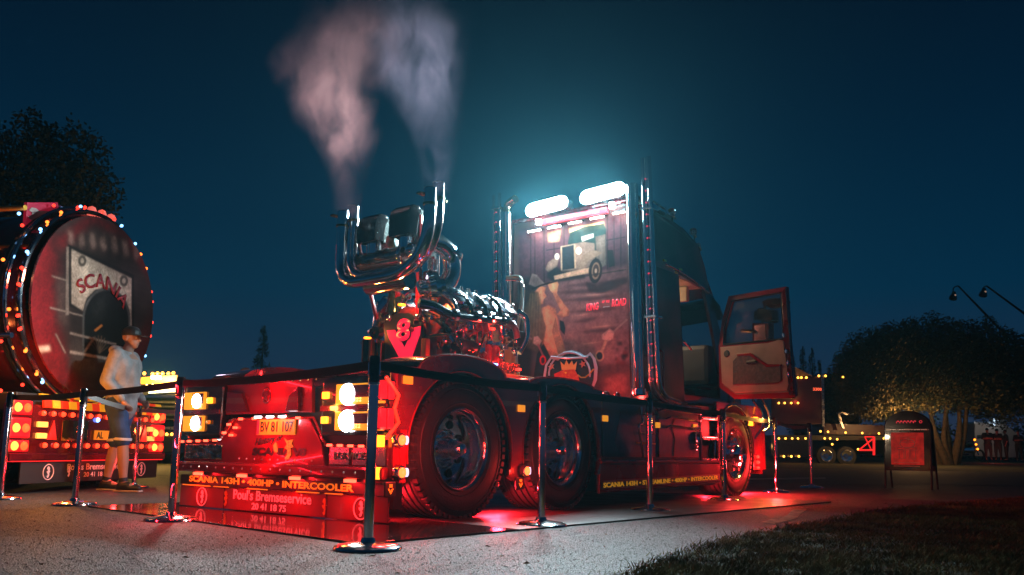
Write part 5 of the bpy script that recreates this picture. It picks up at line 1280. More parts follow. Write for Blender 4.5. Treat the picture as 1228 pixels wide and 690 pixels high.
for ch in list(eng.children):
    if ch.name.split('.')[0] not in SHORT: continue
    if ch.location.length > 1e-6:
        ch.location.x = sq(ch.location.x)
        if ch.type == 'EMPTY': ch.scale = (.72, 1, 1)
    else:
        for v in ch.data.vertices: v.co.x = sq(v.co.x)
        for g_ in ch.children: g_.location.x = sq(g_.location.x)
off = L(1.1, 0, 1.03)
for ch in eng.children: ch.location = ch.location - off
eng.location = TR.o + TR.f * 1.1 + Vector((0, 0, 1.03))

# ================================================================== STANCHIONS AND BELTS
POSTS = [('p9', 0, 599), ('p8', 89, 606), ('p7', 205, 624.5), ('p1', 441, 659), ('p2', 649, 631), ('p3', 779.5, 613), ('p4', 869, 600.5), ('p5', 931.5, 591), ('p6', 973.5, 585.5), ('p10', 160, 585)]
PL = ['chrome barrier post at the far left edge beside the tank trailer', 'chrome barrier post just left of the man in shorts', 'chrome barrier post in front of the left rear lamps of the red truck',
      'nearest and tallest chrome barrier post, before the right rear lamps of the red truck', 'chrome barrier post between the two big rear wheels', 'chrome barrier post in front of the painted side cabinet',
      'chrome barrier post just left of the front wheel', 'chrome barrier post under the open door', 'chrome barrier post farthest right, at the end of the barrier', 'small far chrome barrier post just behind the man in shorts']
def make_post():
    r_ = empty('barrier_post')
    MB().lathe([(0, .0), (.172, .0), (.176, .006), (.172, .016), (.15, .026), (.09, .034), (.04, .040), (.034, .06), (.0, .06)], (0, 0, 0), (0, 0, 1), 40).build('base', m_chrome, r_, True)
    MB().cyl((0, 0, .04), (0, 0, .84), .0265, None, 20).build('pole', m_chrome, r_, True)
    MB().lathe([(.0265, 0), (.031, .003), (.031, .012), (.0265, .015)], (0, 0, .84), (0, 0, 1), 20).build('collar', m_steel, r_, True)
    MB().lathe([(0, .0), (.030, 0), (.030, .13), (.027, .137), (0, .137)], (0, 0, .856), (0, 0, 1), 20).build('head', m_black, r_, True)
    MB().box((0, 0, .925), (.066, .02, .07), None, .004).build('belt_slot', m_chrome, r_)
    return r_
post0 = make_post(); PP = {}
for i, (nm, x, y) in enumerate(POSTS):
    p = post0 if i == 0 else copy_tree(post0)
    P_ = W(x, y); p.location = P_; PP[nm] = P_
    tag(p, PL[i], 'barrier post', 'chrome barrier posts round the show area')
HIDE = Vector((-1.6, 12.5, 0))
def belt(a, b, m, label, sag=.03, z0=.945, h=.05):
    A, B = (PP[a] if isinstance(a, str) else a), (PP[b] if isinstance(b, str) else b)
    d = (B - A).normalized(); n = Vector((-d.y, d.x, 0)) * .0012; A = A + d * .034; B = B - d * .034
    mb = MB(); k_ = 14; R_ = []
    for k in range(k_ + 1):
        t = k / k_; P_ = A.lerp(B, t); zc = z0 - sag * 4 * t * (1 - t)
        tw = Vector((-d.y, d.x, 0)) * (.006 * sin(pi * t * 2))
        R_.append([mb.bm.verts.new(P_ + Vector((0, 0, zc - h / 2)) - n - tw), mb.bm.verts.new(P_ + Vector((0, 0, zc + h / 2)) - n + tw), mb.bm.verts.new(P_ + Vector((0, 0, zc + h / 2)) + n + tw), mb.bm.verts.new(P_ + Vector((0, 0, zc - h / 2)) + n - tw)])
    for i in range(k_):
        for q in range(4): mb._f([R_[i][q], R_[i][(q + 1) % 4], R_[i + 1][(q + 1) % 4], R_[i + 1][q]])
    mb._f(R_[0]); mb._f(R_[-1])
    o = mb.build('barrier_belt', m, None)
    c0 = (A + B) / 2; c0.z = 0
    for v in o.data.vertices: v.co -= c0
    o.location = c0
    tag(o, label, 'belt', 'belts strung between the barrier posts')
belt('p9', 'p8', m_belt, 'dark barrier belt crossing the lights of the tank trailer at the left', .015)
belt('p8', 'p7', m_belt, 'black barrier belt passing in front of the man in shorts', .01)
belt('p7', 'p1', m_belt, 'long black barrier belt across the rear of the red truck', .02)
belt('p1', 'p2', m_belt, 'black barrier belt in front of the rearmost wheel', .015)
belt('p2', 'p3', m_belt, 'black barrier belt in front of the second rear wheel and cab back', .015)
belt('p3', 'p4', m_belt, 'black barrier belt across the steps below the cab', .015)
belt('p4', 'p5', m_belt, 'short black barrier belt before the front wheel', .02)
belt('p5', 'p6', m_gbelt, 'sagging brown lit barrier belt under the open door', .05)
belt('p8', 'p10', m_gbelt, 'pale grey barrier belt behind the man in shorts', .02)
belt('p10', HIDE, m_gbelt, 'pale grey barrier belt running behind the rear of the red truck', .03)

# ================================================================== THE TANK TRAILER AT THE LEFT
TK = Frame(-4.87, 9.85, radians(169.6))
tank = empty('tank_trailer', TK.o, TK.yaw)
tag(tank, 'red tank trailer seen from behind, its round end ringed with coloured bulbs', 'tank trailer')
def tp(pts, u=0.0): return [TK.R(x, y, u) for x, y in pts]
CV, CZ, CR = -.18, 2.11, 1.09
MB().lathe([(0, .0), (CR * .5, .012), (CR * .85, .045), (CR, .10), (CR, 6.0), (0, 6.0)], L(0, CV, CZ), (1, 0, 0), 72).build('tank_shell', mat('tank_red_paint', (.16, .008, .012), .16, .3, 1, noise=.6, nscale=1.5, col2=(.03, .006, .01)), tank, True)
for r_, u_, rr_, mm in ((CR + .03, .04, .026, m_chrome), (CR + .07, .18, .022, m_chrome), (CR + .02, .30, .03, m_black), (CR + .05, .9, .02, m_dred), (CR + .05, 1.7, .02, m_dred)):
    MB().tube([L(u_, CV + r_ * cos(2 * pi * k / 72), CZ + r_ * sin(2 * pi * k / 72)) for k in range(72)], rr_, 8, closed=True).build('tank_ring', mm, tank, True)
blb = {}
for nm, g_ in (('r', glow('ring_red', (1, .03, .015), 4)), ('b', glow('ring_blue', (.2, .5, 1), 4)), ('o', glow('ring_orange', (1, .17, .02), 4))):
    blb[nm] = MB().sph((0, 0, 0), .019, 9, 6).build('ring_bulb', g_, tank, True)
pat = 'robrorrb'
cnt_ = {}
for k in range(32):
    for r_, u_, ph in ((CR + .075, .05, 0), (CR + .12, .26, .5)):
        a = 2 * pi * (k + ph + .25 * sin(k * 2.3)) / 32; c_ = pat[(k * 3 + int(ph * 4)) % 8]
        if r_ > CR + .1 and k % 2: continue
        P_ = L(u_ - .02, CV + r_ * cos(a), CZ + r_ * sin(a))
        if c_ not in cnt_: cnt_[c_] = 1; blb[c_].location = P_
        else: rep(blb[c_], P_, tank)
# end mural: brick front with an arched doorway and lettered board
en = empty('end_mural', (0, 0, 0)); en.parent = tank
def ep(name, pts, lev, m, u=-.0): return MB().plate(tp(pts, -.05), L(-.05 - lev * .004, 0, 0), AXR, AYR, .004).build(name, m, en)
disc = [(CV + CR * .97 * cos(2 * pi * k / 48), CZ + CR * .97 * sin(2 * pi * k / 48)) for k in range(48)]
MB().plate(disc, L(-.012, 0, 0), AXR, AYR, .03, .01).build('end_disc', mat('disc_red', (.26, .012, .015), .2, .2, .9, noise=.6, nscale=3, col2=(.07, .012, .012)), en)
TC = Canvas(CV - CR, CV + CR, CZ - CR, CZ + CR, .0075, (.050, .034, .030)); TC.mottle(.5, .5, 11)
def tpz(pts): return [TK.R(x, y, -.05) for x, y in pts]
def tq(pts, col, col2=None, soft=1.0, shade=.4, alpha=1.0, grain=.3): TC.poly(tpz(pts), col, col2, soft, shade, alpha, grain)
for k in range(24):      # brick courses and uprights
    z_ = CZ - CR + k * .09
    TC.poly([(CV - CR, z_), (CV + CR, z_), (CV + CR, z_ + .009), (CV - CR, z_ + .009)], (.11, .08, .065), None, 1.0, .5, .7)
    for q in range(14):
        a_ = CV - CR + q * .17 + (k % 2) * .085; TC.poly([(a_, z_), (a_ + .008, z_), (a_ + .008, z_ + .09), (a_, z_ + .09)], (.10, .07, .06), None, .8, .5, .5)
tq([(28, 260), (60, 270), (72, 310), (70, 380), (84, 440), (110, 480), (60, 470), (28, 400)], (.30, .008, .014), (.14, .006, .010), 12, .4, .95)
tq([(60, 290), (110, 255), (170, 290), (182, 350), (176, 330), (150, 285), (112, 268), (76, 300)], (.35, .008, .014), (.16, .006, .01), 6, .4, .9)
tq([(150, 430), (170, 400), (182, 370), (180, 440), (150, 478)], (.16, .01, .012), None, 8, .4, .8)
for k in range(7):
    x_ = 80 + k * 13; tq([(x_, 276 + k * 1.5 + 5 * (k % 2)), (x_ + 8, 274 + k * 2), (x_ + 11, 292 + k * 3), (x_ + 3, 297 + k * 2.6)], (.36, .24, .19), (.10, .05, .04), 3.4, .4, .75)
tq([(66, 330), (84, 336), (84, 392), (70, 388)], (.15, .10, .085), None, 5, .4, .7)
tq([(84, 400), (132, 410), (132, 446), (100, 452), (84, 440)], (.12, .085, .07), (.05, .04, .035), 5, .4, .8)
tq([(82, 293), (161, 330), (161, 392), (147, 397), (100, 374), (81, 366)], (.03, .027, .025), None, 1)
tq([(86, 299), (158, 334), (158, 391), (146, 388), (140, 362), (128, 347), (115, 347), (104, 358), (100, 373), (86, 364)], (.62, .52, .40), (.36, .29, .22), 1.2, .4, 1, .4)
ring_ = [(128 + 29 * cos(radians(a)), 384 - 39 * sin(radians(a))) for a in range(0, 181, 9)]
tq(ring_ + [(99, 430), (157, 430)], (.15, .15, .14), None, 1)
tq([(128 + 26.5 * cos(radians(a)), 385 - 36.5 * sin(radians(a))) for a in range(0, 181, 9)] + [(101.5, 430), (154.5, 430)], (.014, .018, .017), (.007, .009, .009), 1.2)
tq([(104, 384), (116, 352), (138, 350), (122, 386)], (.06, .07, .07), (.012, .014, .014), 6, .4, .6)
for pts in ([(84, 398), (140, 412), (140, 415), (84, 401)], [(84, 420), (138, 430), (138, 434), (84, 424)], [(60, 368), (100, 378), (100, 380), (60, 370)], [(100, 422), (112, 404), (115, 405), (103, 423)], [(66, 400), (68, 400), (80, 424), (78, 424)], [(80, 296), (83, 296), (83, 378), (79, 378)], [(62, 330), (82, 336), (82, 338), (62, 332)]):
    tq(pts, (.33, .27, .22), None, .9)
tq([(44, 416), (60, 414), (62, 421), (46, 424)], (.7, .55, .45), (.3, .2, .15), 2)
for k in range(9):
    a = radians(200 + k * 17); tq([(118 + 14 * cos(a), 424 + 22 * sin(a)), (119.4 + 14 * cos(a), 424 + 22 * sin(a)), (120, 424), (119, 423)], (.22, .14, .08), None, .8)
tq([(113, 396), (122, 389), (124, 391), (115, 398)], (.85, .30, .05), None, .8)
for px, py in ((99, 313), (149, 337)): tq([(px + 5 * cos(a), py + 7 * sin(a)) for a in [2 * pi * k / 14 for k in range(14)]], (.16, .14, .11), None, 1.1); tq([(px + 2.4 * cos(a), py + 3.4 * sin(a)) for a in [2 * pi * k / 14 for k in range(14)]], (.5, .42, .32), None, .8)
TC.mottle(.35, .35, 17); TC.C = np.clip(TC.C, 0, 1); lm_ = TC.C.mean(axis=2, keepdims=True); TC.C = TC.C * .75 * np.clip(lm_ / .12, .2, 4) ** .45
TC.build('end_picture', en, lambda a, b: L(-.046, a, b), rough=.65, keep=lambda a, b: (a - CV) ** 2 + (b - CZ) ** 2 < (CR * .975) ** 2, coat=.12)
tv_, tz_ = TK.R(124, 338, -.05)
text('board_lettering', 'SCANIA', mat('maroon_print', (.30, .02, .03), .5), en, L(-.056, tv_ + .02, tz_), Vector((0, -1, -.06)), AYR, .98, .165, bold=.02, arc=.60)

# roof board with a spanner sign, roof lamps
sg = empty('roof_sign', (0, 0, 0)); sg.parent = tank
Sd_ = lambda x, y: TK.Sd(x, y, -1.0)
a = Sd_(30, 245); b = Sd_(64, 272); 
MB().plate([TK.R(x, y, .35) for x, y in ((29, 243), (66, 243), (70, 272), (27, 272))], L(.35, 0, 0), AXR, AYR, .04, .008).build('sign_board', mat('sign_crimson', (.40, .01, .05), .5, em=(1, .02, .10), es=.12, sample=False), sg)
MB().plate([TK.R(x, y, .35) for x, y in ((67, 243), (98, 258), (92, 275), (70, 273))], L(.40, 0, 0), AXR, AYR, .04, .008).build('sign_board', m_dred, sg)
spn = [(34, 252), (38, 249), (43, 250), (46, 253), (68, 254), (69, 259), (46, 260), (42, 264), (36, 264), (33, 260), (38, 258), (38, 255)]
MB().plate([TK.R(x * 1.0 + .5, y, .30) for x, y in spn], L(.305, 0, 0), AXR, AYR, .006).build('spanner_sign', mat('pewter_print', (.45, .38, .35), .4), sg)
for px, py in ((110, 255), (122, 259), (133, 264)):
    q = TK.R(px, py, .1); e = MB().lathe([(0, 0), (.05, 0), (.055, .06), (.04, .10), (0, .12)], L(.1, q[0], q[1] - .04), (0, 0, 1), 14).build('roof_lamp', mat('rose_glass', (.6, .2, .2), .3, em=(1, .15, .1), es=.8, sample=False), tank, True)
# side: running boards with bulbs and pipes
MB().tube([L(.1, -1.28, 3.0), L(5, -1.24, 3.0)], .03, 10).build('side_rail', m_gold, tank, True)
MB().tube([L(.05, -1.34, 1.62), L(5, -1.34, 1.66)], .03, 10).build('side_rail', m_chrome, tank, True)
for k in range(14):
    for z_, c_ in ((2.93, 'brob'[k % 4]), (1.9, 'oo'[k % 2]), (1.05, 'r')): rep(blb[c_], L(.15 + k * .33, -1.30, z_), tank)
# chassis, rear cross beam with lamps
MB().ubox(.05, 6, -1.2, 1.2, .85, 1.05, .02).build('chassis', m_flat, tank)
MB().ubox(0, .10, -1.30, 1.34, .38, .93, .02).build('rear_beam', m_dred, tank)
MB().ubox(-.06, .12, -1.33, 1.37, .335, .42, .02).build('lower_bumper', m_dred, tank)
MB().ubox(-.04, .04, -1.28, 1.34, .328, .345).build('red_light_strip', glow('strip_red', (1, .02, .02), 1.2), tank)
st = ['stripe_red', 'stripe_yellow']
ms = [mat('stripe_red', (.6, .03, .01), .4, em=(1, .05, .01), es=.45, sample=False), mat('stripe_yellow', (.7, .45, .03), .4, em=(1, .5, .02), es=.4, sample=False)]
n_ = 17
for k in range(n_):
    v0 = -.90 + k * (2.2 / n_); v1 = v0 + 2.2 / n_ * .93
    MB().plate([(v0 + .02, .90), (v1 + .02, .90), (v1, .985), (v0, .985)], L(-.01, 0, 0), AXR, AYR, .03, .01).build('warning_stripe', ms[k % 2], tank)
    MB().plate([(v0 + .02, 1.02), (v1 + .02, 1.02), (v1, 1.05), (v0, 1.05)], L(.04, 0, 0), AXR, AYR, .03, .005).build('warning_stripe', ms[(k + 1) % 2], tank)
ml = MB().lathe([(0, .03), (.022, .022), (.03, 0)], (0, 0, 0), (-1, 0, 0), 12).build('marker_lamp', glow('marker_red', (1, .05, .015), 3), tank, True); ml.location = L(-.012, -.86, .84)
for k in range(1, 15): rep(ml, L(-.012, -.86 + k * .15, .84), tank)
for k in range(12): rep(ml, L(-.012, -.80 + k * .17, .50), tank)
lm = MB().lathe([(0, .02), (.02, .018), (.028, .004), (.028, 0)], (0, 0, 0), (-1, 0, 0), 12).build('blue_marker_lamp', g_blue, tank, True); lm.location = L(-.014, .02, .80)
# lamp clusters at both ends
for v0, s_ in ((-1.32, 1), (1.08, -1)):
    for z0, z1 in ((.80, .97), (.56, .79), (.42, .56)):
        h = MB().ubox(-.03, .02, v0, v0 + .28, z0 + .01, z1 - .01, .02).build('lamp_cluster', glow('cluster_red', (1, .01, .02), .6), tank)
        for q, gg in ((.07, glow('hot_amber', (1, .28, .04), 4)), (.20, glow('hot_red', (1, .07, .015), 3))):
            MB().lathe([(0, .03), (.03, .026), (.045, .01), (.048, 0)], L(-.032, v0 + q, (z0 + z1) / 2), (-1, 0, 0), 16).build('lamp_lens', gg, h, True)
for v0 in (-.92, 1.02):
    for z_ in (.72, .60): MB().ubox(-.03, 0, v0 - .02, v0 + .13, z_ - .03, z_ + .03, .01).build('reversing_lamp', mat('yellow_lamp', (.8, .5, .1), .3, em=(1, .5, .1), es=1.1, sample=False), tank)
for v0 in (-.72, .92): MB().plate([(v0 - .05, .56), (v0 + .09, .56), (v0 + .03, .77)], L(-.005, 0, 0), AXR, AYR, .012).build('red_triangle', mat('triangle_red', (.6, .02, .02), .3, em=(1, .03, .02), es=.6, sample=False), tank)
for v0, v1 in ((-.56, -.32), (-.24, -.14), (.35, .55), (.62, .85)): MB().ubox(-.02, 0, v0, v1, .55, .78, .006).build('brass_mirror', mat('brass_mirror', (.85, .6, .25), .06, 1.0, bump=.5, bscale=7), tank)
p_ = MB().ubox(-.03, -.018, -.03, .30, .57, .68, .003).build('licence_plate', MATS['plate_yellow'], tank)
text('plate_characters', 'AL', m_blkp, p_, L(-.0315, .06, .625), AXR, AYR, .12, .08, bold=.02)
fl_ = MB().ubox(-.02, 0, -1.12, 1.26, .10, .33, .004).build('mud_flap', mat('flap_black', (.02, .02, .021), .5), tank)
m_fw = mat('flap_white', (.75, .68, .62), .5)
text('flap_lettering', "Poul's Bremseservice", m_fw, fl_, L(-.0215, .07, .265), AXR, AYR, 1.0, .075, bold=.015)
text('flap_number', '20 41 18 75', m_fw, fl_, L(-.0215, .07, .175), AXR, AYR, .44, .055, bold=.015)
griffin(fl_, -.72, .215, .062, m_pink, u=-.021, ringed=True); griffin(fl_, .92, .215, .062, m_pink, u=-.021, ringed=True); griffin(fl_, -.40, .215, .06, m_pink, u=-.021); griffin(fl_, .60, .215, .06, m_pink, u=-.021)
for uu in (.7, 1.95):
    for vv in (-1.08, 1.0):
        wh = empty('wheel', L(uu, vv, .48)); wh.parent = tank
        tyre_mesh('tyre', .48, .29, .34, wh)
        MB().lathe([(.29, .18), (.27, .12), (.2, .06), (.1, .08), (0, .1)], (0, 0, 0), (0, 1 if vv < 0 else -1, 0), 28).build('rim', m_chrome, wh, True)
MB().tube([L(.3, -1.3, .40), L(1.2, -1.3, .42)], .03, 8).build('side_guard', m_gold, tank, True)
lamp('cluster_light', tank, L(-.55, -1.35, 1.0), (1, .30, .03), 55, .06); lamp('cluster_light', tank, L(-.25, 1.2, .7), (1, .12, .05), 8, .06)
lamp('strip_light', tank, L(-.35, 0, .30), (1, .03, .03), 9, .08)
lamp('ring_light', tank, L(-.5, CV - 1.1, 2.4), (1, .3, .15), 7, .08); lamp('ring_light', tank, L(-.5, CV + .9, 2.6), (.75, .6, .8), 4, .08)
lamp('side_rail_light', tank, L(.8, -1.7, 1.5), (1, .25, .06), 22, .08)

# ================================================================== PEOPLE
def organic(name, caps, m, parent, voxel=.012, smooth_=6):
    """one continuous skin over tapered limbs: a list of (p0, p1, r0, r1[, flatten])"""
    mb = MB()
    for c in caps:
        p0, p1, r0, r1 = Vector(c[0]), Vector(c[1]), c[2], c[3]
        d = p1 - p0
        mb.sph(p0, r0, 12, 8); mb.sph(p1, r1, 12, 8)
        if d.length > 1e-4: mb.tube([p0, p1], [r0, r1], 12)
    ob = mb.build(name + '_base', m)
    md = ob.modifiers.new('r', 'REMESH'); md.mode = 'VOXEL'; md.voxel_size = voxel
    ms_ = ob.modifiers.new('s', 'SMOOTH'); ms_.iterations = smooth_; ms_.factor = .5
    dg = bpy.context.evaluated_depsgraph_get(); dg.update()
    me = bpy.data.meshes.new_from_object(ob.evaluated_get(dg)); me.name = name
    bpy.data.objects.remove(ob); me.shade_smooth(); me.materials.clear(); me.materials.append(m)
    o = bpy.data.objects.new(name, me); COL.objects.link(o); o.parent = parent; return o
m_skin = mat('skin', (.40, .22, .16), .55, noise=.15, nscale=6); 
def person(loc, yaw, H, label, top, bottom, pose='stand', cap=None, group=None, vox=.012, shorts=True, fine=True, hair=(.05, .035, .02), hood=True):
    r_ = empty('person', loc, yaw); tag(r_, label, 'person', group)
    k = H / 1.80
    def V(x, y, z): return Vector((x, y, z)) * k
    if pose == 'walk':
        hip = {1: V(.0, .10, .92), -1: V(.0, -.10, .92)}; knee = {1: V(-.10, .11, .50), -1: V(.12, -.11, .51)}; ank = {1: V(-.17, .11, .09), -1: V(.16, -.11, .085)}
        sh = {1: V(-.03, .19, 1.46), -1: V(.01, -.19, 1.46)}; elb = {1: V(-.05, .26, 1.16), -1: V(-.04, -.26, 1.17)}; wr = {1: V(.13, .20, .98), -1: V(.14, -.22, .96)}; hdp = V(.055, 0, 1.655)
    elif pose == 'armsfold':
        hip = {s: V(0, s * .10, .92) for s in (1, -1)}; knee = {s: V(.01, s * .12, .50) for s in (1, -1)}; ank = {s: V(0, s * .13, .09) for s in (1, -1)}
        sh = {s: V(0, s * .19, 1.45) for s in (1, -1)}; elb = {s: V(.04, s * .27, 1.20) for s in (1, -1)}; wr = {s: V(.22, -s * .03, 1.22 + s * .02) for s in (1, -1)}; hdp = V(.03, 0, 1.64)
    else:
        hip = {s: V(0, s * .10, .92) for s in (1, -1)}; knee = {s: V(.02, s * .11, .50) for s in (1, -1)}; ank = {s: V(0, s * .12, .09) for s in (1, -1)}
        sh = {s: V(0, s * .19, 1.45) for s in (1, -1)}; elb = {s: V(-.03, s * .25, 1.16) for s in (1, -1)}; wr = {s: V(.06, s * .24, .92) for s in (1, -1)}; hdp = V(.03, 0, 1.64)
    C = []; q = k
    C += [(V(0, 0, .93), V(0, 0, 1.05), .135 * q, .13 * q), (V(0, .06, 1.06), V(0, .10, 1.33), .11 * q, .12 * q), (V(0, -.06, 1.06), V(0, -.10, 1.33), .11 * q, .12 * q), (V(.02, 0, 1.1), V(.02, 0, 1.38), .13 * q, .13 * q),
          (V(0, .13, 1.43), V(0, -.13, 1.43), .075 * q, .075 * q), (V(.0, 0, 1.42), hdp - V(.02, 0, .09), .065 * q, .058 * q)]
    # head: skull, face, jaw, nose, brow, lips, ears
    h_ = hdp
    C += [(h_ + V(-.015, 0, .03), h_ + V(.01, 0, .03), .085 * q, .082 * q), (h_ + V(.02, 0, -.04), h_ + V(.035, 0, -.065), .062 * q, .045 * q), (h_ + V(.06, 0, -.085), h_ + V(.055, 0, -.085), .024 * q, .026 * q),
          (h_ + V(.083, 0, .01), h_ + V(.103, 0, -.022), .010 * q, .016 * q), (h_ + V(.07, .03, .03), h_ + V(.07, -.03, .03), .016 * q, .016 * q), (h_ + V(.078, .014, -.055), h_ + V(.078, -.014, -.055), .012 * q, .012 * q)]
    for s in (1, -1): C += [(h_ + V(-.005, s * .082, .01), h_ + V(-.012, s * .086, -.025), .016 * q, .012 * q)]
    for s in (1, -1):
        C += [(hip[s], knee[s], .090 * q, .058 * q), (knee[s], ank[s] + (knee[s] - ank[s]) * .55, .056 * q, .060 * q), (ank[s] + (knee[s] - ank[s]) * .55, ank[s], .058 * q, .036 * q), (ank[s], ank[s] + V(.14, 0, -.05), .038 * q, .032 * q), (ank[s], ank[s] + V(-.05, 0, -.045), .036 * q, .034 * q)]
        C += [(sh[s], elb[s], .055 * q, .042 * q), (elb[s], wr[s], .043 * q, .028 * q)]
        # hand: palm, four unequal fingers and a thumb
        d = (wr[s] - elb[s]).normalized(); n = Vector((0, -s, 0)); n = (n - d * n.dot(d)).normalized(); b = d.cross(n)
        pm = wr[s] + d * .075 * q
        C += [(wr[s], pm, .026 * q, .030 * q)]
        for i, ln in enumerate((.062, .074, .070, .052)):
            o_ = b * ((i - 1.5) * .019 * q); f0 = pm + o_ + d * .015 * q; f1 = f0 + (d * .6 + n * .25).normalized() * ln * .55 * q; f2 = f1 + (d * .45 + n * .75).normalized() * ln * .5 * q
            C += [(f0, f1, .0095 * q, .0088 * q), (f1, f2, .0088 * q, .0075 * q)]
        t0_ = wr[s] + d * .03 * q - b * .022 * q; t1_ = t0_ + (d * .7 - b * .7 + n * .2).normalized() * .04 * q; t2_ = t1_ + (d + n * .35).normalized() * .03 * q
        C += [(t0_, t1_, .0125 * q, .011 * q), (t1_, t2_, .011 * q, .009 * q)]
    organic('body', C, m_skin, r_, vox, 3 if fine else 2)
    # top
    T_ = [(V(0, 0, .90), V(0, 0, 1.05), .165 * q, .16 * q), (V(.0, .06, 1.05), V(0, .10, 1.36), .135 * q, .135 * q), (V(.0, -.06, 1.05), V(0, -.10, 1.36), .135 * q, .135 * q), (V(.045, 0, 1.08), V(.03, 0, 1.36), .15 * q, .13 * q), (V(0, .14, 1.44), V(0, -.14, 1.44), .085 * q, .085 * q)]
    for s in (1, -1):
        T_ += [(sh[s], elb[s], .078 * q, .066 * q)]
        if hood: T_ += [(elb[s], wr[s] - (wr[s] - elb[s]) * .08, .066 * q, .045 * q)]
    if hood: T_ += [(V(-.09, .06, 1.52), V(-.10, -.06, 1.52), .06 * q, .06 * q), (V(-.02, .09, 1.51), V(-.09, .05, 1.53), .04 * q, .05 * q), (V(-.02, -.09, 1.51), V(-.09, -.05, 1.53), .04 * q, .05 * q), (V(.06, .05, 1.48), V(.06, -.05, 1.48), .03 * q, .03 * q)]
    organic('hoodie' if hood else 'shirt', T_, top, r_, vox * 1.1, 4)
    B_ = []
    for s in (1, -1):
        kn = hip[s].lerp(knee[s], .92 if shorts else 1.0); B_ += [(hip[s], kn, .118 * q, .088 * q)]
        if not shorts: B_ += [(kn, ank[s] + V(0, 0, .03), .08 * q, .06 * q)]
    B_ += [(V(0, .05, .93), V(0, -.05, .93), .14 * q, .14 * q)]
    organic('shorts' if shorts else 'trousers', B_, bottom, r_, vox * 1.1, 3)
    for s in (1, -1):
        a = ank[s]; z0 = .034 * q
        S_ = [(Vector((a.x - .04 * q, a.y, z0 + .012)), Vector((a.x + .17 * q, a.y, z0)), .044 * q, .038 * q), (Vector((a.x + .05 * q, a.y, z0 + .03 * q)), Vector((a.x - .02 * q, a.y, z0 + .03 * q)), .045 * q, .048 * q)]
        o_ = organic('shoe', S_, m_flat, r_, vox, 2)
        if fine: MB().box((a.x + .06 * q, a.y, .009), (.29 * q, .088 * q, .018), None, .008).build('sole', mat('pale_rubber', (.5, .42, .36), .7), o_)
        if fine: MB().tube([a + V(0, 0, .02), a + (knee[s] - ank[s]) * .14], [.044 * q, .043 * q], 14).build('sock', mat('navy_sock', (.02, .025, .04), .8), r_, True)
    if cap:
        Cp = [(h_ + V(-.018, 0, .050), h_ + V(.012, 0, .050), .093 * q, .090 * q)]
        o_ = organic('cap', Cp, cap, r_, .008 if fine else .02, 2)
        for v in o_.data.vertices:
            if v.co.z < h_.z + .030 * q: v.co.z = h_.z + .030 * q
        MB().plate([(.06, -.07), (.15, -.055), (.175, -.02), (.18, 0), (.175, .02), (.15, .055), (.06, .07)], h_ + V(0, 0, .038), Vector((k, 0, -.12)), Vector((0, k, 0)), .008).build('cap_peak', cap, o_)
    elif hair:
        o_ = organic('hair', [(h_ + V(-.025, 0, .045), h_ + V(-.0, 0, .055), .088 * q, .083 * q)], mat('hair_%.2f' % hair[0], hair, .8), r_, .009 if fine else .02, 1)
        for v in o_.data.vertices:
            if v.co.z < h_.z - .01 and v.co.x > 0: v.co.z = h_.z + .02
    if fine:
        for s in (1, -1):
            MB().sph(h_ + V(.073, s * .032, .008), .011 * q, 10, 7).build('eye', m_white, r_, True)
            MB().sph(h_ + V(.081, s * .032, .008), .0055 * q, 8, 6).build('iris', m_blkp, r_, True)
    return r_
def ztop(px, py, y):
    d = ray(px, py); return (Vector((0, 0, CAM_Z)) + d * (y / d.y))
m_hood = mat('grey_marl', (.36, .35, .36), .9, noise=.35, nscale=9, bump=1.0, bscale=11)
m_denim = mat('denim', (.03, .075, .22), .8, noise=.5, nscale=8, bump=.3, bscale=120)
pw = W(137, 589); tz = ztop(150, 391, pw.y)
man = person(pw, radians(-6), tz.z * 1.0, 'man in a grey hoodie, black cap and denim shorts walking between the two vehicles', m_hood, m_denim, 'walk', cap=m_flat, hair=None)
kk = tz.z / 1.80
for s in (1, -1):
    kn = {1: Vector((-.092, .11, .53)), -1: Vector((.112, -.11, .54))}[s] * kk
    MB().lathe([(.092 * kk, 0), (.095 * kk, .018), (.09 * kk, .03)], kn, (-.05 if s > 0 else .05, 0, 1), 20).build('shorts_hem', mat('frayed_hem', (.6, .6, .62), .9), man, True)
MB().lathe([(.034 * kk, -.012), (.037 * kk, 0), (.034 * kk, .012)], Vector((.12, -.222, .975)) * kk, Vector((.18, .04, -.21)), 18).build('wristband', mat('pink_band', (.8, .05, .25), .5), man, True)
m_dk = mat('dark_shirt', (.02, .02, .024), .8); m_dt = mat('dark_trousers', (.018, .018, .02), .85)
fy_ = 47.0
def farp(px, pyt, yaw, label, pose, pxd=1.0):
    x = (px - 614) / 1000 * fy_ * 1.07
    d = ray(px, 552); x = d.x / d.y * fy_
    top_ = ztop(px, pyt, fy_); base = ztop(px, 555, fy_)
    zb = .30; return person(Vector((x, fy_, zb)), yaw, top_.z - zb, label, m_dk, m_dt, pose, cap=m_flat if px < 1205 else None, group='onlookers by the white booth', vox=.03, shorts=False, fine=False, hood=False)
farp(1186, 513, radians(-105), 'far onlooker in dark clothes and cap, leftmost of the group by the white booth', 'armsfold')
farp(1198, 514, radians(-140), 'far onlooker in dark clothes standing second from left by the white booth', 'armsfold')
farp(1208, 515, radians(160), 'far onlooker in dark clothes seen side-on in front of the white booth', 'stand')
farp(1223, 516, radians(-100), 'far onlooker at the right picture edge past the white booth', 'armsfold')
b_ = 12.7; t_ = ztop(297, 437.5, b_)
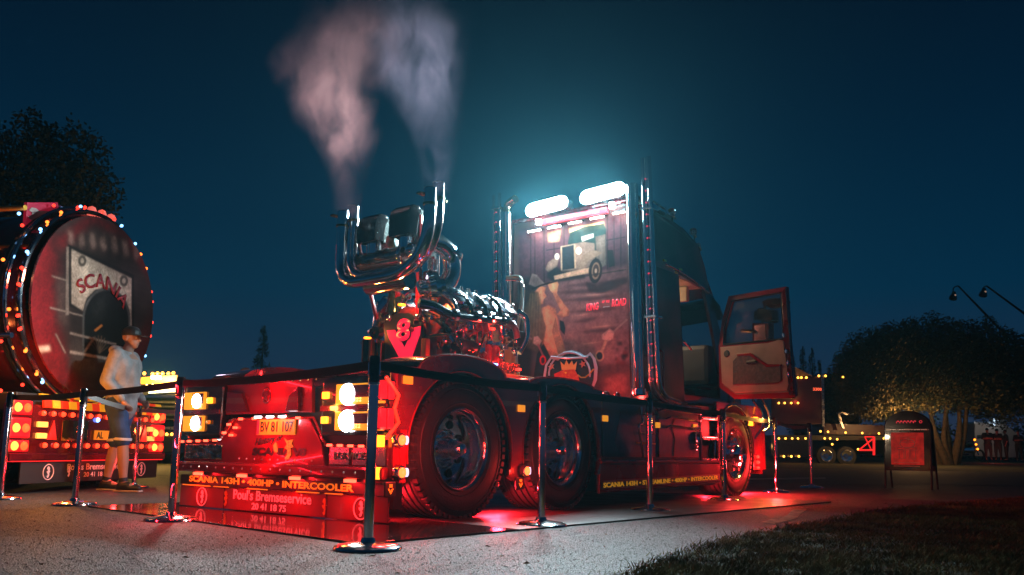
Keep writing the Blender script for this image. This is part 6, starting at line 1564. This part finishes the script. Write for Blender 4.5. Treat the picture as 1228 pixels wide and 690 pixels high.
person(Vector((t_.x, b_, 0)), radians(200), t_.z, 'bald onlooker whose lit crown shows over the rear deck of the red truck', m_dk, m_dt, 'stand', hair=None, vox=.02, shorts=False, fine=False, hood=False)

# ================================================================== BACKGROUND
def YP(px, py, y):
    d = ray(px, py); P_ = Vector((0, 0, CAM_Z)) + d * (y / d.y); return (P_.x, P_.z)
AXW, AYW = Vector((1, 0, 0)), Vector((0, 0, 1))       # facing the road (towards -y)
def wplate(name, pts, y, th, m, parent, bev=0.0):
    P_ = [YP(a, b, y) for a, b in pts]; b0 = parent.location if parent else Vector()
    return MB().plate([(a - b0.x, c - b0.z) for a, c in P_], Vector((0, y - b0.y + th, 0)), AXW, AYW, th, bev).build(name, m, parent)
def bulbs(name, pts, y, m, parent, r=.05):
    f0 = None; b0 = parent.location
    for a, b in pts:
        P_ = YP(a, b, y); q = Vector((P_[0] - b0.x, y - b0.y, P_[1] - b0.z))
        if f0 is None: f0 = MB().sph((0, 0, 0), r, 8, 6).build(name, m, parent, True); f0.location = q
        else: rep(f0, q, parent)
# far lorry at the right
yl = 40.0; b0 = YP(975, 555, yl)
fl1 = empty('lorry', Vector((b0[0], yl, .0))); tag(fl1, 'far dark red lorry strung with amber bulbs behind the open truck door', 'lorry')
wplate('cargo_box', [(925, 452), (986, 452), (986, 509), (925, 509)], yl, 2.4, mat('lorry_red', (.06, .004, .007), .35, 0, .6, noise=.4, nscale=1), fl1, .03)
wplate('wind_deflector', [(953, 440), (975, 451), (953, 451)], yl + .1, 2.0, mat('canvas', (.30, .20, .17), .7), fl1)
wplate('corner_pole', [(985, 449), (988, 449), (989, 512), (986.5, 512)], yl - .06, .1, m_steel, fl1)
wplate('chassis', [(925, 522), (1062, 523), (1062, 528), (925, 528)], yl + .2, 1.8, m_flat, fl1)
wplate('drop_side', [(988, 508), (1075, 511), (1075, 522), (988, 521)], yl + .4, 1.8, mat('dim_red', (.05, .006, .008), .4, 0, .4), fl1)
wplate('ladder_bar', [(1004, 495), (1006.5, 495), (1013, 514), (1010, 514)], yl - .05, .1, m_steel, fl1)
wplate('top_rail', [(1006, 494), (1024, 496), (1024, 498), (1006, 497)], yl - .05, .1, m_steel, fl1)
wplate('side_skirt', [(925, 528), (975, 529), (975, 548), (925, 548)], yl + .1, 1.6, m_black, fl1)
g_fr = glow('neon_red', (1, .02, .025), .8)
def fbar(a, b, w_): 
    P0, P1 = YP(*a, yl - .15), YP(*b, yl - .15); o_ = fl1.location
    MB().tube([Vector((P0[0], yl - .15, P0[1])) - o_, Vector((P1[0], yl - .15, P1[1])) - o_], w_, 8).build('red_frame_bar', g_fr, fl1, True)
for a, b, w_ in (((1048, 524), (1048, 546), .06), ((1030, 540), (1047, 540), .04), ((1030, 540), (1046, 527), .035), ((1037, 524), (1045, 540), .03), ((1037, 524), (1048, 524), .03)): fbar(a, b, w_)
for i, px in enumerate((990, 1014)):
    P_ = YP(px, 544, yl); e = empty('wheel', Vector((P_[0], yl, .45)) - fl1.location); e.parent = fl1
    MB().lathe([(.28, -.14), (.45, -.13), (.46, 0), (.45, .13), (.28, .14)], (0, 0, 0), (0, 1, 0), 28, close=True).build('tyre', m_rub, e, True)
    MB().lathe([(.30, -.15), (.27, -.16), (.24, -.10), (.12, -.08), (.1, -.14), (0, -.14)], (0, 0, 0), (0, 1, 0), 24).build('rim', m_chrome, e, True)
text('number_lettering', '3300', glow('number_red', (1, .12, .05), 1.5), fl1, Vector((YP(980, 467, yl)[0], yl - .02, YP(980, 467, yl)[1])) - fl1.location, AXW, AYW, .42, .14, bold=.02)
bulbs('bulb', [(957, 453), (961, 453), (967, 453), (982, 451), (990, 451), (1011, 452.5)], yl - .1, g_warm, fl1, .055)
bulbs('bulb', [(934, 483.5), (941, 483.5), (949, 483.5), (957, 483.5)], yl - .1, g_warm, fl1, .05)
bulbs('bulb', [(934, 526), (942, 526), (950, 526), (957, 526), (966, 526), (984, 517.5), (993, 518), (989, 526), (995.5, 526), (1014, 519), (1034, 519.5), (1054, 520), (998, 533), (1060, 526), (1004, 527), (1029, 539)], yl - .1, g_warm, fl1, .05)
bulbs('bulb', [(940, 547.5), (949, 547.5), (958, 547.5)], yl - .1, g_warm, fl1, .055)
for q in ((970, 470), (1000, 520), (945, 535)):
    P_ = YP(*q, yl - 1.2); lamp('bulb_fill_light', fl1, Vector((P_[0], yl - 1.2, P_[1])) - fl1.location, (1, .45, .12), 9, .1)
for q, pw_ in (((1088, 500), 260), ((1128, 495), 60)):  # free-standing lamps added to warm the big tree
    P_ = YP(q[0], q[1], yl - 3.0); lamp('bulb_fill_light', fl1, Vector((P_[0], yl - 3.0, P_[1])) - fl1.location, (1, .5, .18), pw_, .1)
P_ = YP(968, 480, yl - .8); lamp('red_light', fl1, Vector((P_[0], yl - .8, P_[1])) - fl1.location, (1, .05, .03), 6, .1)
# dark box trailer behind the tree
yd = 46.0; b0 = YP(1010, 555, yd)
dt = empty('box_trailer', Vector((b0[0], yd, 0))); tag(dt, 'unlit dark box trailer standing between the lorry and the big tree', 'trailer')
wplate('cargo_box', [(989, 448), (1030, 450), (1030, 524), (989, 524)], yd, 3.0, mat('night_blue_panel', (.012, .016, .022), .5), dt)
wplate('chassis', [(989, 525), (1070, 525), (1070, 545), (989, 545)], yd + .2, 2.6, m_flat, dt)
# white booth, motorcycle
yb_ = 50.0; b0 = YP(1195, 553, yb_)
bt = empty('booth', Vector((b0[0], yb_, .3))); tag(bt, 'small white booth with a lamp on its roof behind the onlookers', 'booth')
m_bw = mat('booth_white', (.50, .42, .36), .6, noise=.2, nscale=1)
wplate('wall', [(1169, 508), (1205, 508), (1214, 516), (1222, 522), (1222, 549), (1169, 547)], yb_, 2.0, m_bw, bt)
wplate('roof', [(1168, 506), (1206, 506), (1206, 508), (1168, 508)], yb_ - .05, 2.1, m_steel, bt)
wplate('gable', [(1197, 501), (1204, 500), (1205, 507), (1197, 507)], yb_ + .3, 1.0, m_bw, bt)
wplate('window', [(1172, 522), (1178, 522), (1178, 526), (1172, 526)], yb_ - .03, .02, m_dsteel, bt)
bulbs('roof_lamp', [(1192, 504), (1198, 505), (1193, 509)], yb_ - .3, glow('cool_bulb', (.6, .8, 1), 3), bt, .07)
P_ = YP(1193, 510, yb_ - 1.5); lamp('roof_light', bt, Vector((P_[0], yb_ - 1.5, P_[1])) - bt.location, (.9, .85, .8), 14, .1)
P_ = YP(1192, 545, yb_ - 4); lamp('red_light', bt, Vector((P_[0], yb_ - 4, P_[1])) - bt.location, (1, .08, .05), 18, .1)
yc = 44.0; b0 = YP(1160, 553, yc)
mc_ = empty('motorcycle', Vector((b0[0], yc, .28))); tag(mc_, 'dark parked motorcycle with amber lamps to the right of the big tree trunk', 'motorcycle')
for dx_ in (-.62, .62):
    MB().tube([Vector((dx_ + .26 * cos(a * pi / 10), 0, .32 + .26 * sin(a * pi / 10))) for a in range(20)], .055, 8, closed=True).build('wheel', m_rub, mc_, True)
MB().box((0, 0, .55), (.75, .22, .32), None, .08).build('engine_block', m_chrome, mc_, True)
MB().box((.08, 0, .82), (.5, .26, .2), None, .08).build('fuel_tank', m_black, mc_, True)
MB().box((-.38, 0, .80), (.5, .24, .12), None, .05).build('saddle', m_flat, mc_, True)
MB().tube([(.62, 0, .32), (.42, 0, .85), (.36, 0, 1.02)], .03, 8).build('fork', m_chrome, mc_, True)
MB().tube([(.30, -.34, 1.02), (.38, 0, 1.04), (.30, .34, 1.02)], .018, 8).build('handlebar', m_chrome, mc_, True)
MB().tube([(.0, -.15, .35), (-.7, -.16, .33)], .04, 8).build('exhaust', m_chrome, mc_, True)
for x_, z_ in ((.45, .86), (.40, 1.1), (-.66, .78), (.52, .62)): MB().sph((x_, -.12, z_), .055, 8, 6).build('lamp', g_amb, mc_, True)
# floodlight poles
for (pts, head, lab, yy) in (([(1149, 343), (1178, 373)], (1143, 357), 'left of the two slanting floodlight poles above the big tree', 52.0), ([(1183, 343), (1228, 376)], (1179, 353), 'right of the two slanting floodlight poles above the big tree', 50.0)):
    a = YP(*pts[0], yy); b = YP(*pts[1], yy); s_ = (b[1] - a[1]) / (b[0] - a[0])
    gx = b[0] + (.2 - b[1]) / s_; fp = empty('floodlight_pole', Vector((gx, yy, .2))); tag(fp, lab, 'floodlight pole')
    o_ = fp.location
    MB().tube([Vector((gx, yy, .2)) - o_, Vector((b[0], yy, b[1])) - o_, Vector((a[0], yy, a[1])) - o_], [.12, .07, .05], 10).build('pole', m_flat, fp, True)
    hd = YP(*head, yy); MB().tube(fillet([Vector((a[0], yy, a[1])) - o_, Vector((hd[0] + .05, yy, a[1] - .1)) - o_, Vector((hd[0] + .02, yy, hd[1] + .35)) - o_], .2, 4), .035, 8).build('drop_arm', m_flat, fp, True)
    MB().lathe([(0, .40), (.10, .38), (.14, .2), (.22, .05), (.24, -.1), (.18, -.16), (0, -.16)], Vector((hd[0], yy, hd[1])) - o_, (.25, 0, 1), 16).build('lamp_head', m_black, fp, True)
    MB().sph(Vector((hd[0] + .05, yy - .18, hd[1] + .12)) - o_, .06, 8, 6).build('lamp_glint', mat('dim_lamp_glass', (.5, .3, .25), .3, em=(1, .6, .4), es=.25, sample=False), fp, True)
# far lorry front at the left, with a bright lamp row
yf = 24.0; b0 = YP(190, 556, yf)
fl2 = empty('lorry', Vector((b0[0], yf, 0))); tag(fl2, 'far lorry with glowing white panel and yellow lamp row, beside the tank trailer', 'lorry')
wplate('body', [(140, 452), (212, 452), (214, 503), (140, 503)], yf + .1, 2.5, m_flat, fl2, .02)
wplate('lower_body', [(140, 504), (214, 504), (214, 543), (140, 543)], yf + .2, 2.2, m_black, fl2, .02)
wplate('roof_lamp_board', [(165, 453), (212, 450), (212, 459), (165, 461)], yf, .1, mat('amber_board', (.5, .25, .05), .4, em=(1, .42, .05), es=.3, sample=False), fl2)
wplate('name_panel', [(178, 463), (210, 462), (210, 470), (178, 472)], yf - .02, .06, glow('lit_panel', (.85, 1, .95), 1.3), fl2)
wplate('chrome_rail', [(165, 474), (212, 474), (212, 477), (165, 477)], yf - .02, .06, m_chrome, fl2)
for k in range(5): wplate('grille_bar', [(165, 481 + k * 5), (212, 482 + k * 5), (212, 484 + k * 5), (165, 483 + k * 5)], yf + .02, .06, m_dsteel, fl2)
wplate('grille_bar', [(165, 512), (213, 512), (213, 515), (165, 515)], yf + .1, .08, m_steel, fl2)
bulbs('bulb', [(173, 448), (183, 448.5), (189, 448), (195, 448), (202, 448), (208, 447.5)], yf - .1, g_warm, fl2, .05)
bulbs('bulb', [(176, 462 + .0), (183, 461.5), (190, 461.5), (197, 461), (203, 461), (208, 461)], yf - .1, mat('soft_bulb', (.8, .6, .3), .3, em=(1, .7, .3), es=4, sample=False), fl2, .03)
bulbs('bulb', [(188, 521.5), (194, 521.5), (200, 521), (206, 521)], yf - .05, g_warm, fl2, .045)
wplate('bright_lamp', [(181, 451), (192, 451), (192, 454.5), (181, 454.5)], yf - .2, .08, glow('yellow_white', (1, .8, .4), 40), fl2)
P_ = YP(186, 453, yf - .6); lamp('roof_light', fl2, Vector((P_[0], yf - .6, P_[1])) - fl2.location, (1, .55, .12), 420, .12)
for px in (150, 200): 
    P_ = YP(px, 545, yf + .6); e = MB().lathe([(.25, -.14), (.46, -.13), (.47, 0), (.46, .13), (.25, .14)], Vector((P_[0], yf + .7, .47)) - fl2.location, (0, 1, 0), 22, close=True).build('tyre', m_rub, fl2, True)

# ---- A-board
ab = empty('pavement_sign', (6.24, 13.18, 0), atan2(-.45, .52)); tag(ab, 'round-topped A-shaped pavement sign with a poster coloured as if lit red at the right', 'sign')
hw = .335; 
def face(s_, name):
    tl = radians(8) * s_; rot = Matrix.Rotation(-tl, 3, 'X'); o_ = Vector((0, -s_ * .17, 0)) if s_ > 0 else Vector((0, .17, 0))
    ax, ay = Vector((1, 0, 0)), (rot @ Vector((0, 0, 1)))
    fr = empty(name, (0, 0, 0)); fr.parent = ab
    ol = [(-hw, .28), (hw, .28), (hw, .96)] + [(hw * cos(radians(a)), .96 + .25 * sin(radians(a))) for a in range(12, 169, 12)] + [(-hw, .96)]
    n = ax.cross(ay)
    MB().plate(ol, o_, ax, ay, .02, .006).build('board', m_black, fr)
    for x_ in (-hw, hw): MB().tube([o_ + ax * x_, o_ + ax * x_ + ay * .97], .016, 10).build('leg', m_flat, fr, True)
    MB().tube([o_ + ax * a + ay * b for a, b in [(-hw, .95)] + [(hw * cos(radians(a)), .96 + .25 * sin(radians(a))) for a in range(168, 11, -12)] + [(hw, .95)]], .013, 8).build('frame_hoop', m_flat, fr, True)
    if s_ > 0:
        MB().plate([(-hw + .02, .91), (hw - .02, .91), (hw - .02, .925), (-hw + .02, .925)], o_ + n * .021, ax, ay, .006).build('frame_bar', m_steel, fr)
        MB().plate([(-.24, .37), (.24, .37), (.24, .87), (-.24, .87)], o_ + n * .021, ax, ay, .004).build('poster', mat('poster_red_glow', (.95, .12, .12), .4, 0, .3, noise=.7, nscale=9, col2=(.45, .05, .05), em=(1, .02, .03), es=.06, sample=False), fr)  # red lamp light put into the poster's colour and faint glow
        mp = mat('poster_pale', (.75, .55, .5), .4)
        # poster drawing: an upright engine-like figure in pale line work, on a plain ground
        for a, b, c_, d_ in ((-.10, .72, .0, .80), (.02, .72, .12, .80), (-.14, .60, .14, .64), (-.12, .46, -.05, .60), (.05, .46, .12, .60), (-.03, .46, .03, .62)):
            MB().tube([o_ + n * .028 + ax * x_ + ay * y_ for x_, y_ in ((a, b), (c_, b), (c_, d_), (a, d_))], .006, 5, closed=True).build('poster_drawing', mp, fr)
        MB().tube([o_ + n * .028 + ax * (.11 * cos(k_ * pi / 10)) + ay * (.70 + .07 * sin(k_ * pi / 10)) for k_ in range(20)], .008, 5, closed=True).build('poster_drawing', mp, fr)
        for y_ in (.40, .345): MB().plate([(-.2, y_), (.18, y_), (.18, y_ + .008), (-.2, y_ + .008)], o_ + n * .027, ax, ay, .002).build('poster_line', mp, fr)
        rr_ = glow('sign_script_red', (1, .05, .08), .5)
        for k_ in range(6):
            MB().tube([o_ + n * .024 + ax * (-.14 + k_ * .05 + .018 * cos(t_)) + ay * (1.04 + .018 * sin(t_ * 1.3)) for t_ in (0, 1, 2, 3, 4.2)], .007, 5).build('script_stroke', rr_, fr)
        MB().tube([o_ + n * .024 + ax * (.20 + .02 * cos(t_ * pi / 3)) + ay * (1.04 + .02 * sin(t_ * pi / 3)) for t_ in range(6)], .005, 5, closed=True).build('script_stroke', rr_, fr)
    return fr
face(1, 'front_face'); face(-1, 'back_face')

# ---- trees
def leaf_mesh(name, blobs, n, size, seed, m, parent, base, elong=1.0):
    r = random.Random(seed); vs, fs = [], []
    tot = sum(b[3] * b[4] * b[5] for b in blobs)
    for b in blobs:
        k = int(n * (b[3] * b[4] * b[5]) / tot) + 20
        for _ in range(k):
            while True:
                d = Vector((r.gauss(0, 1), r.gauss(0, 1), r.gauss(0, 1))).normalized()
                rad = r.random() ** .38
                if sin(d.x * 9 + seed) * sin(d.z * 8 + b[0]) * sin(d.y * 7) > -.22 or rad < .6: break
            rad *= 1 + .10 * sin(d.x * 13 + b[0] * 3) * sin(d.z * 11)
            P_ = Vector((b[0] + d.x * rad * b[3], b[1] + d.y * rad * b[4], b[2] + d.z * rad * b[5]))
            a = Vector((r.gauss(0, 1), r.gauss(0, 1), r.gauss(0, 1))).normalized() * size * r.uniform(.6, 1.3)
            c_ = a.orthogonal().normalized() * a.length * .5 * elong
            i = len(vs); vs += [P_ - a, P_ + c_, P_ + a, P_ - c_]; fs.append((i, i + 1, i + 2, i + 3))
    me = bpy.data.meshes.new(name); me.from_pydata([tuple(v) for v in vs], [], fs); me.materials.append(m)
    o = bpy.data.objects.new(name, me); COL.objects.link(o); o.parent = parent; return o
m_bark = mat('bark', (.13, .085, .055), .9, noise=.5, nscale=8, bump=.6, bscale=20)
m_leafw = mat('willow_leaf', (.12, .095, .04), .7, noise=.5, nscale=1.2, col2=(.05, .055, .02))
m_leafd = mat('dark_leaf', (.028, .034, .018), .8, noise=.5, nscale=1.5)
yt = 40.0; bx = YP(1138, 557, yt)
tr1 = empty('tree', Vector((bx[0], yt, .2))); tag(tr1, 'big dome-shaped tree with several slanting stems at the right', 'tree')
o_ = tr1.location
def tw(px, py, dy=0): p_ = YP(px, py, yt); return Vector((p_[0], yt + dy, p_[1])) - o_
bl = []
for px, py, rx_, rz_ in ((1032, 448, 1.2, 2.0), (1048, 420, 1.2, 1.3), (1075, 420, 1.6, 1.6), (1115, 412, 1.7, 1.5), (1160, 415, 1.7, 1.5), (1200, 430, 1.6, 1.6), (1060, 475, 1.6, 1.2), (1100, 455, 2.0, 1.6), (1150, 455, 2.0, 1.6), (1195, 465, 1.8, 1.4), (1228, 470, 1.5, 1.7), (1033, 478, 1.0, 1.0), (1228, 440, 1.2, 1.2)):
    for dy in (-1.6, 0.3, 2.2):
        q = tw(px + random.uniform(-5, 5), py + abs(dy) * 5, dy); bl.append((q.x, q.y, q.z, rx_ * (1 - .12 * abs(dy)), 1.5, rz_ * (1 - .1 * abs(dy))))
for px, py in ((1062, 392), (1090, 384), (1117, 378), (1138, 383), (1180, 382), (1205, 398), (1030, 425), (1018, 452), (1225, 412)):
    q = tw(px, py + 8, -.2); bl.append((q.x, q.y, q.z, .55, .7, .5))
leaf_mesh('crown', bl, 100000, .085, 4, m_leafw, tr1, o_)
for k, (p0, p1, p2) in enumerate((((1136, 557), (1118, 525), (1108, 480)), ((1140, 557), (1128, 530), (1134, 470)), ((1146, 557), (1150, 520), (1149, 470)), ((1150, 557), (1157, 520), (1163, 470)), ((1132, 557), (1112, 510), (1085, 470)), ((1143, 557), (1140, 530), (1142, 490)))):
    MB().tube(fillet([tw(*p0, .1 * k), tw(*p1, .1 * k - .3), tw(*p2, .2 * k - .4)], 2, 5), [.20 * (1 - .62 * t / 7) for t in range(8)], 10).build('trunk', m_bark, tr1, True)
yv = 27.0
bx = YP(55, 556, yv); tr2 = empty('tree', Vector((bx[0], yv, 0))); tag(tr2, 'dark tree rising behind the tank trailer at the left', 'tree'); o2 = tr2.location
def tv(px, py, dy=0): p_ = YP(px, py, yv); return Vector((p_[0], yv + dy, p_[1])) - o2
bl = []
for px, py, rx_, rz_ in ((18, 190, .7, 1.1), (46, 175, .7, 1.1), (48, 155, .3, .5), (72, 185, .8, .9), (105, 185, .5, .9), (104, 165, .3, .5), (120, 220, .5, .7), (95, 220, 1.1, .9), (60, 220, 1.3, 1.0), (25, 230, 1.2, 1.1), (-10, 220, 1.0, 1.3), (80, 250, 1.4, .9), (30, 265, 1.6, 1.0), (-20, 290, 1.6, 1.4), (8, 175, .4, .6), (100, 245, .9, .6), (60, 300, 1.8, 1.2), (0, 340, 2, 1.6)):
    for dy in (-.6, .7): q = tv(px, py, dy); bl.append((q.x, q.y, q.z, rx_, .8, rz_))
leaf_mesh('crown', bl, 15000, .085, 9, m_leafd, tr2, o2)
MB().tube([Vector((0, 0, 0)), Vector((.1, 0, 4)), Vector((-.1, 0, 8.5))], [.25, .16, .05], 10).build('trunk', m_bark, tr2, True)
for px, py in ((18, 190), (104, 180), (120, 225), (-5, 240), (72, 190)): MB().tube([Vector((.05, 0, 4.5)), tv(px, py)], [.08, .02], 6).build('branch', m_bark, tr2, True)
def conifer(px, ytop, wpx, y, label, seed, group=None, ybase=556):
    b = YP(px, ybase, y); t_ = YP(px, ytop, y); H = t_[1]; wd = wpx / 1000 * y * 1.05
    e = empty('conifer', Vector((t_[0], y, 0))); tag(e, label, 'conifer', group)
    MB().tube([(0, 0, 0), (0, 0, H * .97)], [.16, .03], 8).build('trunk', m_bark, e, True)
    bl = []; r = random.Random(seed); n_ = 16
    for k in range(n_):
        f_ = k / n_; R_ = wd * .5 * (1 - f_) ** .85 + .1
        for q in range(4): a = r.uniform(0, 6.28); bl.append((R_ * .6 * cos(a), R_ * .6 * sin(a), H * (.1 + .88 * f_), R_ * .55, R_ * .55, H / n_ * .7))
    leaf_mesh('crown', bl, 3000, .10 * H / 9, seed, m_leafd, e, None, .6)
conifer(317, 386, 40, 60, 'small ragged spruce far behind the rear of the red truck', 3)
for i, (px, yt_, w__, y_) in enumerate(((962, 411, 26, 75), (973, 413, 24, 78), (950, 420, 26, 80), (982, 428, 20, 74))):
    conifer(px, yt_, w__, y_, ['tallest far fir just right of the open door', 'far fir second from left right of the open door', 'far fir half hidden by the open door', 'shortest far fir at the right of the clump by the open door'][i], 20 + i, 'dark firs beyond the lorry')
# low hedge line far away
for i, (a, b, h_) in enumerate(((215, 460, 447), (600, 900, 470), (985, 1300, 500), (-200, 215, 470))):
    y_ = 85.0; vs_ = []
    e = []; r = random.Random(i)
    P0 = YP(a, h_, y_)[0]; P1 = YP(b, h_, y_)[0]; n_ = max(6, int((P1 - P0) / 1.6))
    bl = [(P0 + (P1 - P0) * k / n_, y_ + r.uniform(-1, 1), 1.4, 1.5, 1.5, 1.6 + r.uniform(0, 1.6)) for k in range(n_ + 1)]
    o = leaf_mesh('hedge', bl, 5000, .28, 40 + i, m_leafd, None, None)
    tag(o, ['far dark hedge line behind the rear deck', 'far dark hedge line behind the cab', 'far dark hedge line beneath the big tree', 'far dark hedge line behind the tank trailer'][i], 'hedge', kind='stuff')

# ================================================================== SMOKE AND HAZE
def smoke(name, label, base, pts, col, dens, seed, depth=.9, ysc=1.0):
    """pts: (px, py, half width px, density) from the pipe mouth upward; all at the pipes' own distance"""
    y = base.y; Q = [(*YP(a, b, y), c / 1000 * y * 1.03, d) for a, b, c, d in pts]
    z0, z1 = Q[0][1], Q[-1][1]; xs0 = min(q[0] - q[2] * 2.7 for q in Q); xs1 = max(q[0] + q[2] * 2.7 for q in Q)
    R_ = max(q[2] for q in Q) * 2.2
    mb = MB(); mb.box(((xs0 + xs1) / 2 - base.x, 0, (z1 - z0) / 2), (xs1 - xs0, 2 * R_ * ysc, z1 - z0))
    m = bpy.data.materials.new(name + '_volume'); m.use_nodes = True; t = m.node_tree; t.nodes.clear()
    nd = t.nodes.new; lk = t.links.new
    ou = nd('ShaderNodeOutputMaterial'); pv = nd('ShaderNodeVolumePrincipled'); tcn = nd('ShaderNodeTexCoord'); sx = nd('ShaderNodeSeparateXYZ')
    lk(tcn.outputs['Object'], sx.inputs[0]); lk(pv.outputs[0], ou.inputs['Volume'])
    def mth(op, a, b=None, c=None):
        n = nd('ShaderNodeMath'); n.operation = op
        for i, v in enumerate((a, b, c)):
            if v is None: continue
            if isinstance(v, (int, float)): n.inputs[i].default_value = v
            else: lk(v, n.inputs[i])
        return n.outputs[0]
    zn = mth('DIVIDE', sx.outputs['Z'], z1 - z0)
    nzv = nd('ShaderNodeTexNoise'); nzv.inputs['Scale'].default_value = 1.5; nzv.inputs['Detail'].default_value = 7; nzv.noise_dimensions = '4D'; nzv.inputs['W'].default_value = seed
    lk(tcn.outputs['Object'], nzv.inputs['Vector']); nsep = nd('ShaderNodeSeparateColor'); lk(nzv.outputs['Color'], nsep.inputs[0])
    def curve(vals, lo, hi):
        fc = nd('ShaderNodeFloatCurve'); c = fc.mapping.curves[0]
        P_ = [((q[1] - z0) / (z1 - z0), (v - lo) / (hi - lo)) for q, v in zip(Q, vals)]
        c.points[0].location = P_[0]; c.points[1].location = P_[-1]
        for p in P_[1:-1]: c.points.new(*p)
        fc.mapping.update(); lk(zn, fc.inputs['Value'])
        return mth('MULTIPLY_ADD', fc.outputs[0], hi - lo, lo)
    xc = curve([q[0] - base.x for q in Q], xs0 - base.x, xs1 - base.x)
    rc = curve([q[2] for q in Q], 0, R_); dc = curve([q[3] for q in Q], 0, 1)
    wob = mth('MULTIPLY', mth('SUBTRACT', nsep.outputs[0], .5), mth('MULTIPLY', rc, 2.1))
    wob2 = mth('MULTIPLY', mth('SUBTRACT', nsep.outputs[1], .5), mth('MULTIPLY', rc, 2.1))
    dx_ = mth('ADD', mth('SUBTRACT', sx.outputs['X'], xc), wob); dy_ = mth('ADD', sx.outputs['Y'], wob2)
    rr = mth('DIVIDE', mth('SQRT', mth('ADD', mth('MULTIPLY', dx_, dx_), mth('MULTIPLY', dy_, dy_))), rc)
    mr = nd('ShaderNodeMapRange'); mr.interpolation_type = 'SMOOTHSTEP'; mr.inputs[1].default_value = 1.4; mr.inputs[2].default_value = 0; mr.inputs[3].default_value = 0; mr.inputs[4].default_value = 1; lk(rr, mr.inputs[0])
    nz2 = nd('ShaderNodeTexNoise'); nz2.inputs['Scale'].default_value = 3.6; nz2.inputs['Detail'].default_value = 7; nz2.inputs['Roughness'].default_value = .62; nz2.inputs['Distortion'].default_value = .7
    mp = nd('ShaderNodeMapping'); mp.inputs['Scale'].default_value = (1, 1, .55); mp.inputs['Location'].default_value = (seed * 3, 0, 0); lk(tcn.outputs['Object'], mp.inputs[0]); lk(mp.outputs[0], nz2.inputs['Vector'])
    mr2 = nd('ShaderNodeMapRange'); mr2.inputs[1].default_value = .38; mr2.inputs[2].default_value = .74; mr2.inputs[3].default_value = .0; lk(nz2.outputs[0], mr2.inputs[0])
    ends = nd('ShaderNodeMapRange'); ends.inputs[1].default_value = 1.0; ends.inputs[2].default_value = .82; lk(zn, ends.inputs[0])
    den = mth('MULTIPLY', mth('MULTIPLY', mth('MULTIPLY', mr.outputs[0], mr2.outputs[0]), dc), mth('MULTIPLY', ends.outputs[0], dens))
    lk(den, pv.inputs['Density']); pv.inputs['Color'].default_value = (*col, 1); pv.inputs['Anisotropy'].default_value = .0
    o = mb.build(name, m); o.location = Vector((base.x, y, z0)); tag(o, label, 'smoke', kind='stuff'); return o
pL = TR.o + TR.f * .3 + TR.r * -.5; pR = TR.o + TR.f * .3 + TR.r * .62
smoke('smoke', 'exhaust smoke tinted with rosy lamp light, drifting up from the left pair of engine pipes', pL, [(417, 256, 15, .32), (417, 222, 19, .22), (417, 190, 27, .40), (412, 165, 36, .85), (399, 135, 38, 1), (388, 105, 42, .85), (392, 85, 54, .6), (412, 60, 62, .34), (436, 30, 64, .15), (445, -15, 70, .06)], (.92, .42, .42), SMD, 1.3)
smoke('smoke', 'grey exhaust smoke tinted with lilac lamp light, rising from the right pair of engine pipes', pR, [(521, 228, 14, .45), (521, 195, 18, .32), (518, 160, 26, .30), (513, 125, 36, .42), (508, 90, 44, .52), (503, 50, 50, .45), (500, 10, 56, .30), (498, -15, 60, .22)], (.60, .47, .62), SMD * .9, 4.1)
mb = MB(); mb.box((10, 55, 7.5), (260, 150, 17))
hm = bpy.data.materials.new('lamp_glow_haze'); hm.use_nodes = True; t = hm.node_tree; t.nodes.clear()
ou = t.nodes.new('ShaderNodeOutputMaterial'); pv = t.nodes.new('ShaderNodeVolumePrincipled'); pv.inputs['Density'].default_value = HAZE; pv.inputs['Color'].default_value = (.24, .78, .95, 1)  # teal volume added to stand for the glare of the roof lamps
pv.inputs['Anisotropy'].default_value = .72
t.links.new(pv.outputs[0], ou.inputs['Volume']); hz = mb.build('haze', hm); hz['kind'] = 'stuff'; hz['label'] = 'thin teal haze added for the glow round the roof lamps'
